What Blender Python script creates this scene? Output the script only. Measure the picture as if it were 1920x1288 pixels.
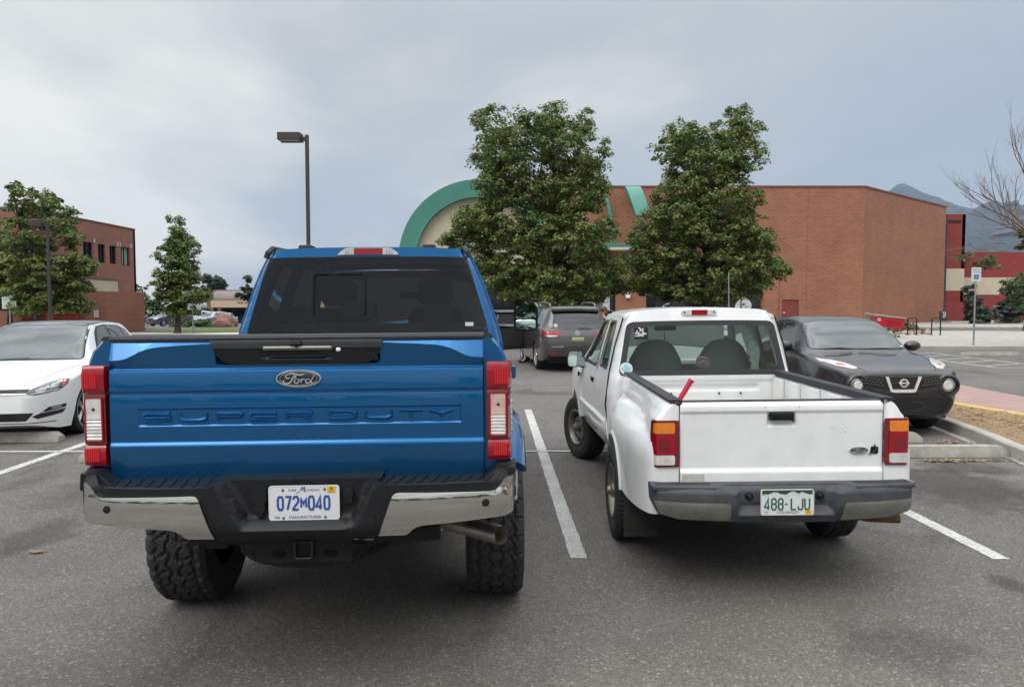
import bpy, bmesh, math, random
import numpy as np
from mathutils import Vector, Matrix
from mathutils.bvhtree import BVHTree
for o in list(bpy.data.objects): bpy.data.objects.remove(o)
SC = bpy.context.scene
C = SC.collection
PI = math.pi
R = math.radians

# ---------------------------------------------------------------- camera
cd = bpy.data.cameras.new('camera'); cam = bpy.data.objects.new('camera', cd); C.objects.link(cam)
cd.sensor_width = 36.0; cd.lens = 36.0*1400/1920; cd.clip_start = 0.05; cd.clip_end = 20000
cam.location = (0, 0, 1.75); cam.rotation_euler = (PI/2 - math.atan(74/1400), 0, 0)
SC.camera = cam

# ---------------------------------------------------------------- sky, sun, exposure
SUN_EL, SUN_AZ = 48, 216      # azimuth clockwise from +Y: behind and left of the photographer
W = bpy.data.worlds.new('World'); SC.world = W; W.use_nodes = True
nt = W.node_tree; nt.nodes.clear()
def wn(t, **k):
    n = nt.nodes.new(t)
    for a, b in k.items(): setattr(n, a, b)
    return n
wout = wn('ShaderNodeOutputWorld'); wbg = wn('ShaderNodeBackground'); wbg.inputs['Strength'].default_value = 0.1
sky = wn('ShaderNodeTexSky', sky_type='NISHITA', sun_disc=False, sun_elevation=R(SUN_EL), sun_rotation=R(SUN_AZ), air_density=1.5, dust_density=3.0)
tc = wn('ShaderNodeTexCoord')
sep = wn('ShaderNodeSeparateXYZ'); nt.links.new(tc.outputs['Generated'], sep.inputs[0])
def wmath(op, a, b=None, clamp=False):
    n = wn('ShaderNodeMath', operation=op, use_clamp=clamp)
    for i, v in enumerate((a, b)):
        if v is None: continue
        if isinstance(v, (int, float)): n.inputs[i].default_value = v
        else: nt.links.new(v, n.inputs[i])
    return n.outputs[0]
zc = wmath('MAXIMUM', sep.outputs['Z'], 0.0)
den = wmath('ADD', zc, 0.16)
cx = wmath('DIVIDE', sep.outputs['X'], den); cy = wmath('DIVIDE', sep.outputs['Y'], den)
comb = wn('ShaderNodeCombineXYZ'); nt.links.new(cx, comb.inputs[0]); nt.links.new(cy, comb.inputs[1])
mp = wn('ShaderNodeMapping'); mp.inputs['Rotation'].default_value = (0, 0, R(28)); mp.inputs['Scale'].default_value = (0.58, 0.36, 1)
mp.inputs['Location'].default_value = (0.75, 0.2, 0)
nt.links.new(comb.outputs[0], mp.inputs[0])
cn = wn('ShaderNodeTexNoise'); cn.inputs['Scale'].default_value = 1.0; cn.inputs['Detail'].default_value = 7; cn.inputs['Roughness'].default_value = 0.5
cn.inputs['Distortion'].default_value = 0.25
nt.links.new(mp.outputs[0], cn.inputs['Vector'])
ramp = wn('ShaderNodeValToRGB'); e = ramp.color_ramp.elements
e[0].position = 0.36; e[0].color = (0.375, 0.42, 0.475, 1); e[1].position = 0.70; e[1].color = (0.88, 0.86, 0.78, 1)
m_ = ramp.color_ramp.elements.new(0.50); m_.color = (0.47, 0.50, 0.52, 1)
# thinner, brighter cloud low in the left of the view, where the sun stands behind it
ld = wn('ShaderNodeVectorMath', operation='DOT_PRODUCT'); nt.links.new(tc.outputs['Generated'], ld.inputs[0]); ld.inputs[1].default_value = Vector((-.70, 1, .20)).normalized()
lg = wn('ShaderNodeMapRange', interpolation_type='SMOOTHSTEP'); nt.links.new(ld.outputs['Value'], lg.inputs[0]); lg.inputs[1].default_value = .93; lg.inputs[2].default_value = 1.0; lg.inputs[3].default_value = 0; lg.inputs[4].default_value = .22
nt.links.new(wmath('ADD', cn.outputs['Fac'], lg.outputs[0]), ramp.inputs[0])
# an overcast sky is about three times brighter overhead than at the horizon
gain = wn('ShaderNodeMapRange', interpolation_type='SMOOTHSTEP'); nt.links.new(sep.outputs['Z'], gain.inputs[0])
gain.inputs[1].default_value = 0.32; gain.inputs[2].default_value = 0.95; gain.inputs[3].default_value = 12.5; gain.inputs[4].default_value = 62.0
wz = wn('ShaderNodeMapRange'); nt.links.new(sep.outputs['Z'], wz.inputs[0]); wz.inputs[1].default_value = .38; wz.inputs[2].default_value = .8; wz.inputs[4].default_value = .6
warm = wn('ShaderNodeMix', data_type='RGBA'); nt.links.new(wz.outputs[0], warm.inputs[0]); nt.links.new(ramp.outputs[0], warm.inputs[6]); warm.inputs[7].default_value = (.52, .515, .50, 1)
hz = wn('ShaderNodeVectorMath', operation='SCALE'); nt.links.new(warm.outputs[2], hz.inputs[0]); nt.links.new(gain.outputs[0], hz.inputs['Scale'])
# broken cloud overhead: thick and thin patches
un = wn('ShaderNodeTexNoise'); un.inputs['Scale'].default_value = 3.2; un.inputs['Detail'].default_value = 6; un.inputs['Roughness'].default_value = .55; un.inputs['Distortion'].default_value = .5; nt.links.new(tc.outputs['Generated'], un.inputs['Vector'])
um = wn('ShaderNodeMapRange'); nt.links.new(un.outputs['Fac'], um.inputs[0]); um.inputs[1].default_value = .36; um.inputs[2].default_value = .64; um.inputs[3].default_value = .62; um.inputs[4].default_value = 1.32
ue = wn('ShaderNodeMapRange'); nt.links.new(sep.outputs['Z'], ue.inputs[0]); ue.inputs[1].default_value = .34; ue.inputs[2].default_value = .6
uf = wmath('ADD', wmath('MULTIPLY', wmath('SUBTRACT', um.outputs[0], 1.0), ue.outputs[0]), 1.0)
hz2 = wn('ShaderNodeVectorMath', operation='SCALE'); nt.links.new(hz.outputs[0], hz2.inputs[0]); nt.links.new(uf, hz2.inputs['Scale'])
mixc = wn('ShaderNodeMix', data_type='RGBA'); mixc.inputs[0].default_value = 0.88
nt.links.new(sky.outputs[0], mixc.inputs[6]); nt.links.new(hz2.outputs[0], mixc.inputs[7])
nt.links.new(mixc.outputs[2], wbg.inputs['Color']); nt.links.new(wbg.outputs[0], wout.inputs[0])

sl = bpy.data.lights.new('sun', 'SUN'); sl.energy = 1.45; sl.angle = R(40); sl.color = (1.0, 0.95, 0.88)
so = bpy.data.objects.new('sun', sl); C.objects.link(so)
sd = Vector((math.sin(R(SUN_AZ))*math.cos(R(SUN_EL)), math.cos(R(SUN_AZ))*math.cos(R(SUN_EL)), math.sin(R(SUN_EL))))
so.rotation_euler = sd.to_track_quat('Z', 'Y').to_euler(); so.location = (-10, -10, 30)
SC.view_settings.view_transform = 'Standard'; SC.view_settings.look = 'None'
SC.view_settings.exposure = 0.0; SC.view_settings.gamma = 1.0
try:
    SC.cycles.max_bounces = 8; SC.cycles.transparent_max_bounces = 16; SC.cycles.volume_bounces = 0
    SC.cycles.caustics_reflective = False; SC.cycles.caustics_refractive = False
    SC.cycles.use_denoising = True
except Exception: pass
# ---------------------------------------------------------------- materials
MATS = {}
def M(name, col=(.5,.5,.5), rough=.5, metal=0., coat=0., spec=.5, var=None, bump=None, emit=None, trans=None):
    """var=(scale, amount[, detail]) multiplies the colour by noise; bump=(scale, strength, distance)"""
    if name in MATS: return MATS[name]
    m = bpy.data.materials.new(name); MATS[name] = m; m.use_nodes = True
    n = m.node_tree; p = n.nodes['Principled BSDF']; L = n.links
    p.inputs['Base Color'].default_value = (*col, 1); p.inputs['Roughness'].default_value = rough
    p.inputs['Metallic'].default_value = metal; p.inputs['Coat Weight'].default_value = coat
    p.inputs['Coat Roughness'].default_value = .03; p.inputs['Specular IOR Level'].default_value = spec
    if emit: p.inputs['Emission Color'].default_value = (*emit[0], 1); p.inputs['Emission Strength'].default_value = emit[1]
    if var or bump:
        t = n.nodes.new('ShaderNodeTexCoord')
    if var:
        x = n.nodes.new('ShaderNodeTexNoise'); x.inputs['Scale'].default_value = var[0]
        x.inputs['Detail'].default_value = var[2] if len(var) > 2 else 5; x.inputs['Roughness'].default_value = .65
        L.new(t.outputs['Object'], x.inputs['Vector'])
        r = n.nodes.new('ShaderNodeMapRange'); L.new(x.outputs['Fac'], r.inputs[0])
        r.inputs[1].default_value = .3; r.inputs[2].default_value = .7; r.inputs[3].default_value = 1-var[1]; r.inputs[4].default_value = 1+var[1]
        s = n.nodes.new('ShaderNodeVectorMath'); s.operation = 'SCALE'; s.inputs[0].default_value = col
        L.new(r.outputs[0], s.inputs['Scale']); L.new(s.outputs[0], p.inputs['Base Color'])
    if bump:
        x = n.nodes.new('ShaderNodeTexNoise'); x.inputs['Scale'].default_value = bump[0]; x.inputs['Detail'].default_value = 4
        L.new(t.outputs['Object'], x.inputs['Vector'])
        b = n.nodes.new('ShaderNodeBump'); b.inputs['Strength'].default_value = bump[1]; b.inputs['Distance'].default_value = bump[2]
        L.new(x.outputs['Fac'], b.inputs['Height']); L.new(b.outputs[0], p.inputs['Normal'])
    return m
def M_glass(name, tint, refl=1.0, rough=.0):
    m = bpy.data.materials.new(name); MATS[name] = m; m.use_nodes = True; n = m.node_tree; n.nodes.clear(); L = n.links
    o = n.nodes.new('ShaderNodeOutputMaterial'); t = n.nodes.new('ShaderNodeBsdfTransparent'); g = n.nodes.new('ShaderNodeBsdfGlossy')
    t.inputs[0].default_value = (*tint, 1); g.inputs['Roughness'].default_value = rough; g.inputs[0].default_value = (refl, refl, refl, 1)
    f = n.nodes.new('ShaderNodeFresnel'); f.inputs[0].default_value = 1.5
    x = n.nodes.new('ShaderNodeMixShader'); L.new(f.outputs[0], x.inputs[0]); L.new(t.outputs[0], x.inputs[1]); L.new(g.outputs[0], x.inputs[2])
    L.new(x.outputs[0], o.inputs[0]); return m
def M_brick(name, c1, c2, mortar, bw=.3, bh=.1, ms=.012, var=.16, rough=.85):
    m = bpy.data.materials.new(name); MATS[name] = m; m.use_nodes = True; n = m.node_tree; p = n.nodes['Principled BSDF']; L = n.links
    t = n.nodes.new('ShaderNodeTexCoord'); s = n.nodes.new('ShaderNodeSeparateXYZ'); c = n.nodes.new('ShaderNodeCombineXYZ')
    L.new(t.outputs['Object'], s.inputs[0]); L.new(s.outputs[0], c.inputs[0]); L.new(s.outputs[2], c.inputs[1])
    b = n.nodes.new('ShaderNodeTexBrick'); b.inputs['Scale'].default_value = 1; b.inputs['Brick Width'].default_value = bw
    b.inputs['Row Height'].default_value = bh; b.inputs['Mortar Size'].default_value = ms; b.inputs['Mortar Smooth'].default_value = .3
    b.inputs['Color1'].default_value = (*c1, 1); b.inputs['Color2'].default_value = (*c2, 1); b.inputs['Mortar'].default_value = (*mortar, 1)
    L.new(c.outputs[0], b.inputs['Vector'])
    x = n.nodes.new('ShaderNodeTexNoise'); x.inputs['Scale'].default_value = .35; x.inputs['Detail'].default_value = 8; x.inputs['Roughness'].default_value = .7
    L.new(t.outputs['Object'], x.inputs['Vector'])
    r = n.nodes.new('ShaderNodeMapRange'); L.new(x.outputs['Fac'], r.inputs[0]); r.inputs[1].default_value = .3; r.inputs[2].default_value = .7
    r.inputs[3].default_value = 1-var; r.inputs[4].default_value = 1+var
    v = n.nodes.new('ShaderNodeVectorMath'); v.operation = 'SCALE'; L.new(b.outputs[0], v.inputs[0]); L.new(r.outputs[0], v.inputs['Scale'])
    L.new(v.outputs[0], p.inputs['Base Color']); p.inputs['Roughness'].default_value = rough
    bp = n.nodes.new('ShaderNodeBump'); bp.inputs['Strength'].default_value = .5; bp.inputs['Distance'].default_value = .01; bp.invert = True
    L.new(b.outputs['Fac'], bp.inputs['Height']); L.new(bp.outputs[0], p.inputs['Normal']); return m
def M_leaf(name, cols, transl=.35):
    m = bpy.data.materials.new(name); MATS[name] = m; m.use_nodes = True; n = m.node_tree; n.nodes.clear(); L = n.links
    o = n.nodes.new('ShaderNodeOutputMaterial'); g = n.nodes.new('ShaderNodeNewGeometry'); r = n.nodes.new('ShaderNodeValToRGB')
    L.new(g.outputs['Random Per Island'], r.inputs[0]); el = r.color_ramp.elements
    el[0].color = (*cols[0], 1); el[1].color = (*cols[-1], 1)
    for i, c in enumerate(cols[1:-1]): q = el.new((i+1)/(len(cols)-1)); q.color = (*c, 1)
    d = n.nodes.new('ShaderNodeBsdfPrincipled'); d.inputs['Roughness'].default_value = .5; d.inputs['Specular IOR Level'].default_value = .35
    t = n.nodes.new('ShaderNodeBsdfTranslucent'); L.new(r.outputs[0], d.inputs['Base Color']); L.new(r.outputs[0], t.inputs[0])
    x = n.nodes.new('ShaderNodeMixShader'); x.inputs[0].default_value = transl
    L.new(d.outputs[0], x.inputs[1]); L.new(t.outputs[0], x.inputs[2]); L.new(x.outputs[0], o.inputs[0]); return m

# ---------------------------------------------------------------- shapes: each returns (verts, faces)
def join(*ss):
    V, F = [], []
    for s in ss:
        k = len(V); V += [tuple(v) for v in s[0]]; F += [tuple(i+k for i in f) for f in s[1]]
    return V, F
def xf(s, loc=(0,0,0), rot=(0,0,0), sc=(1,1,1)):
    m = Matrix.LocRotScale(Vector(loc), __import__('mathutils').Euler(rot), Vector(sc))
    return [tuple(m @ Vector(v)) for v in s[0]], (s[1] if sc[0]*sc[1]*sc[2] > 0 else [tuple(reversed(f)) for f in s[1]])
def box(x0, x1, y0, y1, z0, z1):
    V = [(x0,y0,z0),(x1,y0,z0),(x1,y1,z0),(x0,y1,z0),(x0,y0,z1),(x1,y0,z1),(x1,y1,z1),(x0,y1,z1)]
    return V, [(3,2,1,0),(4,5,6,7),(0,1,5,4),(1,2,6,5),(2,3,7,6),(3,0,4,7)]
def loft(rings, closed=True, cap0=True, cap1=True):
    n = len(rings[0]); V = [tuple(p) for r in rings for p in r]; F = []
    for i in range(len(rings)-1):
        for j in range(n if closed else n-1):
            a, b = i*n+j, i*n+(j+1) % n; F.append((a, b, b+n, a+n))
    if closed and cap0: F.append(tuple(reversed(range(n))))
    if closed and cap1: F.append(tuple(range((len(rings)-1)*n, len(rings)*n)))
    return V, F
def area2(p): return sum(p[i][0]*p[(i+1) % len(p)][1]-p[(i+1) % len(p)][0]*p[i][1] for i in range(len(p)))/2
def prism(poly, a, b, axis='y'):
    """poly is (x,z) for axis y, (y,z) for axis x, (x,y) for axis z"""
    f = {'y': lambda p, t: (p[0], t, p[1]), 'x': lambda p, t: (t, p[0], p[1]), 'z': lambda p, t: (p[0], p[1], t)}[axis]
    return loft([[f(p, a) for p in poly], [f(p, b) for p in poly]])
def circ(c, r, n, ax, ay): return [tuple(Vector(c)+Vector(ax)*r*math.cos(2*PI*i/n)+Vector(ay)*r*math.sin(2*PI*i/n)) for i in range(n)]
def tube(path, r, n=8, caps=True):
    P = [Vector(p) for p in path]; rs = r if isinstance(r, (list, tuple)) else [r]*len(P); rings = []; up = None
    for i, p in enumerate(P):
        d = (P[min(i+1, len(P)-1)]-P[max(i-1, 0)]).normalized()
        if up is None: up = Vector((0,0,1)) if abs(d.z) < .9 else Vector((1,0,0))
        a = d.cross(up).normalized(); b = a.cross(d).normalized(); up = b
        rings.append(circ(p, rs[i], n, a, b))
    return loft(rings, True, caps, caps)
def lathe(prof, n, axis='z', c=(0,0,0), closed=False):
    """prof: (r, h) pairs"""
    rings = []
    for r, h in prof:
        ring = []
        for i in range(n):
            a = 2*PI*i/n; u, v = r*math.cos(a), r*math.sin(a)
            q = {'z': (u, v, h), 'x': (h, u, v), 'y': (v, h, u)}[axis]; ring.append((q[0]+c[0], q[1]+c[1], q[2]+c[2]))
        rings.append(ring)
    return loft(rings, True, prof[0][0] < .012, prof[-1][0] < .012)
def rrect(cx, cz, w, h, r, n=5):
    P = []
    for sx, sz, a0 in ((1,1,0), (-1,1,90), (-1,-1,180), (1,-1,270)):
        for i in range(n+1):
            a = R(a0+90*i/n); P.append((cx+sx*(w/2-r)+r*math.cos(a), cz+sz*(h/2-r)+r*math.sin(a)))
    return P
def ell(cx, cz, a, b, n=40, a0=0): return [(cx+a*math.cos(2*PI*i/n+a0), cz+b*math.sin(2*PI*i/n+a0)) for i in range(n)]
def round_poly(P, r, n=4):
    """round the corners of a polygon; r may be a list"""
    out = []; k = len(P)
    for i in range(k):
        p, a, b = Vector(P[i]), Vector(P[i-1]), Vector(P[(i+1) % k]); q = r[i] if isinstance(r, (list, tuple)) else r
        u, v = (a-p), (b-p); q = min(q, u.length*.48, v.length*.48)
        if q < 1e-5: out.append(tuple(p)); continue
        s, e = p+u.normalized()*q, p+v.normalized()*q
        for j in range(n+1):
            t = j/n; out.append(tuple((1-t)**2*s+2*t*(1-t)*p+t*t*e))
    return out
def spline(P, n=8, closed=False):
    """Catmull-Rom through points of any dimension"""
    P = [np.array(p, float) for p in P]; k = len(P); out = []
    for i in range(k if closed else k-1):
        g = (lambda j: P[j % k]) if closed else (lambda j: P[min(max(j, 0), k-1)])
        p0, p1, p2, p3 = g(i-1), g(i), g(i+1), g(i+2)
        for j in range(n):
            t = j/n; out.append(tuple(.5*(2*p1+(p2-p0)*t+(2*p0-5*p1+4*p2-p3)*t*t+(3*p1-p0-3*p2+p3)*t**3)))
    if not closed: out.append(tuple(P[-1]))
    return out
def ribbon(path, w, closed=False):
    """flat 2-D stroke outline quads with mitred joints -> list of (L, R) points"""
    P = [Vector(p) for p in path]; k = len(P); out = []
    ws = w if isinstance(w, (list, tuple)) else [w]*k
    for i in range(k):
        if closed: d0, d1 = P[i]-P[i-1], P[(i+1) % k]-P[i]
        else: d0, d1 = P[i]-P[max(i-1, 0)], P[min(i+1, k-1)]-P[i]
        if d0.length < 1e-9: d0 = d1
        if d1.length < 1e-9: d1 = d0
        d0, d1 = d0.normalized(), d1.normalized(); n0 = Vector((-d0.y, d0.x)); n1 = Vector((-d1.y, d1.x)); m = (n0+n1)
        m = m.normalized() if m.length > 1e-6 else n0
        s = ws[i]/2/max(m.dot(n0), .45); out.append((P[i]+m*s, P[i]-m*s))
    return out
def stroke(path, w, y0, y1, closed=False, taper=0.):
    """solid stroke lying in the x-z plane between y0 (outer face) and y1"""
    rb = ribbon(path, w, closed); ri = ribbon(path, [q*(1-taper) for q in (w if isinstance(w, (list, tuple)) else [w]*len(path))], closed)
    rings = [[(a.x, y1, a.y), (c.x, y0, c.y), (d.x, y0, d.y), (b.x, y1, b.y)] for (a, b), (c, d) in zip(rb, ri)]
    if closed: rings.append(rings[0])
    return loft(rings, True, not closed, not closed)
TXT = {}
def text(s, size, y, cx, cz, depth=.001, align='CENTER', sx=1.0, bold=0.):
    """lettering in the x-z plane facing -y"""
    cu = bpy.data.curves.new('lettering', 'FONT'); cu.body = s; cu.size = size; cu.align_x = align; cu.align_y = 'CENTER'; cu.extrude = depth; cu.offset = bold
    cu.resolution_u = 3
    o = bpy.data.objects.new('lettering', cu); C.objects.link(o); bpy.context.view_layer.update()
    me = bpy.data.meshes.new_from_object(o.evaluated_get(bpy.context.evaluated_depsgraph_get()))
    V = [(cx+v.co.x*sx, y-v.co.z, cz+v.co.y) for v in me.vertices]; F = [tuple(p.vertices) for p in me.polygons]
    bpy.data.objects.remove(o); bpy.data.curves.remove(cu); bpy.data.meshes.remove(me); return V, F
def flat(poly, step=None, holes=()):
    """2-D polygon with holes, triangulated and cut into a grid -> verts2d, faces"""
    bm = bmesh.new(); ed = []
    for lp in (poly, *holes):
        vs = [bm.verts.new((p[0], p[1], 0)) for p in lp]
        for i in range(len(vs)):
            if (vs[i].co-vs[(i+1) % len(vs)].co).length > 1e-7: ed.append(bm.edges.new((vs[i], vs[(i+1) % len(vs)])))
    bmesh.ops.triangle_fill(bm, use_beauty=True, use_dissolve=False, edges=ed, normal=(0, 0, 1))
    if step:
        xs = [p[0] for p in poly]; zs = [p[1] for p in poly]; st = step if isinstance(step, (tuple, list)) else (step, step)
        for ax, lo, hi in ((0, min(xs), max(xs)), (1, min(zs), max(zs))):
            t = st[ax]; x = math.ceil(lo/t+1e-6)*t
            while x < hi-1e-6:
                co = [0, 0, 0]; no = [0, 0, 0]; co[ax] = x; no[ax] = 1
                bmesh.ops.bisect_plane(bm, geom=bm.verts[:]+bm.edges[:]+bm.faces[:], dist=1e-6, plane_co=co, plane_no=no); x += t
    bm.normal_update()
    for f in bm.faces:
        if f.normal.z < 0: f.normal_flip()
    bm.verts.index_update()
    V = [(v.co.x, v.co.y) for v in bm.verts]; F = [tuple(v.index for v in f.verts) for f in bm.faces]; bm.free(); return V, F
def patch(poly, fn, step=.04, holes=(), thick=0., tdir=(0, 1, 0)):
    """polygon mapped through fn(u,v)->(x,y,z); thick extrudes its rim along tdir"""
    V2, F = flat(poly, step, holes); V = [tuple(fn(*p)) for p in V2]
    if thick:
        cnt = {}
        for f in F:
            for i in range(len(f)):
                k = (f[i], f[(i+1) % len(f)]); cnt[k] = 1
        n = len(V); V = V+[(v[0]+tdir[0]*thick, v[1]+tdir[1]*thick, v[2]+tdir[2]*thick) for v in V]
        for (a, b) in list(cnt):
            if (b, a) not in cnt: F.append((b, a, a+n, b+n))
    return V, F
def on(y): return lambda u, v: (u, y, v)
def bvh_of(s): return BVHTree.FromPolygons([Vector(v) for v in s[0]], s[1])
def decal(bvh, poly, axis, off=.004, step=.04, holes=(), thick=.008, side=1, far=8.):
    """project a polygon onto a body: axis 'front' (u=x, v=z, seen from -y), 'rear', 'side' (u=y, v=z), 'top' (u=x, v=y)"""
    d = {'front': Vector((0,1,0)), 'rear': Vector((0,-1,0)), 'side': Vector((-side,0,0)), 'top': Vector((0,0,-1))}[axis]
    last = [None]
    def fn(u, v):
        o = {'front': Vector((u,-far,v)), 'rear': Vector((u,far,v)), 'side': Vector((side*far,u,v)), 'top': Vector((u,v,far))}[axis]
        h = bvh.ray_cast(o, d); k = 0
        while h[0] is None and k < 60:
            k += 1
            if axis == 'side': v *= .992
            else: u *= .992
            o = {'front': Vector((u,-far,v)), 'rear': Vector((u,far,v)), 'side': Vector((side*far,u,v)), 'top': Vector((u,v,far))}[axis]; h = bvh.ray_cast(o, d)
        if h[0] is None:
            q = bvh.find_nearest(o+d*far*.6); t = (q[0]-o).dot(d); p = o+d*t
        else: p = h[0]
        return tuple(p-d*off)
    s = patch(poly, fn, step, holes, thick, tuple(d))
    if axis in ('rear',) or (axis == 'side' and side > 0): pass
    return s
def ico(c, r, sub=2, sc=(1,1,1)):
    bm = bmesh.new(); bmesh.ops.create_icosphere(bm, subdivisions=sub, radius=1)
    V = [(c[0]+v.co.x*r*sc[0], c[1]+v.co.y*r*sc[1], c[2]+v.co.z*r*sc[2]) for v in bm.verts]
    F = [tuple(v.index for v in f.verts) for f in bm.faces]; bm.free(); return V, F

# ---------------------------------------------------------------- objects
def obj(name, shape, m, parent=None, smooth=40, bev=0, segs=2, normals=True):
    me = bpy.data.meshes.new(name); me.from_pydata([tuple(v) for v in shape[0]], [], [tuple(f) for f in shape[1]])
    bm = bmesh.new(); bm.from_mesh(me)
    if normals: bmesh.ops.recalc_face_normals(bm, faces=bm.faces)
    if smooth:
        for f in bm.faces: f.smooth = True
        if not bev:
            for ed in bm.edges:
                if len(ed.link_faces) == 2 and ed.calc_face_angle(0) > R(smooth): ed.smooth = False
    bm.to_mesh(me); bm.free()
    for q in (m if isinstance(m, (list, tuple)) else [m]): me.materials.append(q)
    o = bpy.data.objects.new(name, me); C.objects.link(o)
    if parent is not None: o.parent = parent
    if bev:
        b = o.modifiers.new('bevel', 'BEVEL'); b.width = bev; b.segments = segs; b.limit_method = 'ANGLE'; b.angle_limit = R(35)
        b.harden_normals = False; w = o.modifiers.new('normals', 'WEIGHTED_NORMAL'); w.keep_sharp = True
    return o
def tag(o, label=None, cat=None, group=None, kind=None):
    if label: o['label'] = label
    if cat: o['category'] = cat
    if group: o['group'] = group
    if kind: o['kind'] = kind
    return o
def thing(name, label, cat, loc=(0,0,0), rz=0, group=None, rx=0, ry=0):
    o = bpy.data.objects.new(name, None); C.objects.link(o); o.location = loc; o.rotation_euler = (rx, ry, rz); o.empty_display_size = .2
    return tag(o, label, cat, group)
def copy_tree(o, parent=None):
    c = o.copy(); C.objects.link(c)
    if parent is not None: c.parent = parent
    for ch in list(o.children):
        if ch is not c: copy_tree(ch, c)
    return c
def structure(name, shape, m, **k): return tag(obj(name, shape, m, **k), kind='structure')
def lerp(a, b, t): return a+(b-a)*t
def sstep(a, b, x):
    t = min(max((x-a)/(b-a), 0), 1) if a != b else float(x >= a); return t*t*(3-2*t)
def interp(x, pts):
    if x <= pts[0][0]: return pts[0][1]
    for (a, b), (c, d) in zip(pts, pts[1:]):
        if x <= c: return b+(d-b)*(x-a)/(c-a) if c > a else d
    return pts[-1][1]
# ================================================================ materials of the setting
def M_asphalt():
    m = bpy.data.materials.new('asphalt'); m.use_nodes = True; n = m.node_tree; p = n.nodes['Principled BSDF']; L = n.links
    def N(t, **k):
        x = n.nodes.new(t)
        for a, b in k.items(): setattr(x, a, b)
        return x
    t = N('ShaderNodeTexCoord')
    def noise(sc, det, ro=.6, dist=0, scl=None):
        x = N('ShaderNodeTexNoise'); x.inputs['Scale'].default_value = sc; x.inputs['Detail'].default_value = det; x.inputs['Roughness'].default_value = ro; x.inputs['Distortion'].default_value = dist
        if scl:
            mp = N('ShaderNodeMapping'); mp.inputs['Scale'].default_value = scl; L.new(t.outputs['Object'], mp.inputs[0]); L.new(mp.outputs[0], x.inputs['Vector'])
        else: L.new(t.outputs['Object'], x.inputs['Vector'])
        return x.outputs['Fac']
    def rng(v, a, b, c, d):
        x = N('ShaderNodeMapRange'); L.new(v, x.inputs[0])
        for i, q in enumerate((a, b, c, d)): x.inputs[i+1].default_value = q
        return x.outputs[0]
    def mul(a, b, op='MULTIPLY'):
        x = N('ShaderNodeMath', operation=op); L.new(a, x.inputs[0])
        if isinstance(b, float): x.inputs[1].default_value = b
        else: L.new(b, x.inputs[1])
        return x.outputs[0]
    vo = N('ShaderNodeTexVoronoi'); vo.inputs['Scale'].default_value = 95; L.new(t.outputs['Object'], vo.inputs['Vector'])
    sc = N('ShaderNodeSeparateColor'); L.new(vo.outputs['Color'], sc.inputs[0])
    agg = rng(sc.outputs[0], 0, 1, .68, 1.24)
    pale = rng(sc.outputs[1], .945, .96, 0, .9)          # scattered pale stones
    fine = rng(noise(60, 6, .75), .3, .7, .72, 1.28)
    big = rng(noise(.28, 6, .6, .6), .3, .7, .76, 1.2)
    mid = rng(noise(1.7, 7, .7), .3, .7, .88, 1.12)
    streak = rng(noise(.8, 6, .65, 1.2, (1, .35, 1)), .56, .68, 1, .6)
    k = mul(mul(mul(mul(agg, fine), big), mid), streak)
    k = mul(k, pale, 'ADD')
    # oil drips and tyre-scuffed spots inside the bays
    edge = noise(3.2, 6, .7)
    for sx_, sy_, rx_, ry_, st_ in ((4.25, 7.1, .75, .9, .42), (4.9, 7.9, .5, .35, .5), (-3.85, 7.4, .5, 1.1, .6), (-3.6, 5.6, .22, .5, .55), (2.0, 3.75, .35, .3, .7), (1.75, 10.9, .6, 1.2, .65), (-1.0, 11.0, .5, 1.0, .65), (-3.5, 4.3, .12, .16, .5), (3.1, 4.6, .10, .2, .55), (.9, 14.6, 2.5, .3, .75), (-2.0, 16.0, 3.2, .25, .78)):
        mq = N('ShaderNodeVectorMath', operation='SUBTRACT'); L.new(t.outputs['Object'], mq.inputs[0]); mq.inputs[1].default_value = (sx_, sy_, 0)
        ms = N('ShaderNodeVectorMath', operation='MULTIPLY'); L.new(mq.outputs[0], ms.inputs[0]); ms.inputs[1].default_value = (1/rx_, 1/ry_, 0)
        ml = N('ShaderNodeVectorMath', operation='LENGTH'); L.new(ms.outputs[0], ml.inputs[0])
        k = mul(k, rng(mul(ml.outputs['Value'], mul(edge, 1.6), 'MULTIPLY'), .45, .95, st_, 1))
    v = N('ShaderNodeVectorMath', operation='SCALE'); v.inputs[0].default_value = (.128, .118, .108); L.new(k, v.inputs['Scale'])
    L.new(v.outputs[0], p.inputs['Base Color']); p.inputs['Roughness'].default_value = .82; p.inputs['Specular IOR Level'].default_value = .35
    b = N('ShaderNodeBump'); b.inputs['Strength'].default_value = .55; b.inputs['Distance'].default_value = .004
    L.new(mul(vo.outputs['Distance'], fine, 'ADD'), b.inputs['Height']); L.new(b.outputs[0], p.inputs['Normal'])
    return m
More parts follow.
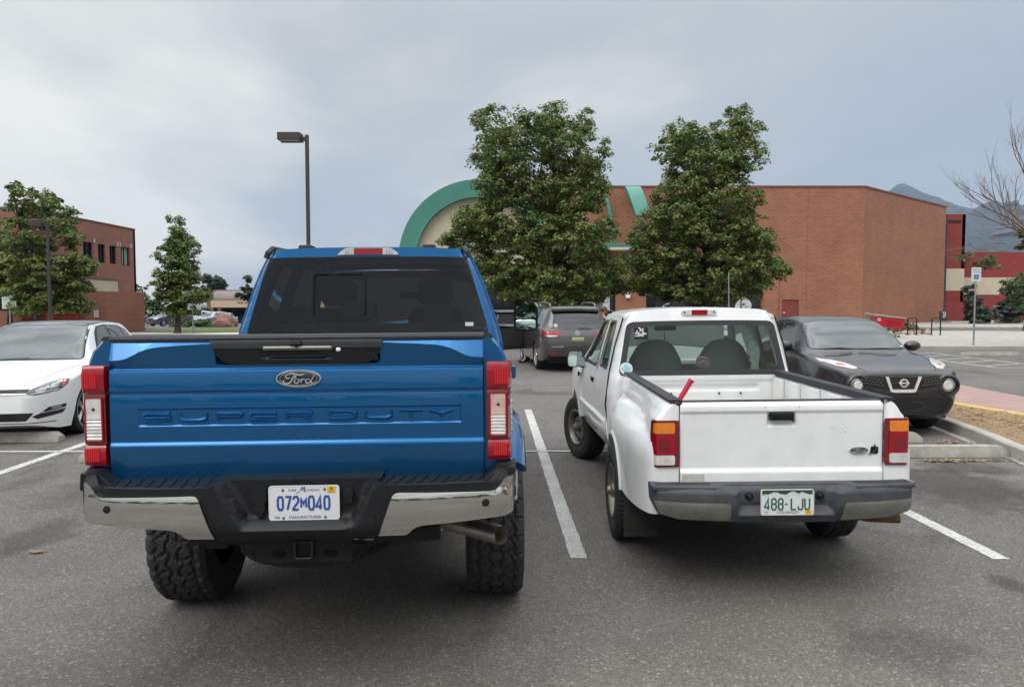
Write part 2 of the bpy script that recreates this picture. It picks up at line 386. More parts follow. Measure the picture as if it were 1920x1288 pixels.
def M_paint_line(name, col, wear=.5):
    """worn road paint: the asphalt shows where noise has eaten the paint"""
    m = bpy.data.materials.new(name); m.use_nodes = True; n = m.node_tree; p = n.nodes['Principled BSDF']; L = n.links
    t = n.nodes.new('ShaderNodeTexCoord'); x = n.nodes.new('ShaderNodeTexNoise'); x.inputs['Scale'].default_value = 38; x.inputs['Detail'].default_value = 6; x.inputs['Roughness'].default_value = .8
    L.new(t.outputs['Object'], x.inputs['Vector']); r = n.nodes.new('ShaderNodeMapRange'); L.new(x.outputs['Fac'], r.inputs[0])
    r.inputs[1].default_value = .50; r.inputs[2].default_value = .62; r.inputs[3].default_value = 0; r.inputs[4].default_value = wear
    q = n.nodes.new('ShaderNodeMix'); q.data_type = 'RGBA'; q.inputs[6].default_value = (*col, 1); q.inputs[7].default_value = (.13, .125, .12, 1)
    y = n.nodes.new('ShaderNodeTexNoise'); y.inputs['Scale'].default_value = 3; y.inputs['Detail'].default_value = 5; L.new(t.outputs['Object'], y.inputs['Vector'])
    g = n.nodes.new('ShaderNodeMapRange'); L.new(y.outputs['Fac'], g.inputs[0]); g.inputs[1].default_value = .3; g.inputs[2].default_value = .7; g.inputs[3].default_value = .8; g.inputs[4].default_value = 1.1
    v = n.nodes.new('ShaderNodeVectorMath'); v.operation = 'SCALE'; L.new(r.outputs[0], q.inputs[0]); L.new(q.outputs[2], v.inputs[0]); L.new(g.outputs[0], v.inputs['Scale'])
    L.new(v.outputs[0], p.inputs['Base Color']); p.inputs['Roughness'].default_value = .75; return m
ASPH = M_asphalt(); LINE = M_paint_line('line_paint', (.50, .50, .48), .8)
CONC = M('concrete', (.34, .325, .29), .9, var=(2.2, .22, 8), bump=(60, .3, .004))
CONC2 = M('wheel_stop_concrete', (.30, .285, .25), .92, var=(5, .3, 8), bump=(45, .5, .006))
PINK = M('red_concrete', (.31, .205, .185), .9, var=(3, .15, 8), bump=(60, .3, .004))
YELL = M('yellow_curb_paint', (.52, .36, .10), .8, var=(7, .25, 7))
MULCH = M('mulch', (.30, .205, .115), .95, var=(26, .6, 8), bump=(40, 1, .05))
GRASS = M('grass', (.095, .13, .035), .95, var=(6, .4, 8), bump=(30, 1, .05))
PALE = M('pale_walk', (.44, .41, .34), .9, var=(2, .15, 6))
BRICK = M_brick('orange_brick', (.335, .120, .064), (.265, .092, .052), (.29, .172, .112), .44, .165, .026)
BRICK_DK = M_brick('dark_red_brick', (.31, .118, .085), (.25, .095, .072), (.24, .135, .105), .4, .11, .014)
REDP = M('red_wall_paint', (.225, .032, .03), .8, var=(.6, .12, 6)); CREAM = M('cream_stucco', (.50, .44, .33), .85, var=(.8, .08, 6), bump=(40, .2, .003))
TEAL = M('teal_metal', (.052, .215, .165), .45, var=(.5, .1, 4)); DARKGL = M('dark_storefront_glass', (.012, .014, .017), .06)
DKMET = M('dark_bronze_metal', (.035, .033, .03), .5); GALV = M('galvanised_steel', (.33, .34, .34), .45, metal=.7)
BLACKP = M('black_paint', (.01, .01, .011), .35); WHITEP = M('white_sign', (.62, .66, .64), .5); COPING = M('brown_coping', (.16, .08, .06), .6)

# ================================================================ ground
def gz(x, y):
    """the land falls gently away past the left-hand sidewalk"""
    return -1.3*sstep(47, 112, y)*(1-sstep(-14, -2, x))
xs = sorted(set([-5400, -2500, -900, -400, -200] + list(range(-120, 1, 8)) + [-14, -11, -8, -5, -2] + [20, 60, 150, 400, 1200, 3000, 5900]))
ys = sorted(set([-800, -200, -60] + list(range(0, 130, 6)) + [150, 200, 400, 900, 2000, 4200, 7000]))
V = [(x, y, gz(x, y)) for y in ys for x in xs]; nx = len(xs)
F = [(j*nx+i, j*nx+i+1, (j+1)*nx+i+1, (j+1)*nx+i) for j in range(len(ys)-1) for i in range(nx-1)]
structure('asphalt_ground', (V, F), ASPH)
def sheet(name, poly, z, m):
    return structure(name, (lambda s: ([(x, y, z) for x, y in s[0]], s[1]))(flat(poly)), m)
PD = -.0269                                   # parking direction: dX per metre of Y
def bay(x0, y): return x0+PD*(y-5.06)
def bay_line(x0, ya, yb, w=.115):
    rnd = random.Random(int(x0*100)); L_, R_ = [], []; k = 120
    for i in range(k+1):
        y = lerp(ya, yb, i/k); j = rnd.uniform(-.004, .004); q = rnd.uniform(-.004, .004); c = bay(x0, y); L_.append((c-w/2+j, y)); R_.append((c+w/2+q, y))
    return L_+R_[::-1]
for x0 in (-8.1, -5.24, -2.42, .46, 3.36): sheet('parking_line', bay_line(x0, 5.06 if x0 < 3 else 5.04, 12.32), .004, LINE)
sheet('parking_line', [(-12, 8.70), (5.6, 8.78), (5.6, 8.84), (-12, 8.78)], .008, LINE)
# accessible aisle hatching
for a, b, w in (((15.0, 26.6), (14.95, 20.3), .1), ((13.3, 26.6), (13.3, 20.35), .1), ((13.3, 20.35), (16.6, 20.3), .1), ((15.0, 20.4), (16.6, 20.4), .1)) + tuple(((13.3, y), (15.0, y+1.0), .09) for y in (20.9, 22.1, 23.3, 24.5, 25.6)):
    d = (Vector(b)-Vector(a)).normalized(); q = Vector((-d.y, d.x))*w/2; a, b = Vector(a), Vector(b)
    sheet('hatch_line', [tuple(a+q), tuple(a-q), tuple(b-q), tuple(b+q)], .005 if abs(d.x) < .3 else .009, LINE)
# raised sidewalk on the right with its kerb, lane behind it and the store's apron
structure('sidewalk', prism([(10, 28.8), (62, 28.8), (62, 45.2), (10, 45.2)], -.1, .13, 'z'), CONC, bev=.02)
structure('sidewalk', prism([(-6, 53), (70, 53), (70, 56.9), (40, 70), (26, 56.9), (-6, 56.9)], -.1, .13, 'z'), CONC, bev=.02)
structure('sidewalk', prism([(38, 66), (75, 57.1), (75, 90), (38, 90)], -.1, .16, 'z'), CONC, bev=.02)
sheet('crosswalk', [(7.15, 24), (9.85, 24), (9.72, 16.5), (9.6, 12.2), (9.5, 11.4), (7.55, 11.4)], .005, PINK)
sheet('concrete_gutter', [(7.5, 11.4), (9.5, 11.4), (9.4, 8), (8.2, 8)], .006, PALE)
sheet('concrete_gutter', [(6.25, 13), (5.95, 10.6), (5.42, 7.2), (5.75, 7.2)], .006, CONC)
# planted island: kerb ring, yellow on the crosswalk side, mulch inside
isl_l = [(6.5, 13.6), (6.28, 12), (6.12, 10.5), (5.92, 9.2), (5.72, 8.2), (5.6, 6.5), (5.6, 3.5)]; isl_r = [(6.95, 13.8), (7.2, 12.4), (7.4, 11.4), (7.75, 10.2), (8.3, 8.8), (9.2, 7.2), (10.2, 3.5)]
def kerb(path, w, h, side):
    rb = ribbon(path, w); off = side*w/2; rings = []
    for a, b in rb:
        rings.append([(a.x, a.y, -.05), (a.x, a.y, h-.015), (lerp(a.x, b.x, .1), lerp(a.y, b.y, .1), h), (lerp(a.x, b.x, .9), lerp(a.y, b.y, .9), h), (b.x, b.y, h-.015), (b.x, b.y, -.05)])
    return loft(rings)
structure('kerb', kerb(spline(isl_l, 5), .15, .15, 1), CONC, smooth=30); structure('kerb', kerb(spline(isl_r, 5), .15, .14, 1), YELL, smooth=30)
rnd = random.Random(3); mp = [(x+.07, y) for x, y in isl_l]+[(x-.07, y) for x, y in reversed(isl_r)]
s2 = flat(mp, .12); structure('mulch_bed', ([(x, y, .10+.05*math.sin(x*5+y*3)*.5+rnd.uniform(-.012, .02)) for x, y in s2[0]], s2[1]), MULCH)
# far-left strip of walk and grass
structure('sidewalk', ([(-70, 40.4, .02), (-9, 42.8, .02), (-9, 45.8, .02), (-23, 45.6, .02), (-70, 45, .02)], [(0, 1, 2, 3, 4)]), PALE)
def gsheet(name, x0, x1, y0, y1, dz, m, n=24):
    V = [(lerp(x0, x1, i/n), lerp(y0, y1, j/4), gz(lerp(x0, x1, i/n), lerp(y0, y1, j/4))+dz) for j in range(5) for i in range(n+1)]
    structure(name, (V, [(j*(n+1)+i, j*(n+1)+i+1, (j+1)*(n+1)+i+1, (j+1)*(n+1)+i) for j in range(4) for i in range(n)]), m)
gsheet('lawn', -23, -9, 45.9, 58, .03, GRASS); gsheet('lawn', -33, -8, 36, 40.3, .016, PALE)
def wheel_stop(cx, cy, L, label, rz=0., group='concrete wheel stops'):
    t = tag(obj('wheel_stop', xf(loft([[(x, -.09*q, 0), (x, .09*q, 0), (x, .085*q, .05), (x, .055*q, .125*e), (x, -.055*q, .125*e), (x, -.085*q, .05)] for x, q, e in ((-L/2, .9, .55), (-L/2+.07, 1, .95), (-L/2+.2, 1, 1), (0, 1, 1), (L/2-.2, 1, 1), (L/2-.07, 1, .95), (L/2, .9, .55))]), (0, 0, .005)), CONC2, smooth=50), label, 'wheel stop', group)
    t.location = (cx, cy, 0); t.rotation_euler.z = rz; return t
wheel_stop(-6.62, 9.42, 1.75, 'pale concrete wheel stop in front of the white hatchback', R(2))
wheel_stop(-3.9, 8.28, 1.8, 'grey wheel stop in the empty bay left of the blue truck', R(1))
wheel_stop(4.75, 8.5, 1.85, 'chipped concrete wheel stop with leaves at its foot right of the white pickup', R(1))
wheel_stop(4.3, 9.42, 1.75, 'cracked wheel stop under the black crossover nose', R(-1))
wheel_stop(16.1, 25.1, 2.0, 'far wheel stop below the accessible parking sign', R(1))

# ================================================================ walls and buildings
def wall(parent, p0, p1, z0, z1, m, holes=(), t=.3, name='wall'):
    """face runs p0->p1 (left to right seen from outside); holes are (u0,u1,z0,z1)"""
    p0, p1 = Vector(p0), Vector(p1); L = (p1-p0).length
    hs = [[(a, c), (a, d), (b, d), (b, c)] for a, b, c, d in holes]
    o = obj(name, patch([(0, z0), (L, z0), (L, z1), (0, z1)], on(0), None, hs, t), m, parent, smooth=0)
    o.location = (p0.x-parent.location.x, p0.y-parent.location.y, 0); o.rotation_euler.z = math.atan2(p1.y-p0.y, p1.x-p0.x); return o
def at_wall(o, p0, p1, parent):
    p0, p1 = Vector(p0), Vector(p1); o.location = (p0.x-parent.location.x, p0.y-parent.location.y, 0); o.rotation_euler.z = math.atan2(p1.y-p0.y, p1.x-p0.x); return o
store = thing('store_building', 'large orange brick store with a teal arch, behind the two tall trees', 'building', (8, 57, 0))
A0, A1 = (2.2, 57.0), (26.7, 57.0); B1 = (39.7, 68.8)
wall(store, A0, A1, 0, 10.55, BRICK, [(.3, 5.7, .13, 5.3), (8.0, 16.8, .13, 4.6), (18.4, 19.65, .13, 2.08)])
wall(store, (A1[0], A1[1]), B1, 0, 10.55, BRICK); wall(store, B1, (39.7, 90), 0, 10.55, BRICK); wall(store, (-3, 90), (-3, 57.2), 0, 10, BRICK); wall(store, (-3, 57.0), (2.2, 57.0), 0, 10.55, BRICK)
obj('roof', prism([(-2.8-8, .5), (26.5-8, .5), (39.4-8, 12.2), (39.4-8, 32), (-2.8-8, 32)], 9.6, 9.7, 'z'), M('roof_gravel', (.3, .29, .27), .9), store)
for a, b in ((A0, A1), (A1, B1)):
    L = (Vector(b)-Vector(a)).length; at_wall(obj('coping', box(0, L+.05, -.06, .34, 10.55, 10.68), COPING, store, bev=.01), a, b, store)
at_wall(obj("pier", box(16.9, 18.05, -.16, -.003, 0, 5.4), BRICK, store, smooth=0), A0, A1, store)
at_wall(obj('control_joint', box(20.2, 20.24, -.004, .01, 0, 10.5), COPING, store, smooth=0), A0, A1, store)
# storefront glazing with mullions and posters
for u0, u1, zt in ((.3, 5.7, 5.3), (8.0, 16.8, 4.6)):
    at_wall(obj('storefront_glass', box(u0, u1, .22, .25, .13, zt), DARKGL, store, smooth=0), A0, A1, store)
    fr = join(*[box(u-.04, u+.04, .12, .22, .13, zt) for u in np.linspace(u0+.05, u1-.05, int((u1-u0)/1.45)+1)], box(u0, u1, .11, .21, 2.35, 2.45), box(u0, u1, .11, .21, zt-.12, zt-.02))
    at_wall(obj('storefront_frame', fr, DKMET, store, smooth=0), A0, A1, store)
dr = at_wall(obj('service_door', box(18.4, 19.65, .08, .14, .13, 2.08), M('red_door', (.20, .035, .028), .55), store, bev=.01), A0, A1, store)
obj('door_sign', box(18.5, 18.66, .072, .079, 1.05, 1.13), WHITEP, dr)
CAN = M('canopy_cream', (.55, .55, .47), .7)
at_wall(obj('canopy', join(box(-2.5, 7.4, -1.4, -.003, 5.75, 6.0)), CAN, store, bev=.02), A0, A1, store)
at_wall(obj('canopy_edge', box(-2.55, 7.45, -1.45, -.003, 6.0, 6.22), TEAL, store, bev=.02), A0, A1, store)
wl = at_wall(obj('wall_lamp', join(box(6.35, 6.85, -.35, -.003, 2.55, 2.62), prism([(6.4, 2.55), (6.8, 2.55), (6.75, 2.2), (6.45, 2.2)], -.3, -.03)), M('lamp_glass', (.8, .8, .76), .3), store, smooth=0), A0, A1, store)
# cream gable under the teal arch (entrance pavilion standing in front of the brick)
cxa, cza, Ra = -2.42-8, 4.9, 5.86; th = [PI*i/48 for i in range(49)]
arch_out = [(cxa+Ra*math.cos(a), cza+Ra*math.sin(a)) for a in th]; arch_in = [(cxa+(Ra-1.27)*math.cos(a), cza+(Ra-1.27)*math.sin(a)) for a in th]
obj('arch_band', join(prism([(cxa-Ra, 0), (cxa-Ra+1.27, 0)]+arch_in[::-1]+[(cxa+Ra-1.27, 0), (cxa+Ra, 0)]+arch_out, -2.4, 1.2)), TEAL, store, smooth=25)
obj('gable_wall', prism([(cxa-Ra+1.28, 0), (cxa+Ra-1.28, 0)]+[(cxa+(Ra-1.275)*math.cos(a), cza+(Ra-1.275)*math.sin(a)) for a in th], -1.9, .8), CREAM, store, smooth=25)
obj('entrance_glass', box(cxa-3.4, cxa+3.4, -1.96, -1.905, .13, 3.4), DARKGL, store, smooth=0)
obj('barrel_roof', loft([[(cxa+(Ra-.15)*math.cos(a), y, cza+(Ra-.15)*math.sin(a)) for a in th] for y in (1.205, 22)], closed=False), TEAL, store)
# second arch seen edge-on and a slim pipe arch beside it
def side_arch(u, w, t, y0, zc, rr, nm):
    P = [(y0-rr*math.sin(a)*.55, zc+rr*math.cos(a)) for a in np.linspace(0, PI/2*.64, 18)]
    rings = []
    rb = ribbon(P, t)
    for i, (a, b) in enumerate(rb):
        k = u-.2*(i/len(rb))+.75*(i/len(rb))**2; rings.append([(k, a.x, a.y), (k+w, a.x, a.y), (k+w, b.x, b.y), (k, b.x, b.y)])
    o = obj(nm, loft(rings), TEAL, store, smooth=35); o.location = (0, 0, 0); return o
side_arch(8.4-8+.05, 1.1, .35, -.35, 5.4, 5.0, 'arch_fin')
obj('arch_pipe', tube([(6.65-8, -.1, 10.05)]+[(6.65-8+.85*math.sin(a), -.35-.6*math.sin(a), 5.9+4.15*math.cos(a)) for a in np.linspace(.12, PI/2, 18)]+[(7.52-8, -.95, 5.98)], .17, 10), TEAL, store)
# posters in the windows: black-and-white animal photographs
PB = M('poster_black', (.012, .012, .014), .4, var=(1.5, .5, 4)); PW = M('poster_white', (.5, .5, .5), .5, var=(3, .35, 6)); PG = M('poster_grey', (.11, .11, .12), .5, var=(3, .5, 7))
def poster(u, w, z0, z1, marks):
    t = thing('poster', marks[0], 'poster', (A0[0]+u, 57.18, 0)); obj('print', box(-w/2, w/2, -.012, 0, z0, z1), PB, t, smooth=0)
    for nm, s, m in marks[1]: obj(nm, s, m, t, smooth=0)
cat = join(patch(spline([(-.12, 2.75), (.1, 2.85), (.16, 2.3), (.4, 2.05), (.62, 1.7), (.5, 1.3), (.15, 1.25), (-.2, 1.25), (-.6, 1.3), (-.62, 1.7), (-.35, 2.05), (-.15, 2.3)], 5, True), on(-.018), None, (), .006))
face = [patch(ell(x, z, a, b, 14), on(-.026), None, (), .007) for x, z, a, b in ((0, 1.72, .11, .07), (-.17, 1.5, .1, .025), (.17, 1.5, .1, .025))]
eyes = [patch(ell(x, z, .2, .13, 16), on(-.018), None, (), .006) for x, z in ((-.85, 2.35), (.72, 2.35))]
poster(15.5, 2.6, .35, 3.6, ('black window poster with a white cat face photograph beside the right brick pier', [('cat_face', cat, PW), ('nose', face[0], PB), ('mouth', face[1], PB), ('mouth', face[2], PB), ('eye', eyes[0], PG), ('eye', eyes[1], PG), ('chest', patch(spline([(-1.2, .4), (-.9, 1.0), (0, 1.2), (.9, 1.05), (1.2, .4)], 4), on(-.018), None, (), .006), PG)]))
poster(4.6, 1.9, .35, 4.6, ('dark window poster of a grey dog above the dark suv roof', [('dog_body', patch(spline([(-.9, .4), (-.95, 2.2), (-.7, 3.4), (0, 3.8), (.45, 3.3), (.2, 2.3), (.3, 1.2), (.9, .4)], 5, False), on(-.018), None, (), .006), PG), ('chest', patch(spline([(.0, .4), (.1, 1.5), (.5, 2.6), (.72, 2.9), (.66, 2.2), (.7, 1.2), (.9, .4)], 5), on(-.026), None, (), .006), PW)]))
poster(9.9, 2.3, .35, 3.2, ('dark window poster with a curled white outline left of the flag', [('outline', stroke(spline([(-.6, 1.0), (-.5, 1.6), (.1, 1.9), (.6, 2.2), (.7, 2.9), (.4, 3.0)], 5), .1, -.022, -.013), PW)]))
bn = thing('feather_flag', 'small white flag on a bent pole in front of the dark store windows', 'flag', (15.2, 55.8, 0.13))
obj('pole', tube([(0, 0, 0), (-.02, 0, 1.3), (-.14, 0, 1.9)], .03, 6), GALV, bn); obj('flag', patch([(-.12, 1.9), (-.02, 1.95), (.28, 1.75), (.25, 1.6), (-.02, 1.72)], lambda u, v: (u, .05*math.sin(u*9), v), .1, (), .01), WHITEP, bn)
# red and cream wing to the right
wing = thing('red_wing_building', 'low red painted building with a cream band right of the brick store', 'building', (46, 72, 0))
wall(wing, (39.9, 70.2), (42.35, 70.2), 0, 10.1, REDP, name='tower_wall'); wall(wing, (42.35, 70.2), (42.35, 90), 0, 10.1, REDP, name='tower_wall')
wall(wing, (42.36, 72.4), (70, 72.4), 0, 6.75, REDP)
obj('cream_band', box(39.9-46, 42.36-46, -1.815, -1.80, 3.0, 5.05), CREAM, wing, smooth=0); obj('cream_band', box(42.37-46, 24, .385, .398, 2.65, 4.3), CREAM, wing, smooth=0)
obj('scupper', box(40.5-46, 41.9-46, -1.83, -1.801, 9.3, 9.55), BLACKP, wing, smooth=0); obj('yard_wall', box(40.3-46, 44.1-46, -2.4, -1.9, 0, 1.95), REDP, wing, bev=.02)
obj('roof', box(40-46, 70-46, 1, 18, 6.5, 6.6), MATS['roof_gravel'], wing, smooth=0)
cp = tag(obj('downpipe', tube([(40.15, 69.6, 0), (40.15, 69.6, 10.0)], .16, 10), DKMET), 'tall dark post at the corner of the brick store and the red building', 'pipe')
# left brick building
lb = thing('brick_office', 'two-storey dark red brick building on the far left behind the trees', 'building', (-29.2, 45, 0)); q0, q1 = (-29.2, 45.0), (-29.2, 58.2)
wall(lb, (-75, 45), q0, 0, 7.45, BRICK_DK)
wins = [(6.1, 7.25, 4.62, 6.0), (7.95, 8.85, 4.66, 6.0), (9.45, 10.35, 4.66, 6.0), (11.05, 12.3, 4.62, 6.02)]
wall(lb, q0, q1, 0, 7.45, BRICK_DK, wins); wall(lb, q1, (-75, 58.2), 0, 7.45, BRICK_DK); obj('roof', box(-45, -.3, .3, 12.9, 7.1, 7.2), MATS['roof_gravel'], lb, smooth=0)
for a, b in (((-75, 45), q0), (q0, q1)): at_wall(obj('coping', box(0, (Vector(b)-Vector(a)).length, -.05, .32, 7.45, 7.55), COPING, lb, bev=.01), a, b, lb)
for i, (a, b, c, d) in enumerate(wins):
    w = at_wall(obj('window', join(box(a, a+.07, .1, .17, c, d), box(b-.07, b, .1, .17, c, d), box(a+.07, b-.07, .1, .17, d-.07, d), box(a+.07, b-.07, .1, .17, c, c+.07), box((a+b)/2-.03, (a+b)/2+.03, .1, .17, c+.07, d-.07)), BLACKP, lb, smooth=0), q0, q1, lb)
    obj('pane', box(a, b, .18, .2, c, d), DARKGL, w, smooth=0)
    if i == 3: obj('blind', box(a+.45, b-.08, .165, .178, c+.08, d-.08), M('green_blind', (.2, .3, .25), .7), w, smooth=0)
for u in (7.4, 10.5, 10.85, 12.42): at_wall(obj('wall_lamp', join(box(u-.05, u+.05, -.09, -.003, 6.0, 6.3)), CAN, lb, bev=.01), q0, q1, lb)
at_wall(obj('dock_panel', box(6.3, 10.4, -.03, -.003, 0, 3.45), CREAM, lb, smooth=0), q0, q1, lb); at_wall(obj('dock_frame', join(box(6.1, 10.6, -.06, -.031, 3.45, 3.6)), COPING, lb, smooth=0), q0, q1, lb)
en = thing('brick_enclosure', 'low dark brick enclosure wall with a small white notice in front of the office', 'wall', (-24.3, 44.8, 0))
wall(en, (-26.0, 44.8), (-24.3, 44.8), 0, 2.5, BRICK_DK); wall(en, (-24.3, 44.8), (-23.0, 46.8), 0, 2.5, BRICK_DK); wall(en, (-23.0, 46.8), (-27.0, 54), 0, 2.5, BRICK_DK)
obj('notice', box(-.75, -.48, -.03, -.003, .95, 1.38), WHITEP, en, smooth=0); obj('notice_text', join(*[box(-.71, -.52, -.034, -.031, z, z+.03) for z in (1.02, 1.1, 1.18, 1.26)]), M('notice_grey', (.25, .25, .25), .6), en, smooth=0)
RED = M('red_steel', (.27, .02, .016), .5)
def corr(x0, x1, z0, z1): 
    P = []; k = 7; h = (z1-z0)/k
    for i in range(k): P += [(0, z0+i*h), (.06, z0+i*h+h*.12), (.06, z0+i*h+h*.62), (0, z0+i*h+h*.75)]
    return loft([[(x, -p[0], p[1]) for p in P+[(0, z1)]]+[(x, .1, z1), (x, .1, z0)] for x in (x0, x1)])
for nm, x, w, lab in (('red_gate', -28.4, .62, 'left red ribbed steel gate beside the brick building corner'), ('red_gate', -26.5, .62, 'right red ribbed steel gate next to the brick enclosure')):
    t = thing(nm, lab, 'gate', (x, 44.4, 0), 0, 'red ribbed gates'); obj('panel', corr(-w, w, .1, 1.85), RED, t, smooth=0)
    for s in (-1, 1): obj('post', box(s*w-.06+s*.07, s*w+.06+s*.07, -.08, .08, 0, 1.75), RED, t, bev=.01)
# office with a barrel roof, far behind
of = thing('barrel_roof_office', 'distant low office with a brown rounded metal roof and cream sign band', 'building', (-42, 120, -1.3))
wall_o = obj('wall', join(box(-6.5, -5.4, -1.2, 0, 0, 3.6), box(-6.4, 30, .5, 14, 0, 3.8)), BRICK_DK, of, smooth=0)
bars = [(0.2-2.3*math.cos(a), 3.6+1.55*math.sin(a)) for a in np.linspace(0, PI/2, 14)]+[(9, 5.15), (9, 3.6)]
rf = obj('barrel_roof', prism(bars, -5.4, 28, 'x'), M('brown_roof', (.16, .13, .115), .55, var=(.6, .15)), of, smooth=25)
obj('roof_edge', tube([(-5.45, p[0]-.02, p[1]) for p in bars[:14]]+[(28, .2, 5.2)], .16, 8), M('brown_edge', (.1, .07, .06), .6), of)
sb = obj('sign_band', box(-5.4, 28, -2.35, -2.05, 2.5, 3.59), M('tan_sign', (.50, .40, .27), .7), of, smooth=0)
obj('sign_lettering', join(text('THE WATERBURY', .55, -2.352, .9, 3.22, .012, bold=.012), text('AT UPLAND', .45, -2.352, 1.6, 2.76, .012, bold=.01)), M('sign_letters', (.05, .035, .03), .6), of, smooth=0)
obj('porch', box(-5.3, 28, .2, .49, 0, 2.5), DARKGL, of, smooth=0)
for x in (-4.4, 2.5, 9): obj('column', box(x, x+.5, -2.2, -1.7, 0, 2.5), BRICK_DK, of, smooth=0)

# hazy air from the lot to the mountains
hz_m = bpy.data.materials.new('haze'); hz_m.use_nodes = True; hn = hz_m.node_tree; hn.nodes.clear(); ho = hn.nodes.new('ShaderNodeOutputMaterial'); hv = hn.nodes.new('ShaderNodeVolumePrincipled')
hv.inputs['Color'].default_value = (.50, .66, .92, 1); hv.inputs['Density'].default_value = .00008; hv.inputs['Anisotropy'].default_value = 0.0; hn.links.new(hv.outputs[0], ho.inputs['Volume'])
tag(obj('haze', box(-5600, 6100, -900, 7100, -9, 900), hz_m, smooth=0), kind='stuff')
# ================================================================ mountains
MTN = M('forested_slope', (.030, .040, .040), .95, var=(.012, .45, 9)); ROCK = M('pale_rock', (.085, .075, .072), .95, var=(.02, .3, 8))
def mountain(name, Y, prof, depth, seed, amp):
    rs = np.random.RandomState(seed); px = np.array([p[0] for p in prof], float); pz = np.array([p[1] for p in prof], float)
    X = np.linspace((px[0]-960)/1400*Y, (px[-1]-960)/1400*Y, 220); top = np.interp(X/Y*1400+960, px, (570-pz)/1400*Y+1.75); V = []; nv = 26
    ph = rs.rand(12)*6.28; fr = rs.rand(12)*.02+.002
    for j in range(nv+1):
        t = j/nv
        for i, x in enumerate(X):
            y = Y-depth*(1-t); g = sum(math.sin(x*fr[k]*(1+k*.35)+y*fr[-k-1]*1.3+ph[k])/(1+k*.35) for k in range(12))
            z = top[i]*(t**1.25)+amp*g*math.sin(PI*min(t, .999))*.5+(rs.rand()-.5)*amp*.25*min(1, (1-t)*5+.25); V.append((x, y, z if t > .02 else -6))
    n = len(X); F = [(j*n+i, j*n+i+1, (j+1)*n+i+1, (j+1)*n+i) for j in range(nv) for i in range(n-1)]
    back = len(V); V += [(x, Y+depth, -6) for x in X]; F += [(nv*n+i, nv*n+i+1, back+i+1, back+i) for i in range(n-1)]
    return V, F
structure('hills', mountain('hills', 4600, [(1180, 560), (1300, 520), (1420, 470), (1520, 430), (1600, 395), (1640, 372), (1660, 361), (1674, 350), (1685, 346), (1696, 350), (1712, 359), (1735, 368), (1765, 379), (1800, 391), (1850, 402), (1960, 420), (2200, 480), (2500, 540)], 2200, 3, 30), MTN, smooth=60)
structure('hills', mountain('hills', 3300, [(1640, 540), (1700, 480), (1760, 425), (1800, 400), (1822, 392), (1836, 384), (1850, 380), (1862, 377), (1868, 386), (1885, 384), (1905, 387), (1940, 380), (2000, 388), (2100, 380), (2300, 420), (2600, 520)], 1500, 8, 26), MTN, smooth=60)
def outcrop(px, y0, y1, w, Y, k):
    rs = random.Random(k); s = Y/1400; P = []; n = 9
    for i in range(n+1):
        t = i/n; P.append(((px-960-w*(1-t)+rs.uniform(-3, 3)+t*10)*s, (570-lerp(y1, y0, t))*s))
    for i in range(n, -1, -1):
        t = i/n; P.append(((px-960+w*(.8-.75*t)+rs.uniform(-3, 3)+t*10)*s, (570-lerp(y1, y0, t))*s))
    return patch(P, lambda u, v: (u, Y-(1-min(v/520, 1))*330-80+20*math.sin(u*.06)*math.sin(v*.05), v), 25, (), 120)
structure('rock_outcrop', join(outcrop(1846, 386, 430, 15, 3250, 1), outcrop(1878, 398, 425, 6, 3150, 2), outcrop(1835, 425, 445, 10, 3100, 3), outcrop(1868, 430, 452, 12, 3050, 4)), ROCK)
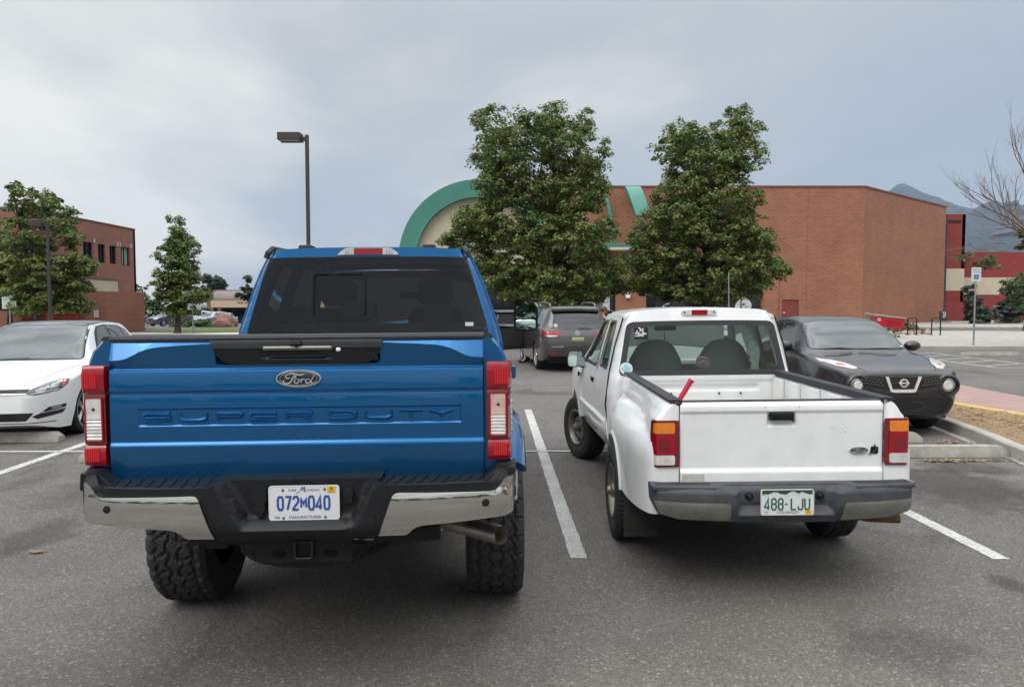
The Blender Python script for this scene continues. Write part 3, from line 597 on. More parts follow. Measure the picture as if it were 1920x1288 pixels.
# ================================================================ trees and plants
LEAF1 = M_leaf('linden_leaf', [(.060, .102, .021), (.10, .15, .033), (.155, .20, .05), (.245, .285, .085)], .3)
LEAF2 = M_leaf('dark_leaf', [(.04, .09, .028), (.065, .13, .04), (.10, .17, .055), (.17, .22, .075)], .3)
LEAF3 = M_leaf('yellowish_leaf', [(.07, .085, .03), (.11, .12, .045), (.16, .15, .06), (.2, .15, .08)], .3)
NEEDLE = M_leaf('pine_needle', [(.018, .036, .022), (.03, .052, .032), (.04, .062, .036)], .1)
JUNI = M_leaf('grey_juniper', [(.035, .052, .042), (.05, .07, .055), (.065, .085, .062)], .1)
BARK = M('bark', (.075, .06, .05), .95, var=(9, .4, 6), bump=(25, .8, .03)); TWIG = M('twig_bark', (.16, .12, .10), .9, var=(4, .35))
def leaf_mesh(name, cl, n, size, m, seed, parent, sub=.30, flat_=.5, droop=.4, fill=.3, subn=26):
    """cl: clumps (x,y,z,rx,ry,rz); leaves gather in many small flattened tufts inside every clump"""
    rs = np.random.RandomState(seed); cl = np.array(cl, float); vol = (cl[:, 3]*cl[:, 4]*cl[:, 5])**(2/3.); vol /= vol.sum(); P = []; O = []
    for c, w in zip(cl, vol):
        k = max(4, int(subn*(c[3]*c[5])/.6)); q = rs.normal(size=(k, 3)); q /= np.linalg.norm(q, axis=1)[:, None]
        q *= (fill+(1-fill)*rs.rand(k, 1))**.5; ctr = c[:3]+q*c[3:]; rad = sub*(.6+.8*rs.rand(k)); per = max(3, int(n*w/k))
        for a, r_, qq in zip(ctr, rad, q):
            d = rs.normal(size=(per, 3)); d /= np.linalg.norm(d, axis=1)[:, None]; d *= rs.rand(per, 1)**.4
            p = a+d*np.array([r_, r_, r_*flat_]); p[:, 2] -= droop*(d[:, 0]**2+d[:, 1]**2)*r_; P.append(p); O.append(d*.5+qq*.5)
    P = np.concatenate(P); O = np.concatenate(O); N = len(P)
    nrm = O*.8+np.array([0, -.05, .75])+rs.normal(size=(N, 3))*.42; nrm /= np.linalg.norm(nrm, axis=1)[:, None]
    t = rs.normal(size=(N, 3))+O*1.2+np.array([0, 0, -.5]); t -= nrm*(t*nrm).sum(1)[:, None]; t /= np.linalg.norm(t, axis=1)[:, None]; b = np.cross(nrm, t)
    s = size*(.65+.7*rs.rand(N, 1)); V = np.stack([P-t*s*.55, P+b*s*.36+nrm*s*.1, P+t*s*.6-nrm*s*.08, P-b*s*.36+nrm*s*.1], 1).reshape(-1, 3)
    me = bpy.data.meshes.new(name); me.vertices.add(4*N); me.vertices.foreach_set('co', V.ravel()); me.loops.add(4*N); me.loops.foreach_set('vertex_index', np.arange(4*N, dtype=np.int32))
    me.polygons.add(N); me.polygons.foreach_set('loop_start', np.arange(0, 4*N, 4, dtype=np.int32)); me.polygons.foreach_set('loop_total', np.full(N, 4, dtype=np.int32)); me.update(calc_edges=True)
    me.materials.append(m); o = bpy.data.objects.new(name, me); C.objects.link(o); o.parent = parent; return o
def limbs(base_h, top, r0, targets, seed, start=.22):
    rs = random.Random(seed); sh = [tube(spline([(0, 0, -.05), (.03, .02, base_h*.5), (top[0]*.35, top[1]*.35, base_h+(top[2]-base_h)*.35), (top[0]*.7, top[1]*.7, base_h+(top[2]-base_h)*.7), tuple(top)], 4), [max(.02, r0*(1.25-.25*min(i, 4)/4)*(1-(i/16.)*.85)) for i in range(17)], 9)]
    for t in targets:
        h = max(base_h*.75, min(t[2]-.35*math.hypot(t[0], t[1])-.2, top[2]*.9)); f = (h-base_h)/(top[2]-base_h); f = max(0, f); s = (top[0]*f*.9, top[1]*f*.9, h)
        m = (lerp(s[0], t[0], .5)+rs.uniform(-.1, .1), lerp(s[1], t[1], .5)+rs.uniform(-.1, .1), lerp(s[2], t[2], .42)); rr = r0*.34*(1-.6*f)
        sh.append(tube(spline([s, m, t], 4), [lerp(rr, .012, i/8) for i in range(9)], 5, False))
    return join(*sh)
def tree(name, label, x, y, z, cl, trunk_h, r0, n, size, m, seed, cat='tree', group=None, **k):
    t = thing(name, label, cat, (x, y, z), 0, group); top = max(cl, key=lambda c: c[2]); 
    obj('trunk', limbs(trunk_h, (top[0], top[1], top[2]), r0, [c[:3] for c in cl], seed), k.pop('bark', BARK), t, smooth=60); leaf_mesh('crown', cl, n, size, m, seed, t, **k); return t
def from_px(lst, X0, Y, z0, depth, seed, copies=3, kx=1.):
    """clumps measured in the photograph, given real depth around the trunk"""
    rs = random.Random(seed); s = Y/1400; out = []; lst = [(960+X0/s+(c[0]-960-X0/s)*kx, c[1], c[2]*kx, c[3]) for c in lst]; x0 = min(c[0]-c[2] for c in lst)*s; x1 = max(c[0]+c[2] for c in lst)*s; hw = (x1-x0)/2
    for (cx, cy, rx, ry) in lst:
        X = (cx-960)*s-X0; Z = (570-cy)*s+1.75-z0; w = depth*math.sqrt(max(.06, 1-min(1, abs(X)/hw)**2))
        for k in range(copies):
            f = lerp(-1, 1, (k+.5)/copies)+rs.uniform(-.2, .2); out.append((X+rs.uniform(-.12, .12)*(k != 0), f*w, Z+rs.uniform(-.15, .05), rx*s*.92, (rx*s+.2)*.85, ry*s*.85))
    return out
t1 = [(925,248,34,34),(968,262,32,36),(1030,232,34,30),(1002,262,26,36),(1086,244,20,34),(912,300,32,26),(955,318,44,40),(1045,295,46,46),(1098,312,36,40),(928,362,44,38),(1000,365,50,46),(1070,372,54,48),(1112,362,26,36),(888,412,46,30),(935,430,54,42),(1000,445,58,48),(1068,452,62,52),(1122,448,28,44),(860,452,34,24),(905,488,46,34),(952,515,52,40),(1015,520,56,40),(1078,525,56,40),(1136,505,32,38),(1158,525,28,28),(965,550,30,20),(1040,552,40,18),(1105,550,36,18)]
c1 = from_px(t1, 2.0, 33, 0, 3.1, 1)
tree('linden_tree', 'taller left tree of the pair in front of the store with a two-horned crown', 2.0, 33, 0, c1, 2.2, .2, 110000, .115, LEAF1, 11)
t2 = [(1363,228,18,28),(1384,262,26,34),(1352,268,26,30),(1262,262,32,28),(1298,278,36,32),(1372,312,34,42),(1330,325,42,38),(1278,312,32,30),(1268,362,44,34),(1312,378,48,42),(1378,376,28,40),(1340,430,52,46),(1240,410,42,30),(1285,432,54,44),(1385,445,46,46),(1208,442,34,28),(1418,452,28,30),(1196,486,32,34),(1242,492,52,40),(1310,500,56,42),(1382,502,56,40),(1436,492,34,28),(1462,508,14,14),(1212,530,36,24),(1275,545,44,20),(1340,548,44,20),(1400,535,36,24)]
c2 = from_px(t2, 8.4, 34, 0, 2.8, 2)
tree('linden_tree', 'right tree of the pair in front of the store with one pointed leader', 8.4, 34, 0, c2, 2.2, .19, 105000, .115, LEAF1, 12)
t3 = [(72,356,12,10),(86,370,18,14),(62,392,16,14),(98,398,18,16),(120,385,14,10),(78,425,22,16),(122,418,20,14),(62,450,20,16),(105,455,24,18),(148,440,18,14),(70,490,36,28),(125,500,40,30),(170,490,26,22),(60,535,40,26),(110,545,44,28),(160,535,28,22),(185,500,12,12),(150,570,26,16),(90,575,36,14)]
tree('broad_tree', 'tall bright green tree behind the left lamp post, in front of the brick office', -25.8, 40.5, 0, from_px(t3, -25.8, 40.5, 0, 2.3, 3, kx=.86), 1.9, .17, 26000, .16, LEAF1, 13)
t4 = [(5,420,22,18),(20,455,26,24),(-10,470,30,30),(30,500,26,26),(0,520,34,26),(35,545,30,22),(-30,540,30,30),(5,565,34,14)]
tree('broad_tree', 'dark green tree cut by the left edge of the photo behind the lane sign', -28.6, 42.5, 0, from_px(t4, -28.6, 42.5, 0, 2.0, 4), 1.8, .17, 16000, .16, LEAF1, 14)
t5 = [(335,412,6,8),(338,435,18,14),(325,460,20,18),(350,458,22,20),(318,485,18,14),(345,490,26,20),(312,520,22,18),(340,525,30,20),(365,515,18,20),(305,550,18,14),(330,555,30,18),(365,550,24,18),(385,545,14,16),(340,580,28,12)]
tree('street_tree', 'slim young tree with a bare brown tip on the lawn behind the blue truck', -19.9, 44.4, 0, from_px(t5, -19.9, 44.4, 0, 1.2, 5, kx=.82), 1.5, .2, 22000, .14, LEAF1, 15, sub=.3)
t6 = [(396,520,12,10),(408,530,14,12),(398,540,18,10),(418,542,10,8),(390,552,12,8)]
tree('pine_tree', 'distant dark round pine above the barrel-roofed office', -54, 135, -1.3, from_px(t6, -54, 135, -1.3, 2.2, 6), 2.2, .25, 7000, .34, NEEDLE, 16, sub=.6, subn=5)
t7 = [(468,522,6,8),(458,540,8,8),(472,545,8,9),(462,558,10,8),(478,560,10,10),(448,553,7,5)]
tree('pine_tree', 'thin pine with open branches beside the truck cab, before the office sign', -33.0, 94, -1.0, from_px(t7, -33, 94, -1.0, 1.0, 7), 1.8, .16, 2600, .26, NEEDLE, 17, sub=.34, subn=5)
t8 = [(262,540,8,12),(270,560,14,14),(290,575,16,14),(262,590,14,12),(300,560,14,16),(315,590,18,12),(285,595,16,10),(360,590,16,12),(385,585,14,12)]
tree('leafy_bush', 'loose green shrubs and saplings right of the brick enclosure', -54, 112, -1.3, from_px(t8, -54, 112, -1.3, 2.2, 8), .5, .08, 9000, .32, LEAF2, 18, cat='bush', subn=7)
# shrubs by the red building
def bush(name, label, x, y, z, lst, Y, m, n, seed, size=.13, dep=.8, sub=.3):
    return tree(name, label, x, y, z, from_px(lst, x, Y, z, dep, seed), .3, .05, n, size, m, seed, cat='bush', sub=sub, subn=9)
bush('juniper_bush', 'grey-green juniper left of the accessible parking sign post at the red wall', 39.6, 62, .16, [(1818,545,12,14),(1825,565,16,14),(1835,582,20,16),(1850,590,14,14),(1825,598,22,10)], 62, JUNI, 6000, 21, .17, 1.0)
bush('juniper_bush', 'tall grey-green juniper right of the cream box at the red wall', 43.0, 62, .16, [(1890,540,14,14),(1900,565,18,20),(1895,590,20,14),(1912,545,14,20),(1880,575,12,12),(1925,580,16,20)], 62, JUNI, 8000, 22, .17, 1.0)
bush('leafy_bush', 'green bush hanging over the right edge by the red wall', 30.8, 45, .1, [(1905,525,16,10),(1920,540,18,18),(1918,565,14,16),(1935,520,24,16),(1932,580,22,16)], 45, LEAF2, 5000, 23, .15, 1.0)
bush('dry_bush', 'sprawling dry bush with rocks behind the two bike racks', 21.7, 41, .13, [(1690,605,14,10),(1700,618,20,9),(1715,612,12,8),(1725,622,12,7),(1675,618,14,8)], 41, LEAF3, 3600, 24, .1, .7, .22)
bush('dry_bush', 'small dry bush behind the red shopping cart', 19.3, 42, .13, [(1640,596,10,6),(1655,600,10,8),(1630,606,12,8)], 42, LEAF3, 1500, 25, .1, .5, .22)
# bare tree
def bare(name, label, x, y, z, seed):
    rs = random.Random(seed); t = thing(name, label, 'tree', (x, y, z)); sh = []; lv = []
    def br(p, d, L, r, dep):
        q = p; pts = [p]; dd = Vector(d)
        for i in range(4):
            dd = (dd+Vector((rs.uniform(-.16, .16), rs.uniform(-.16, .16), rs.uniform(-.05, .13)))).normalized(); q = q+dd*L/4; pts.append(q)
        sh.append(tube(pts, [lerp(r, r*.5, i/4) for i in range(5)], 5 if r > .02 else 3, False))
        if dep == 0: return
        for k in range(3 if dep > 1 else 4):
            f = rs.uniform(.3, 1); i = min(3, int(f*4)); b = pts[i].lerp(pts[i+1], f*4-i); a = Vector((rs.uniform(-1, 1), rs.uniform(-1, 1), rs.uniform(-.25, .9)))
            br(b, (dd*1.25+a*.75).normalized(), L*rs.uniform(.45, .72), max(.0045, r*.48), dep-1)
    sh.append(tube(spline([(0, 0, -.1), (.02, 0, 1.6), (-.05, 0, 3.2), (0, 0, 4.3)], 4), [.2-.006*i for i in range(13)], 10))
    for d, L in (((-1, .1, .38), 2.2), ((-.85, -.3, .55), 2.4), ((-.75, .35, .75), 2.3), ((-.2, .1, 1.1), 2.5), ((-.05, -.4, 1.1), 2.3), ((.3, .2, 1), 2.3), ((.7, -.2, .6), 2.1), ((-1, -.2, .12), 1.9), ((.1, .8, .7), 2.0), ((-.35, -.2, .95), 2.3)):
        br(Vector((0, 0, 4.1+rs.uniform(-.3, .3))), Vector(d).normalized(), L*1.18, .042, 3)
    for k in range(26):
        p = Vector((rs.uniform(-3.2, -.6), rs.uniform(-.9, .9), rs.uniform(3.2, 4.3))); br(p, Vector((-.8, rs.uniform(-.5, .5), rs.uniform(-.5, .2))).normalized(), rs.uniform(.6, 1.1), .009, 1)
    obj('trunk', join(*sh), TWIG, t, smooth=60)
    leaf_mesh('crown', [(-.5, 0, 4.35, .5, .5, .3), (-.2, 0, 3.9, .5, .5, .3), (-2.3, -.2, 3.35, .42, .4, .16), (-2.8, 0, 3.5, .3, .3, .16), (-1.7, .2, 3.3, .3, .3, .16), (.2, 0, 2.7, .6, .5, .4)], 1500, .14, LEAF3, seed, t, sub=.22, subn=12); return t
bare('bare_tree', 'almost leafless tree with fine twigs against the mountain at the right edge', 21.0, 30, .13, 5)
# the planted island under the two big trees, seen through the white pickup's glass
structure('kerb', prism(round_poly([(-2.2, 30.2), (13.0, 30.2), (13.4, 35.8), (-2.4, 35.8)], 1.2, 6), 0, .14, 'z'), CONC, bev=.02); sheet('lawn', round_poly([(-2.0, 30.4), (12.8, 30.4), (13.2, 35.6), (-2.2, 35.6)], 1.1, 6), .15, GRASS)
for i_, (x_, y_, lab_) in enumerate(((4.4, 31.6, 'low round green shrub on the tree island left of the pickup cab'), (7.4, 31.5, 'low round green shrub on the tree island seen through the pickup rear window'), (10.4, 31.7, 'low round green shrub on the tree island hidden behind the pickup cab'))):
    b_ = thing('low_shrub', lab_, 'bush', (x_, y_, .15), 0, 'low shrubs on the tree island'); leaf_mesh('foliage', [(-.7, 0, .3, .6, .5, .3), (0, .1, .38, .7, .5, .34), (.75, 0, .28, .6, .5, .28)], 2600, .12, LEAF1, 60+i_, b_, sub=.25); obj('stems', tube([(0, 0, -.05), (.1, 0, .3)], .03, 5), BARK, b_)
# a belt of trees across the lot behind the photographer (seen mirrored in the paint and glass)
rs_ = random.Random(77); cl = []
for i in range(44):
    x = -95+i*4.4+rs_.uniform(-1.5, 1.5); h = rs_.uniform(2.6, 4.4)+1.2*math.sin(i*.55); y = rs_.uniform(-3, 3)
    for k in range(3): cl.append((x+rs_.uniform(-1.4, 1.4), y, h*(.25+.25*k)+rs_.uniform(-.4, .4), 2.6-.4*k, 2.2, h*.26))
belt = bpy.data.objects.new('tree_belt', None); C.objects.link(belt); belt.location = (0, -46, 0); tag(belt, 'belt of leafy trees mirrored in the blue tailgate and chrome', 'wood', kind='stuff')
leaf_mesh('foliage', cl, 34000, .55, LEAF2, 31, belt, sub=1.0, subn=1.2)
# ================================================================ street furniture
def lamp_post(label, x, y, h, z0=0, head=.75, rz=0.):
    t = thing('street_lamp', label, 'lamp post', (x, y, z0), rz, 'parking lot lamp posts')
    obj('pole', join(box(-.055, .055, -.055, .055, .55, h), box(-.1, .1, -.1, .1, .5, .58)), DKMET, t, smooth=0); obj('base', lathe([(.24, 0), (.24, .5), (.2, .54), (.001, .545)], 20), CONC, t, smooth=30)
    a = obj('arm', box(-.22, -.055, -.045, .045, h-.2, h-.07), DKMET, t, smooth=0)
    w = head; hd = obj('lamp_head', join(loft([[(-.2-w, -.2, z), (-.2, -.2, z), (-.2, .3, z), (-.2-w, .3, z)] for z in (h-.18, h+.06)], cap0=False), box(-.2-w, -.2, -.2, -.18, h-.2, h-.17), box(-.2-w, -.2, .28, .3, h-.2, h-.17)), DKMET, t, smooth=0)
    obj('lens', box(-.2-w+.03, -.23, -.17, .27, h-.17, h-.16), M('lamp_lens', (.35, .33, .30), .3), t, smooth=0); return t
lamp_post('tall dark lamp post rising behind the blue truck cab', -6.94, 25.6, 7.45)
lamp_post('smaller lamp post standing before the tall green tree on the left', -22.25, 36, 5.65, 0, .58)
def octo(r): return [(r*math.cos(PI/8+PI/4*i), r*math.sin(PI/8+PI/4*i)) for i in range(8)]
s = thing('stop_sign', 'octagonal stop sign seen from its grey back beside the young tree', 'sign', (-18.85, 44.1, 0), R(-8))
obj('post', box(-.03, .03, -.03, .03, 0, 2.55), GALV, s, smooth=0); obj('panel', prism([(a, b+2.25) for a, b in octo(.38)], .032, .04), M('sign_back', (.19, .20, .20), .5, metal=.3), s, smooth=0)
BLK = M('sign_black', (.02, .02, .02), .6); GRN = M('sign_green', (.03, .20, .15), .5); SBLU = M('sign_blue', (.02, .07, .33), .5); SW = M('sign_face', (.58, .64, .64), .5)
s = thing('lane_sign', 'white lane sign with an arrow reading begin right turn lane on the far left', 'sign', (-26.9, 40, 0), R(6))
obj('post', box(-.03, .03, .012, .06, 0, 2.3), GALV, s, smooth=0); obj('panel', prism(rrect(0, 1.86, .72, .74, .04), -.004, .006), SW, s, smooth=0)
obj('lettering', join(text('BEGIN', .12, -.006, -.02, 2.12, .001), text('RIGHT TURN LANE', .1, -.006, 0, 2.0, .001, sx=.72), text('YIELD TO BIKES', .1, -.006, 0, 1.62, .001, sx=.76)), BLK, s, smooth=0)
obj('arrow', patch([(-.1, 1.74), (.03, 1.76), (.0, 1.79), (.09, 1.86), (.05, 1.9), (-.04, 1.83), (-.06, 1.87)], on(-.0065), None, (), .003), BLK, s, smooth=0)
s = thing('accessible_parking_sign', 'white and green reserved parking sign with blue wheelchair symbol on a steel post', 'sign', (18.12, 29.25, .13), R(-4))
obj('post', tube([(0, .03, 0), (0, .03, 2.9)], .035, 10), GALV, s)
obj('panel', prism(rrect(0, 2.77, .36, .54, .03), -.012, -.004), SW, s, smooth=0)
obj('lettering', join(text('RESERVED', .07, -.014, 0, 2.955, .001, sx=.9), text('PARKING', .07, -.014, 0, 2.865, .001, sx=.9)), GRN, s, smooth=0)
obj('symbol_field', prism(rrect(0, 2.67, .18, .18, .015), -.0145, -.0125), SBLU, s, smooth=0)
obj('wheelchair_symbol', join(prism(ell(-.012, 2.733, .013, .013, 12), -.017, -.015), stroke([(-.012, 2.715), (-.008, 2.672), (.025, 2.672), (.04, 2.63), (.055, 2.637)], .013, -.017, -.015), stroke([(-.008, 2.695), (.022, 2.695)], .011, -.0175, -.0155), stroke([(-.03+.0+.036*math.cos(a), 2.648+.036*math.sin(a)) for a in np.linspace(1.9, 5.9, 12)], .011, -.018, -.016)), SW, s, smooth=0)
for i, (x, lab) in enumerate(((20.85, 'left black hoop bike rack beside the dry bush'), (22.1, 'right black hoop bike rack beside the striped bin'))):
    t = thing('bike_rack', lab, 'bike rack', (x, 38.9, .13), 0, 'hoop bike racks')
    obj('hoop', tube([(-.23, 0, 0), (-.23, 0, .78)]+[(-.23+.12-.12*math.cos(a), 0, .78+.12*math.sin(a)) for a in np.linspace(.25, PI/2, 5)]+[(.11+.12*math.sin(a), 0, .78+.12*math.cos(a)) for a in np.linspace(0, PI/2-.25, 5)]+[(.23, 0, .78), (.23, 0, 0)], .032, 10), BLACKP, t)
    for sx in (-1, 1): obj('foot', lathe([(.085, 0), (.085, .012), (.05, .02)], 14, c=(sx*.23, 0, 0)), BLACKP, t)
b = thing('trash_bin', 'dark bin with white zigzag marks at the brick corner', 'bin', (36.95, 64, 0)); obj('body', lathe([(.30, 0), (.36, .05), (.38, .95), (.34, 1.0), (.001, 1.0)], 20), M('bin_dark', (.05, .055, .055), .6), b); obj('plinth', box(-.6, .6, -.3, .4, -.3, -.003), CONC, b)
obj('marks', join(*[stroke([(x, .9), (x+.08, .62), (x, .35)], .07, -.41, -.37) for x in (-.24, -.08)]), WHITEP, b, smooth=0); b.location.z = .3; b.scale = (.85, .85, .85)
b = thing('utility_box', 'small beige utility box with pale lid between the junipers', 'utility box', (41.6, 63, .16)); obj('cabinet', box(-.7, .7, -.4, .4, 0, 1.25), M('beige_box', (.33, .27, .22), .8), b, bev=.02); obj('lid', box(-.75, .75, -.45, .45, 1.253, 1.45), M('beige_lid', (.5, .46, .38), .8), b, bev=.02)
# shopping cart
CR = M('cart_red', (.42, .008, .02), .4); CRD = M('cart_red_dark', (.28, .006, .014), .5); CG = M('cart_grey', (.32, .31, .27), .6)
t = thing('shopping_cart', 'red plastic shopping cart with a bullseye badge parked behind the black crossover', 'shopping cart', (18.1, 36.2, .13), R(-6))
ring = lambda x, w, z: None
obj('basket', loft([[(-.62, -.27, 1.02), (.78, -.30, .90), (.78, .30, .90), (-.62, .27, 1.02)], [(-.52, -.24, .55), (.70, -.24, .40), (.70, .24, .40), (-.52, .24, .55)]][::-1], cap1=False), CR, t, smooth=0)
obj('rim', tube([(-.74, -.3, 1.12), (.80, -.32, .93), (.80, .32, .93), (-.74, .3, 1.12), (-.74, -.3, 1.12)], .03, 8), CG, t); obj('handle', tube([(-.86, -.3, 1.17), (-.86, .3, 1.17)], .024, 8), CG, t)
obj('slots', join(*[box(.0+i*.11, .06+i*.11, -.296+.0, -.28, .62, .82) for i in range(6)]), CRD, t, smooth=0)
obj('frame', join(tube([(-.5, -.22, .5), (-.42, -.22, .16), (.6, -.2, .16), (.62, -.2, .42)], .018, 6), tube([(-.5, .22, .5), (-.42, .22, .16), (.6, .2, .16), (.62, .2, .42)], .018, 6)), CG, t)
bd = obj('badge', join(prism(ell(-.40, .86, .085, .085, 24), -.292, -.284)), SW, t, smooth=0); obj('bullseye', join(stroke(ell(-.40, .86, .055, .055, 24), .022, -.296, -.2925, True), prism(ell(-.40, .86, .02, .02, 14), -.296, -.2925)), CR, bd, smooth=0)
for x, y in ((-.42, -.22), (-.42, .22), (.55, -.2), (.55, .2)): obj('wheel', lathe([(.02, -.014), (.062, -.014), (.065, 0), (.062, .014), (.02, .014)], 14, 'y', (x, y, .065)), BLACKP, t)
# rocks, boulder, hedge, bollards far left, leaf litter
def rock(label, x, y, z, sx, sy, sz, m, seed, group=None):
    rs = np.random.RandomState(seed); V, F = ico((0, 0, 0), 1, 3); V = [tuple(np.array(v)*(1+.22*math.sin(v[0]*3+seed)+.18*math.sin(v[1]*4+v[2]*3+seed*2)+rs.uniform(-.04, .04))) for v in V]
    o = obj('boulder' if sx > .8 else 'rock', ([(v[0]*sx, v[1]*sy, max(v[2], -.3)*sz) for v in V], F), m, smooth=30); o.location = (x, y, z); return tag(o, label, 'boulder' if sx > .8 else 'rock', group)
rock('pinkish red boulder at the end of the clipped hedge behind the truck', -24.2, 63, gz(-24, 63), 1.15, .8, .85, M('red_rock', (.22, .115, .085), .95, var=(3, .3, 7)), 2)
PR = M('pale_rock_small', (.36, .30, .23), .95, var=(4, .3)); rr = random.Random(9)
for i in range(9): rock('pale rock in the bed under the dry bush by the bike racks', 19.6+i*.36+rr.uniform(-.15, .15), 40.0+rr.uniform(-.3, .3), .16, rr.uniform(.13, .26), .18, rr.uniform(.1, .2), PR, 20+i, 'pale rocks under the dry bush')
hg = thing('clipped_hedge', 'low clipped hedge between the silver sedan and the red boulder', 'hedge', (-26.6, 62.5, gz(-26, 62))); leaf_mesh('foliage', [(x, 0, .3, .5, .5, .32) for x in np.linspace(-1.5, 1.2, 7)], 4500, .13, LEAF2, 41, hg, sub=.3)
obj('stems', join(*[tube([(x, 0, -.1), (x+.05, 0, .3)], .03, 5) for x in np.linspace(-1.5, 1.2, 7)]), BARK, hg)
for i, (px, lab) in enumerate(((277, 'thin grey marker post nearest the brick enclosure'), (322, 'thin grey marker post left of the young tree trunk'), (307, 'thin grey marker post in the middle of three on the lawn'))):
    o = tag(obj('marker_post', lathe([(.03, 0), (.03, 1.0), (.005, 1.02)], 8), GALV), lab, 'post', 'marker posts along the lawn'); o.location = ((px-960)/1400*57, 57, gz(-28, 57)+.03)
rs = np.random.RandomState(5); V, F = [], []
spots = [(4.9, 8.22, .5, .05, 70), (5.75, 8.9, .3, .2, 60), (5.8, 8.2, .2, .3, 40), (5.55, 9.3, .25, .1, 30), (6.9, 10.4, .4, 1.2, 120), (2.9, 7.5, 2.5, 1, 10), (1.0, 11, 1, 2, 5)]
for cx_, cy_, sx, sy, k in spots:
    for i in range(k):
        x, y = cx_+rs.normal()*sx*.5, cy_+rs.normal()*sy*.5; a = rs.rand()*6.28; s_ = rs.uniform(.02, .05); b = len(V); z = .135 if cy_ > 10 and cx_ > 6 else .012; q = rs.uniform(.0, .02)
        V += [(x-s_*math.cos(a), y-s_*math.sin(a), z), (x+s_*.5*math.sin(a), y-s_*.5*math.cos(a), z+q), (x+s_*math.cos(a), y+s_*math.sin(a), z+.004), (x-s_*.5*math.sin(a), y+s_*.5*math.cos(a), z+q*.7)]; F.append((b, b+1, b+2, b+3))
tag(obj('leaf_litter', (V, F), M_leaf('dry_leaf', [(.16, .09, .045), (.3, .2, .1), (.42, .33, .19), (.12, .06, .035)], .15), smooth=0), kind='stuff')
LY = M('yellow_leaf', (.45, .36, .18), .8)
for x, y, lab in ((1.27, 12.3, 'pale yellow fallen leaf on the asphalt left of the white pickup front wheel'), (-3.35, 5.17, 'brown fallen leaf on the asphalt left of the blue truck')):
    o = tag(obj('fallen_leaf', patch(spline([(-.05, 0), (-.02, .025), (.03, .02), (.06, 0), (.02, -.02), (-.02, -.02)], 4, True), lambda u, v: (u, v, .012+.015*math.sin(u*18)**2), .03, (), .002, (0, 0, -1)), LY if x > 0 else M('brown_leaf', (.22, .15, .10), .9)), lab, 'leaf'); o.location = (x, y, 0)
# ================================================================ vehicle materials and shared parts
def M_paint(name, col, metal=.0, rough=.35, flake=.0):
    m = M(name, col, rough, metal, 1.0); n = m.node_tree; p = n.nodes['Principled BSDF']
    p.inputs['Coat Roughness'].default_value = .015; p.inputs['Coat IOR'].default_value = 1.5; return m
BLUE = M_paint('blue_metallic_paint', (.001, .122, .335), .85, .33)
WHITE = M('white_paint', (.78, .79, .795), .32, 0, .7, var=(5, .07, 9)); CREAMW = M('bed_white_paint', (.68, .685, .675), .4, 0, .3, var=(4, .07, 8))
HWHITE = M_paint('bright_white_paint', (.67, .685, .685), 0, .3); DKPAINT = M_paint('black_pearl_paint', (.011, .0095, .0125), .1, .3); DKPAINT.node_tree.nodes['Principled BSDF'].inputs['Coat Weight'].default_value = .65; GRAYP = M_paint('grey_metallic_paint', (.060, .053, .053), .5, .42)
SILV = M_paint('silver_paint', (.30, .33, .36), .6, .4); NAVY = M_paint('slate_paint', (.07, .085, .11), .4, .4)
PLAST = M('black_plastic', (.0095, .010, .0115), .5, spec=.3, var=(30, .12, 3), bump=(220, .25, .0008)); PLGREY = M('grey_plastic', (.030, .033, .038), .62, spec=.3, var=(14, .18, 5)); GLOSSB = M('gloss_black', (.006, .006, .008), .12)
CHROME = M('chrome', (.62, .61, .58), .06, 1.0); SATIN = M('satin_chrome', (.17, .17, .16), .5, 1.0); STEEL = M('exhaust_steel', (.72, .67, .60), .42, 1.0, var=(9, .3, 5)); RUST = M('rusty_pipe', (.17, .085, .06), .8, .3, var=(12, .4, 6))
RUB = M('tyre_rubber', (.021, .021, .022), .78, var=(7, .25, 5)); UNDER = M('underbody', (.010, .010, .011), .8); REDL = M('red_lens', (.30, .002, .013), .14, 0, .4); REDD = M('dark_red_lens', (.17, .004, .012), .1, 0, 1)
REDB = M('bright_red_reflector', (.8, .03, .03), .25); AMB = M('amber_lens', (.75, .22, .015), .12, 0, 1, var=(90, .12, 2)); CLR = M('clear_lens', (.62, .60, .57), .08, 0, 1, var=(22, .18, 3)); CLRP = M('pinkish_lens', (.62, .42, .36), .1, 0, 1, var=(14, .2, 3))
GLASS_T = M_glass('tinted_glass', (.45, .45, .46), .95); GLASS_C = M_glass('clear_glass', (.72, .82, .77), .8); GLASS_D = M('dark_glass', (.012, .014, .016), .02, 0, 0, .9); MIRR = M('mirror_glass', (.48, .62, .57), .02, 1.0)
SEAT = M('seat_cloth', (.15, .18, .178), .9); SEATD = M('dark_seat', (.02, .02, .021), .8); DASH = M('dashboard', (.20, .22, .21), .8); ALLOY = M('alloy', (.44, .44, .43), .3, .85); STWHEEL = M('steel_wheel', (.22, .205, .18), .5, .6, var=(6, .25)); PLATEW = M('plate_white', (.66, .67, .68), .45); INKB = M('plate_blue_ink', (.02, .07, .30), .5); INKG = M('plate_green_ink', (.012, .10, .055), .5); YST = M('orange_sticker', (.72, .42, .05), .5); BADGE = M('badge_navy', (.008, .012, .03), .12, 0, 1)

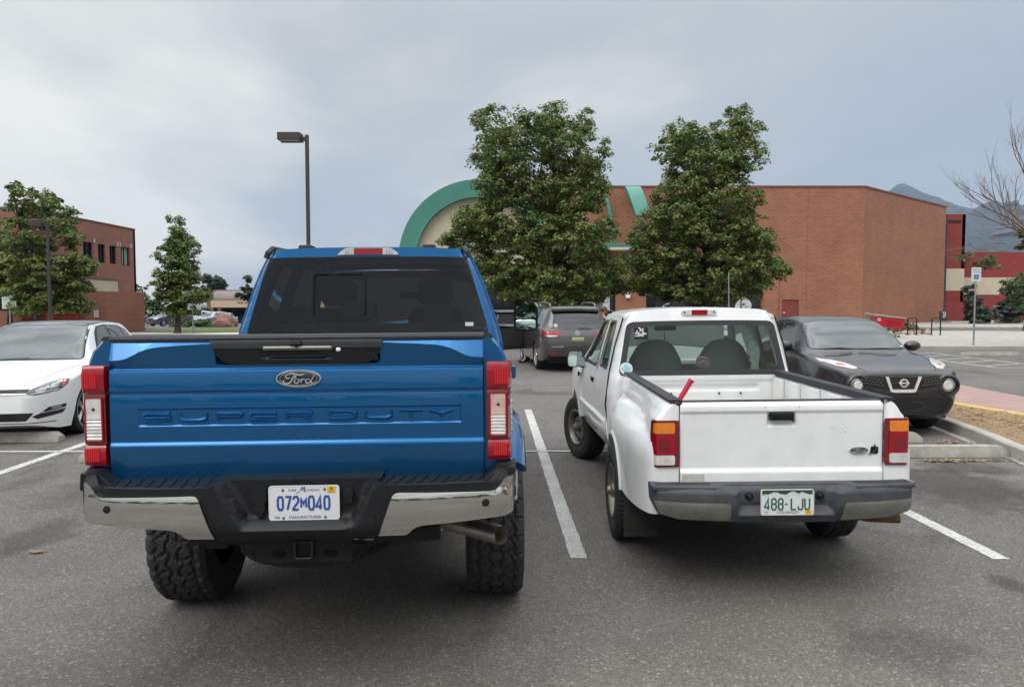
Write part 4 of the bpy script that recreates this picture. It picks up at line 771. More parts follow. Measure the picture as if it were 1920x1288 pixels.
def tyre(Rr, w, rr, pat=None, n=180, m=23, depth=.012):
    V, F = [], []; prof = [(-.5*w+.02, rr), (-.5*w+.002, rr+.35*(Rr-rr)), (-.5*w-.004, rr+.6*(Rr-rr)), (-.5*w+.006, Rr-.035)]
    us = [lerp(-1, 1, i/(m-1)) for i in range(m)]; np_ = len(prof); tot = np_*2+m
    for i in range(n):
        a = 2*PI*i/n; ca, sa = math.cos(a), math.sin(a)
        for x, r in prof: V.append((x, r*ca, r*sa))
        for u in us:
            r = Rr-.006*u*u-.02*max(0, abs(u)-.82)/.18; 
            if pat: r -= depth*pat(a, u)
            V.append((u*(w*.5-.004), r*ca, r*sa))
        for x, r in reversed(prof): V.append((-x, r*ca, r*sa))
    for i in range(n):
        for j in range(tot-1):
            p, q = i*tot+j, ((i+1) % n)*tot+j; F.append((p, q, q+1, p+1))
    return V, F
def tread_at(a, u):
    N = 26; t = a/(2*PI)*N; z = abs((t*1.0) % 1-.5)*2
    for c, s in ((-.62, .10), (-.2, -.1), (.2, .1), (.62, -.1)):
        if abs(u-c-s*(z-.5)*1.6) < .05: return 1.
    au = abs(u)
    if au > .62: return 1. if ((t*1.0+(.15 if u > 0 else .6)+.25*(au-.62)) % 1) < .2 else 0.
    if au > .2: return 1. if ((t+.9*u) % 1) < .17 else 0.
    return 1. if ((t-1.3*u+.4) % 1) < .16 else 0.
def tread_rib(a, u): return 1. if min(abs(u-c) for c in (-.5, 0, .5)) < .06 else (1. if abs(u) > .55 and (a/(2*PI)*64) % 1 < .25 else 0.)
def wheel(parent, loc, Rr, w, rr, tm, rim, side, rz=0., ty=None, tyre_mesh=None):
    """side -1: outer face towards -x"""
    o = obj('wheel', tm, RUB, parent, smooth=35) if tyre_mesh is None else bpy.data.objects.new('wheel', tyre_mesh)
    if tyre_mesh is not None: C.objects.link(o); o.parent = parent
    o.location = loc; o.rotation_euler.z = rz
    if rim:
        r = rim(rr, w, side)
        for nm, s, m in r: obj(nm, s, m, o, smooth=35)
    return o
def rim_alloy(spokes, m, dual=False):
    def f(rr, w, sd):
        x0 = sd*(w/2-.012); S = [lathe([(rr+.004, -sd*0+x0), (rr-.012, x0), (rr-.02, x0-sd*.05), (rr-.03, x0-sd*.12)], 48, 'x')]
        for i in range(spokes):
            a = 2*PI*i/spokes
            for da in ((-.14, .14) if dual else (0,)):
                pts = []
                for r_, aw, dx in ((.05, .34, .02), (rr*.55, .10+.02*(not dual), .012), (rr-.012, .085+.05*(not dual), 0)):
                    hw = r_*aw if r_ > .06 else .02; pts.append((r_, hw, dx))
                rings = []
                for k, (r_, hw, dx) in enumerate(pts):
                    ang = a+da*(.5+.5*k/2); c, s = math.cos(ang), math.sin(ang); xo = x0-sd*(.012-dx*.0+(.02 if k < 1 else .006))
                    rings.append([(xo, c*r_-s*hw, s*r_+c*hw), (xo+sd*.008, c*r_-s*hw*.6, s*r_+c*hw*.6), (xo+sd*.008, c*r_+s*hw*.6, s*r_-c*hw*.6), (xo, c*r_+s*hw, s*r_-c*hw), (xo-sd*.04, c*r_, s*r_)])
                S.append(loft(rings))
        return [('rim', join(*S), m), ('hub_cap', lathe([(.0, x0-sd*.003), (.05, x0-sd*.004), (.06, x0-sd*.02), (.06, x0-sd*.05)], 24, 'x'), m), ('brake_disc', lathe([(.001, x0-sd*.10), (rr-.03, x0-sd*.10)], 32, 'x'), UNDER)]
    return f
def rim_steel(rr, w, sd):
    x0 = sd*(w/2-.008); S = lathe([(rr+.004, x0), (rr-.01, x0+sd*.004), (rr-.022, x0-sd*.01), (rr-.03, x0-sd*.07), (rr*.78, x0-sd*.075), (rr*.6, x0-sd*.04), (rr*.42, x0-sd*.035), (rr*.36, x0-sd*.05), (.001, x0-sd*.05)], 48, 'x')
    hol = join(*[xf(lathe([(.001, 0), (.034, 0)], 12, 'x'), (x0-sd*.052, math.cos(a)*rr*.69, math.sin(a)*rr*.69)) for a in np.linspace(0, 2*PI, 10)[:-1]])
    return [('rim', S, STWHEEL), ('rim_holes', hol, UNDER), ('hub_cap', lathe([(.001, x0+sd*.035), (.028, x0+sd*.032), (.034, x0+sd*.01), (.052, x0-sd*.0), (.056, x0-sd*.045)], 24, 'x'), STWHEEL), ('brake_drum', lathe([(.001, x0-sd*.09), (rr-.03, x0-sd*.09)], 32, 'x'), UNDER)]
def merge_kids(o, nm, m): pass
# stroke lettering -------------------------------------------------
def glyph(ch):
    """chamfered block capitals in a unit box -> strokes"""
    c = .22; G = {'0': [[(0, c), (0, 1-c), (c, 1), (1-c, 1), (1, 1-c), (1, c), (1-c, 0), (c, 0), (0, c)]], '7': [[(0, 1), (1, 1), (.35, 0)]], '2': [[(0, .78), (c, 1), (1-c, 1), (1, 1-c), (1, .62), (0, .12), (0, 0), (1, 0)]],
        'M': [[(0, 0), (0, 1), (.5, .4), (1, 1), (1, 0)]], '4': [[(.74, 0), (.74, 1), (0, .3), (0, .22), (1, .22)]], '8': [[(c, .52), (0, .52-c*.6), (0, c), (c, 0), (1-c, 0), (1, c), (1, .52-c*.6), (1-c, .52), (c, .52), (0, .52+c*.6), (0, 1-c), (c, 1), (1-c, 1), (1, 1-c), (1, .52+c*.6), (1-c, .52)]],
        'L': [[(0, 1), (0, 0), (1, 0)]], 'J': [[(1, 1), (1, c), (1-c, 0), (c, 0), (0, c), (0, .3)]], 'U': [[(0, 1), (0, c), (c, 0), (1-c, 0), (1, c), (1, 1)]], '-': [[(.3, .5), (.7, .5)]]}
    return G[ch]
def plate_text(s, x0, z0, cw, ch, gap, w, y, small=()):
    sh = []; x = x0
    for q in s:
        if q == '.': sh.append(prism([(x, z0+ch*.42), (x+w*1.5, z0+ch*.42), (x+w*1.5, z0+ch*.58), (x, z0+ch*.58)], y-.0015, y)); x += w*1.5+gap; continue
        k = .66 if q in small else 1.; zz = z0+(ch*(1-k)*.5 if q in small else 0)
        for st in glyph(q): sh.append(stroke([(x+a*cw, zz+b*ch*k) for a, b in st], w, y-.0015, y))
        x += cw+gap
    return join(*sh)
FORD = [[(.30, .86), (.20, .80), (.15, .66), (.19, .52), (.27, .50), (.32, .60)], [(.22, .80), (.36, .92), (.52, .88), (.70, .80), (.86, .86), (.90, .92)], [(.50, .86), (.46, .62), (.40, .36), (.31, .14), (.18, .06), (.08, .12), (.05, .26), (.10, .36)], [(.36, .50), (.48, .60), (.56, .68), (.54, .58), (.50, .54)], [(.64, .40), (.57, .44), (.50, .34), (.50, .16), (.57, .10), (.66, .18), (.69, .34), (.64, .42), (.72, .38), (.79, .44)], [(.80, .46), (.76, .12)], [(.79, .34), (.86, .46), (.93, .40)], [(1.12, .40), (1.03, .44), (.96, .34), (.96, .16), (1.02, .10), (1.10, .18), (1.14, .34)], [(1.28, .74), (1.20, .40), (1.15, .18), (1.20, .09), (1.30, .18)]]
def ford_oval(parent, cx, cz, a, b, y, ring=True):
    t = obj('badge', patch(ell(cx, cz, a*.86, b*.82, 44), lambda u, v: (u, y-.006*(1-((u-cx)/a)**2-((v-cz)/b)**2), v), .012, (), .008), BADGE, parent)
    obj('badge_frame', join(stroke(ell(cx, cz, a*.925, b*.88, 44), b*.21, y-.009, y+.004, True, .6), stroke(ell(cx, cz, a*.79, b*.73, 44), b*.035, y-.0078, y-.001, True)), M('badge_silver', (.78, .78, .78), .22, .75), t, smooth=60)
    sc = a*1.06; x0 = cx-sc*.66; z0 = cz-b*.62; S = []
    for k, st in enumerate(FORD):
        P = spline([(x0+p[0]*sc, z0+p[1]*b*1.28) for p in st], 5); w0 = b*(.15 if k in (1, 2) else .115); n = len(P)
        S.append(stroke(P, [w0*(.45+.55*math.sin(PI*min(1, (i+.8)/n))) for i in range(n)], y-.0092, y-.003))
    obj('script', join(*S), MATS['badge_silver'], t, smooth=50); return t
# ================================================================ the blue heavy-duty pickup
bt = thing('pickup_truck', 'big blue heavy-duty pickup seen from behind, with chrome rear bumper and off-road tyres', 'pickup truck', (-.945, 3.35, 0), R(2.3), 'pickup trucks', ry=R(-.45))
del bt['group']
def zs(x): return interp(abs(x), [(.38, 1.577), (.52, 1.570), (.60, 1.565), (.64, 1.560), (.665, 1.553), (.69, 1.544), (.71, 1.534), (.73, 1.524), (.75, 1.5145), (.775, 1.508), (.83, 1.505)])
TGZ = [(.955, -.0345), (1.05, -.043), (1.118, -.0485), (1.1235, -.0488), (1.128, -.0478), (1.141, -.0412), (1.1445, -.0401), (1.15, -.040), (1.20, -.0396), (1.25, -.0392), (1.29, -.0384), (1.32, -.0372), (1.34, -.0358), (1.35, -.0348), (1.3535, -.034), (1.356, -.026), (1.364, -.026), (1.3665, -.036), (1.37, -.0381), (1.385, -.0377), (1.40, -.0369), (1.42, -.0355), (1.44, -.0336), (1.455, -.0316), (1.459, -.0303), (1.461, -.026), (1.4645, -.013), (1.467, -.012)]
def tg(x, z):
    s = zs(x)
    if z >= s: y = lerp(-.031, 0, (z-s)/(1.6-s))
    elif z >= 1.467: y = lerp(-.012, -.031, (z-1.467)/(s-1.467))
    else: y = interp(z, TGZ)
    if z > s-.006 and z < s+.006: y += .0015
    e = max(0, (abs(x)-.818)/.012)
    # shallow recess that carries the lettering
    rx, rz = .713-abs(x-.012), min(1.292-z, z-1.213)
    y += .0055*sstep(0, .006, min(rx, rz))
    return y+.008*e*e
tgp = [(-.830, 1.597), (-.830, .985), (-.815, .962), (.815, .962), (.830, .985), (.830, 1.597)]
zl = sorted(set([round(z, 4) for z in np.arange(.962, 1.6, .011)]+[q[0] for q in TGZ]+[1.213, 1.216, 1.219, 1.286, 1.289, 1.292]))
xl = sorted(set([round(x, 4) for x in np.arange(-.83, .831, .0166)]+[-.83, .83, -.824, .824, -.701, -.695, .719, .725]))
def tg_grid():
    V = []; 
    for z in zl:
        for x in xl: V.append((x, tg(x, z), z))
    # follow the S-shaped lip exactly
    n = len(xl); iz = [i for i, z in enumerate(zl) if z >= 1.4671]
    for j, x in enumerate(xl):
        s = zs(x); k = len(iz); lo = zl[iz[0]]; m = max(2, k-5)
        for a, i in enumerate(iz):
            z = lerp(lo, s, a/m) if a <= m else lerp(s, 1.597, (a-m)/(k-1-m)); V[i*n+j] = (x, .012 if (abs(x) < .36 and 1.49 < z < 1.59) else (lerp(-.012, -.031, a/m) if a <= m else lerp(-.031, 0, (a-m)/(k-1-m)))+.008*max(0, (abs(x)-.818)/.012)**2, z)
    F = [(i*n+j, i*n+j+1, (i+1)*n+j+1, (i+1)*n+j) for i in range(len(zl)-1) for j in range(n-1)]; return V, F
gate = obj('tailgate', tg_grid(), BLUE, bt, smooth=28)
obj('inner_panel', box(-.82, .82, .012, .06, .965, 1.585), BLUE, gate, bev=.006)
obj('top_cap', loft([[(x, -.012+q, 1.588), (x, -.014+q, 1.600), (x, -.004+q, 1.612-.0*q), (x, .075, 1.614), (x, .085, 1.600), (x, .085, 1.588)] for x, q in ((-.831, .004), (-.82, 0), (0, -.008), (.82, 0), (.831, .004))]), PLGREY, gate, smooth=40)
bp = round_poly([(-.375, 1.598), (.375, 1.598), (.369, 1.535), (.318, 1.484), (-.318, 1.484), (-.369, 1.535)], [0, 0, .02, .03, .03, .02], 5)
def bpy_(x, z):
    q = lerp(-.022, -.037, (z-1.484)/.114); 
    q += .016*sstep(0, .012, min(.145-abs(x), 1.552-z, z-1.503)); return q
obj('handle_panel', patch(bp, lambda u, v: (u, bpy_(u, v), v), (.03, .0045), (), .03), M('satin_black', (.008, .009, .011), .2), gate, smooth=50)
obj('handle_trim', patch([(-.377, 1.556), (.377, 1.556), (.377, 1.598), (-.377, 1.598)], lambda u, v: (u, -.041+.010*max(0, (v-1.575)/.025)**2, v), (.05, .006), (), .03), PLGREY, gate, smooth=50)
hd = obj('handle', join(loft([[(x, -.050+d, 1.546), (x, -.052+d, 1.556), (x, -.046+d, 1.564), (x, -.02, 1.566), (x, -.02, 1.546)] for x, d in ((-.150, .006), (-.145, 0), (.152, 0), (.157, .006))])), SATIN, gate, smooth=35)
obj('handle_grip', box(-.13, .12, -.034, -.02, 1.502, 1.507), PLGREY, hd, smooth=0)
obj('camera_housing', join(loft([[(-.032, -.038, 1.570), (.026, -.038, 1.570), (.020, -.038, 1.592), (-.024, -.038, 1.592)], [(-.026, -.054, 1.572), (.020, -.054, 1.572), (.016, -.05, 1.588), (-.02, -.05, 1.588)]]), lathe([(.001, -.058), (.008, -.057), (.009, -.04)], 16, 'y', (-.003, 0, 1.571))), PLAST, gate, smooth=30)
obj('lock', lathe([(.001, -.026), (.006, -.0255), (.0105, -.022), (.0115, -.012)], 24, 'y', (.182, -.016, 1.5475)), M('lock_glint_white', (.9, .9, .9), .2), gate)  # white colour paints the bright glint on the lock
ford_oval(gate, .006, 1.4195, .104, .0405, -.040)
# raised wording
SDL = {'S': [[(1, 1), (.2, 1), (0, .8), (.25, .5), (1, .5), (.8, 0), (0, 0)]]}
def sd_word():
    W_ = .030; H_ = .046; z0 = 1.231; S = []
    def st(px0, px1, strokes):
        x0 = (px0-567.5)*.002393; x1 = (px1-567.5)*.002393; zz = z0+.002*(x0+x1)*0
        for s in strokes:
            P = [(lerp(x0+.006, x1-.006, a), lerp(zz+.006, zz+H_-.006, b)) for a, b in s]; S.append(stroke(P, .0165, -.0425, -.0335, False, .78))
    st(283, 334, [[(1, 1), (.16, 1), (0, .8), (0, .62), (.1, .5), (1, .5), (1, .18), (.85, 0), (0, 0)]]); st(347, 401, [[(0, 1), (0, .25), (.2, 0), (.8, 0), (1, .25), (1, 1)]])
    st(416, 466, [[(0, 0), (0, 1), (.85, 1), (1, .82), (1, .6), (.85, .42), (.06, .42)]]); st(478, 529, [[(1, 1), (.2, 1), (0, .8), (0, 0), (1, 0)], [(.12, .5), (1, .5)]])
    st(543, 594, [[(0, 0), (0, 1), (.85, 1), (1, .82), (1, .66), (.85, .5), (.06, .5)], [(.6, .46), (1, 0)]]); st(623, 676, [[(0, .5), (0, 1), (.75, 1), (1, .75), (1, .25), (.75, 0), (0, 0), (0, .52)]])
    st(690, 742, [[(0, 1), (0, .25), (.2, 0), (.8, 0), (1, .25), (1, 1)]]); st(752, 801, [[(0, 1), (1, 1)], [(.5, .92), (.5, 0)]]); st(809, 858, [[(0, 1), (.5, .5), (1, 1)], [(.5, .52), (.5, 0)]])
    return S
sw_ = sd_word(); obj('raised_word', join(*sw_[:7]), BLUE, gate, smooth=25); obj('raised_word', join(*sw_[7:]), BLUE, gate, smooth=25)
# bed: sides with arch cut, rails, floor, head board
def arch_z(y, yc, zc, r, zb):
    d = r*r-(y-yc)**2; return max(zb, zc+math.sqrt(d)) if d > 0 else zb
for s in (-1, 1):
    rings = []
    for y in [.0, .012]+[lerp(.05, 2.0, i/40) for i in range(41)]:
        q = .014 if y < .005 else 0; b = min(arch_z(y, 1.12, .44, .57, .80), 1.38)
        rings.append([(s*(.935-q), y, b), (s*(.950-q), y, lerp(b, 1.35, .5)), (s*(.952-q), y, 1.40), (s*(.945-q), y, 1.462), (s*(.934-q), y, 1.478), (s*(.930-q), y, 1.50), (s*(.912-q), y, 1.545), (s*(.872-q), y, 1.590), (s*(.862-q), y, 1.594), (s*.80, y, 1.594), (s*.80, y, .95), (s*.86, y, b)])
    rings = [[(x, y, z-.045*y*max(0, min(1, (z-.9)/.6))) for x, y, z in r] for r in rings]
    side = obj('bed_side', loft(rings), BLUE, bt, smooth=32)
    obj('bed_rail', loft([[(s*.872, y, 1.594-.045*y), (s*.870, y, 1.603-.045*y), (s*.858, y, 1.611-.045*y), (s*.80, y, 1.613-.045*y), (s*.775, y, 1.606-.045*y), (s*.775, y, 1.56-.045*y)] for y in (.004, .02, 1.0, 2.02)]), PLGREY, side, smooth=40)
    fl = []
    for i in range(33):
        a = lerp(.74, PI-.3, i/32); r0 = .57; c_, s_ = math.cos(a), math.sin(a); k = .5+.5*max(0, math.sin(a))
        P = lambda r, x: (s*x, 1.12-r*c_, .44+r*s_)
        fl.append([P(r0+.13, .948), P(r0+.10, .995), P(r0+.055, 1.045), P(r0+.005, 1.06), P(r0-.015, 1.055), P(r0-.01, 1.0), P(r0+.02, .93)])
    obj('fender_flare', loft(fl), BLUE, side, smooth=40)
    # tail lamp: three stacked lenses with a wrap-round corner
    def lens(x0, x1, z0, z1, bulge, r=.008):
        wrap = lambda u: .05*max(0, (u-.930)/.027)**2.2
        P = round_poly([(x0, z0), (x1-.004, z0+.004), (x1, z0+.012), (x1, z1-.012), (x1-.003, z1), (x0, z1)], r, 3)
        return patch([(s*a, b) for a, b in (P if s > 0 else P[::-1])], lambda u, v: (u, -.036-bulge*(1-((v-(z0+z1)/2)/((z1-z0)/2))**4)+wrap(abs(u)), v), (.012, .02), (), .05)
    tl = obj('tail_lamp', join(lens(.842, .958, 1.362, 1.484, .010)), REDL, bt, smooth=40)
    obj('lens_middle', lens(.842, .958, 1.134, 1.3595, .004), REDD, tl, smooth=40); obj('lens_lower', lens(.844, .955, 1.040, 1.1315, .010), REDL, tl, smooth=40)
    ya = -.0445; cl = round_poly([(.855, 1.152), (.927, 1.152), (.927, 1.345), (.855, 1.345)], .008, 4); mir = lambda P: [(s*a, b) for a, b in (P if s > 0 else P[::-1])]
    obj('lens_frame', stroke([(s*a, b) for a, b in cl], .006, ya-.004, ya+.01, True), REDL, tl, smooth=0)
    cu = obj('turn_lens', patch(mir([(.856, 1.248), (.926, 1.248), (.926, 1.344), (.856, 1.344)]), lambda u, v: (u, ya-.0015+.0012*math.sin((v-1.25)*65), v), (.02, .006), (), .01), CLRP if s > 0 else CLR, tl)
    obj('bulb', lathe([(.001, ya-.004), (.006, ya-.003), (.008, ya)], 14, 'y', (s*.892, 0, 1.293)), PLGREY, cu)
    obj('reverse_lens', patch(mir([(.856, 1.153), (.926, 1.153), (.926, 1.246), (.856, 1.246)]), lambda u, v: (u, ya-.001+.0016*math.sin((v-1.15)*420), v), (.02, .0035), (), .01), CLR, tl)
    for z0, z1, x0, x1 in ((1.385, 1.455, .876, .938), (1.062, 1.118, .872, .93)):
        D = []
        for i in range(6):
            for j in range(8):
                x, z = lerp(x0+.004, x1-.004, i/5), lerp(z0+.004, z1-.004, j/7); yy = -.0475-.0005
                D.append(prism([(s*(x-.0034), z), (s*x, z-.0032), (s*(x+.0034), z), (s*x, z+.0032)], yy-.0008, yy+.004))
        rd = obj('led_reflector', patch(mir([(x0, z0), (x1, z0), (x1, z1), (x0, z1)]), lambda u, v: (u, -.0472, v), .03, (), .006), M('led_red', (.40, .004, .012), .2, 0, .3), tl, smooth=0)
        obj('led_dots', join(*D), M('led_dot', (.7, .03, .03), .3), rd, smooth=0)
    if True: obj('lens_ribs', join(*[box(s*.955-.003, s*.955+.003, .0, .03, z, z+.003) for z in np.arange(1.16, 1.35, .026)]), REDL, tl, smooth=0)
    obj('lamp_gap', box(min(s*.83, s*.842), max(s*.83, s*.842), .004, .05, .96, 1.59), UNDER, tl, smooth=0)
obj('bed_floor', join(box(-.80, .80, .06, 2.02, .955, 1.0), *[box(-.75+i*.15, -.68+i*.15, .08, 2.0, 1.0, 1.015) for i in range(10)]), BLUE, bt, smooth=0)
obj('head_board', box(-.80, .80, 1.96, 2.02, .95, 1.38), BLUE, bt, bev=.01)
# bumper
def bmp(x): a = abs(x); return -.235+.085*(a/.93)**3+.12*max(0, (a-.90)/.055)**2
def inside(x, z): 
    w = interp(z, [(.80, .235), (.97, .325), (1.0, .34)]); return min(w-abs(x-.012), z-.80)
def blk(x, z):
    y = bmp(x)-.0; y += .075*sstep(0, .035, inside(x, z)); y += .03*sstep(.965, 1.03, z)*(abs(x) > .8)-.012*sstep(.36, .44, abs(x))*0
    y += .06*max(0, (.80-z)/.07)**2; return y
half = [(0, .738), (.30, .738), (.345, .756), (.46, .758), (.49, .778), (.53, .80), (.65, .806), (.885, .822), (.935, .86), (.952, .93), (.955, 1.02), (.945, 1.032), (.878, 1.034), (.862, 1.022), (.838, .985), (.815, .972), (.36, .978), (.33, .992), (0, .994)]
bo = half+[(-a, b) for a, b in reversed(half[1:-1])]
bum = obj('bumper', patch(bo, lambda u, v: (u, blk(u, v), v), .0165, (), .07), PLAST, bt, smooth=45); bum.location.x = .018
ch = [(.948, 1.000), (.895, .994), (.882, .984), (.856, .949), (.842, .940), (.820, .936), (.432, .947), (.416, .944), (.404, .932), (.344, .762), (.455, .762), (.470, .768), (.488, .786), (.505, .798), (.530, .804), (.65, .810), (.886, .825), (.926, .842), (.945, .872), (.953, .92), (.953, .985)]
chy = lambda u, v: bmp(u)-.012-.010*math.sin(PI*min(1, max(0, (v-.76)/.20)))+.008*sstep(.80, .765, v)+.010*max(0, (v-.925)/.03)**2*(abs(u) < .84)*.6
for s in (-1, 1):
    cp = obj('chrome_panel', patch([(s*a+.012, b) for a, b in (ch if s < 0 else ch[::-1])], lambda u, v: (u, chy(u-.012, v), v), (.018, .012), (), .03), CHROME, bum, smooth=50)
    obj('sensor', lathe([(.001, -.003), (.016, -.002), (.018, .004)], 20, 'y', (s*.80+.012, chy(.80, .885)-.001, .888)), PLAST, cp)
    obj('sensor', lathe([(.001, -.004), (.015, -.002), (.017, .01)], 20, 'y', (s*.315+.012, blk(.33, .835)-.001, .822)), PLAST, bum)
def stp(s):
    P = [(s*x, y) for x, y in ((.345, -.225), (.60, -.212), (.815, -.175), (.80, -.03), (.345, -.03))]; return prism(P if s > 0 else P[::-1], .955, .9785, 'z')
for s in (-1, 1):
    sp = obj('step_pad', stp(s), PLAST, bum, bev=.006)
    rb = []
    for i in range(9):
        x = .37+i*.05; a, b = x, x+.028; rb.append(loft([[(s*a, -.20+.012*(x > .62)*2, .9785), (s*(a+.012), -.20+.012*(x > .62)*2, .9785), (s*(b+.012), -.06, .9785), (s*b, -.06, .9785)], [(s*a, -.2+.012*(x > .62)*2, .984), (s*(a+.012), -.2+.012*(x > .62)*2, .984), (s*(b+.012), -.06, .984), (s*b, -.06, .984)]]))
    obj('tread_ribs', join(*rb), PLAST, sp, smooth=0)
    obj('corner_step', loft([[(s*x, y, z) for x, z in ((.805, .97), (.84, 1.0), (.868, 1.028), (.94, 1.028), (.945, .95), (.81, .93))] for y in (-.12, -.01)]), PLAST, bum, bev=.008)
obj('center_shelf', box(-.34, .36, -.16, -.03, .985, .995), PLAST, bum, smooth=0)
obj('sill_gap', box(-.82, .82, -.03, .03, .90, .958), UNDER, bt, smooth=0)
cv = obj('trailer_socket', join(xf(prism(rrect(0, 0, .062, .07, .016), -.02, .02), (-.158, -.165, .932)), xf(prism(rrect(0, 0, .05, .04, .012), -.024, .02), (-.158, -.165, .878)), xf(prism(rrect(0, 0, .03, .02, .006), -.018, .02), (-.158, -.165, .85))), PLAST, bum, smooth=30)
obj('socket_cover', xf(join(lathe([(.001, -.02), (.022, -.018), (.025, .01)], 20, 'y'), box(-.016, .016, -.018, .01, -.036, -.01)), (.222, -.165, .93)), PLAST, bum, smooth=30)
for s in (-1, 1): obj('hook_slot', xf(prism(rrect(0, 0, .032, .06, .006), -.012, .03), (s*.275+.012, -.215, .895), (0, R(s*16), 0)), UNDER, bum, smooth=0)
# plate
pl = obj('number_plate', prism(rrect(.033, .896, .302, .152, .014), -.181, -.177), PLATEW, bum, smooth=0); py = -.1812
obj('plate_rim', stroke(rrect(.033, .896, .298, .148, .013), .004, py-.0012, py+.001, True), PLATEW, pl, smooth=0)
obj('plate_number', plate_text('072M040', .033-.112, .868, .0215, .056, .0115, .009, py, ('M',)), INKB, pl, smooth=0)
obj('plate_script', join(text('PURE', .0145, py, .033-.050, .9515, .0006), text('ICHIGAN', .0145, py, .033+.036, .9515, .0006), *[stroke(spline(q, 4), w_, py-.001, py) for q, w_ in (([(-.001+.0, .9375), (.012, .946), (.026, .966), (.023, .951)], .0022), ([(.024, .95), (.036, .9655), (.0345, .949), (.038, .9445)], .0036))]), INKB, pl, smooth=0)
obj('plate_wording', join(text('MANUFACTURER', .0195, py, .036, .8335, .0006, sx=.9), text('FEB', .0145, py, -.083, .8335, .0006)), INKB, pl, smooth=0)
st_ = obj('plate_sticker', prism(rrect(.033+.117, .953, .036, .029, .003), py-.001, py+.0005), YST, pl, smooth=0); obj('sticker_text', join(text('22', .015, py-.0012, .150, .957, .0004, bold=.0006), box(.139, .159, py-.002, py-.001, .9435, .9455)), M('sticker_ink', (.12, .03, .02), .6), st_, smooth=0)
for x, z in ((-.057, .953), (.121, .955), (-.056, .832), (.122, .834)): obj('plate_screw', lathe([(.001, py-.004), (.005, py-.003), (.0062, py+.001)], 12, 'y', (x, 0, z)), SATIN, pl)
# hitch, cross members, spare wheel, exhaust
hx = .012
ht = obj('hitch', join(box(-.52, .62, .02, .10, .655, .725), box(hx-.215, hx+.215, -.03, -.018, .582, .712)), UNDER, bt, bev=.006)
obj('receiver', join(loft([rr_ for rr_ in [[(x, -.055, z) for x, z in rrect(hx, .648, .088, .088, .014)], [(x, .12, z) for x, z in rrect(hx, .648, .088, .088, .014)]]], cap0=False), loft([[(x, y, z) for x, z in rrect(hx, .648, .066, .066, .008)] for y in (-.055, .1)], cap0=False), loft([[(x, -.055, z) for x, z in rrect(hx, .648, .088, .088, .014)], [(x, -.058, z) for x, z in rrect(hx, .648, .078, .078, .011)], [(x, -.055, z) for x, z in rrect(hx, .648, .066, .066, .008)]], cap0=False, cap1=False)), M('hitch_black', (.014, .014, .016), .4), ht, smooth=30)
for s in (-1, 1): obj('chain_slot', prism(rrect(hx+s*.115, .625, .066, .032, .014), -.0315, -.02), M('slot_black', (.002, .002, .002), 1), ht, smooth=0)
obj('spec_sticker', join(*[box(.225+a, .225+b, .0165, .0195, z, z+.0035) for a, b, z in ((0, .04, .706), (.05, .09, .707), (0, .03, .696), (.036, .05, .696), (0, .024, .688), (.036, .055, .686), (0, .03, .678), (.068, .085, .693), (.07, .09, .68), (0, .02, .669), (.05, .09, .667))]), PLATEW, ht, smooth=0)
TM = tyre(.44, .325, .235, tread_at, 208, 37, .013); w0 = wheel(bt, (-.868, 1.12, .44), .44, .315, .235, TM, rim_alloy(6, ALLOY), -1)
for x, y, sd in ((.885, 1.12, 1), (-.87, 5.02, -1), (.87, 5.02, 1)): wheel(bt, (x, y, .44), .44, .315, .235, None, rim_alloy(6, ALLOY), sd, tyre_mesh=w0.data)
spw = bpy.data.objects.new('spare_wheel', w0.data); C.objects.link(spw); spw.parent = bt; spw.location = (-.1, .80, .545); spw.rotation_euler = (0, PI/2, 0); spw.scale = (.85, .98, .98)
obj('spare_rim', lathe([(.001, .03), (.15, .03), (.235, .08), (.235, -.08)], 32, 'x'), UNDER, spw)
obj('rear_axle', join(tube([(-.75, 1.12, .44), (.75, 1.12, .44)], .055, 12), ico((0, 1.12, .44), .17, 2, (1, .9, .9)), *[box(s*.5-.04, s*.5+.04, .5, 2.1, .5, .56) for s in (-1, 1)]), UNDER, bt, smooth=40)
obj('mud_liner', join(*[box(min(s*.56, s*.60), max(s*.56, s*.60), .65, 1.85, .62, .98) for s in (-1, 1)]), UNDER, bt, smooth=0)
obj('frame', join(*[box(s*.42-.05, s*.42+.05, .08, 5.7, .62, .78) for s in (-1, 1)], box(-.86, .86, .12, 5.7, .80, .84), box(-.8, .8, 1.75, 4.5, .46, .66), box(-.45, .45, 4.5, 5.6, .40, .66)), UNDER, bt, smooth=0)  # rails, plus unseen floor and low boxes added to block light beneath
ex = obj('exhaust', join(tube([(.40, 1.3, .63), (.46, .9, .61), (.55, .62, .605), (.62, .50, .607), (.908, .205, .617)], [.04, .04, .04, .046, .047], 24, False), tube([(.905, .209, .617), (.612, .509, .607)], .0435, 24, False)), STEEL, bt, smooth=60)
obj('exhaust_clamp', tube([(.600, .523, .606), (.578, .55, .606)], .055, 20), STEEL, ex); obj('exhaust_hanger', tube([(.74, .40, .66), (.75, .42, .575)], .012, 8), UNDER, ex)
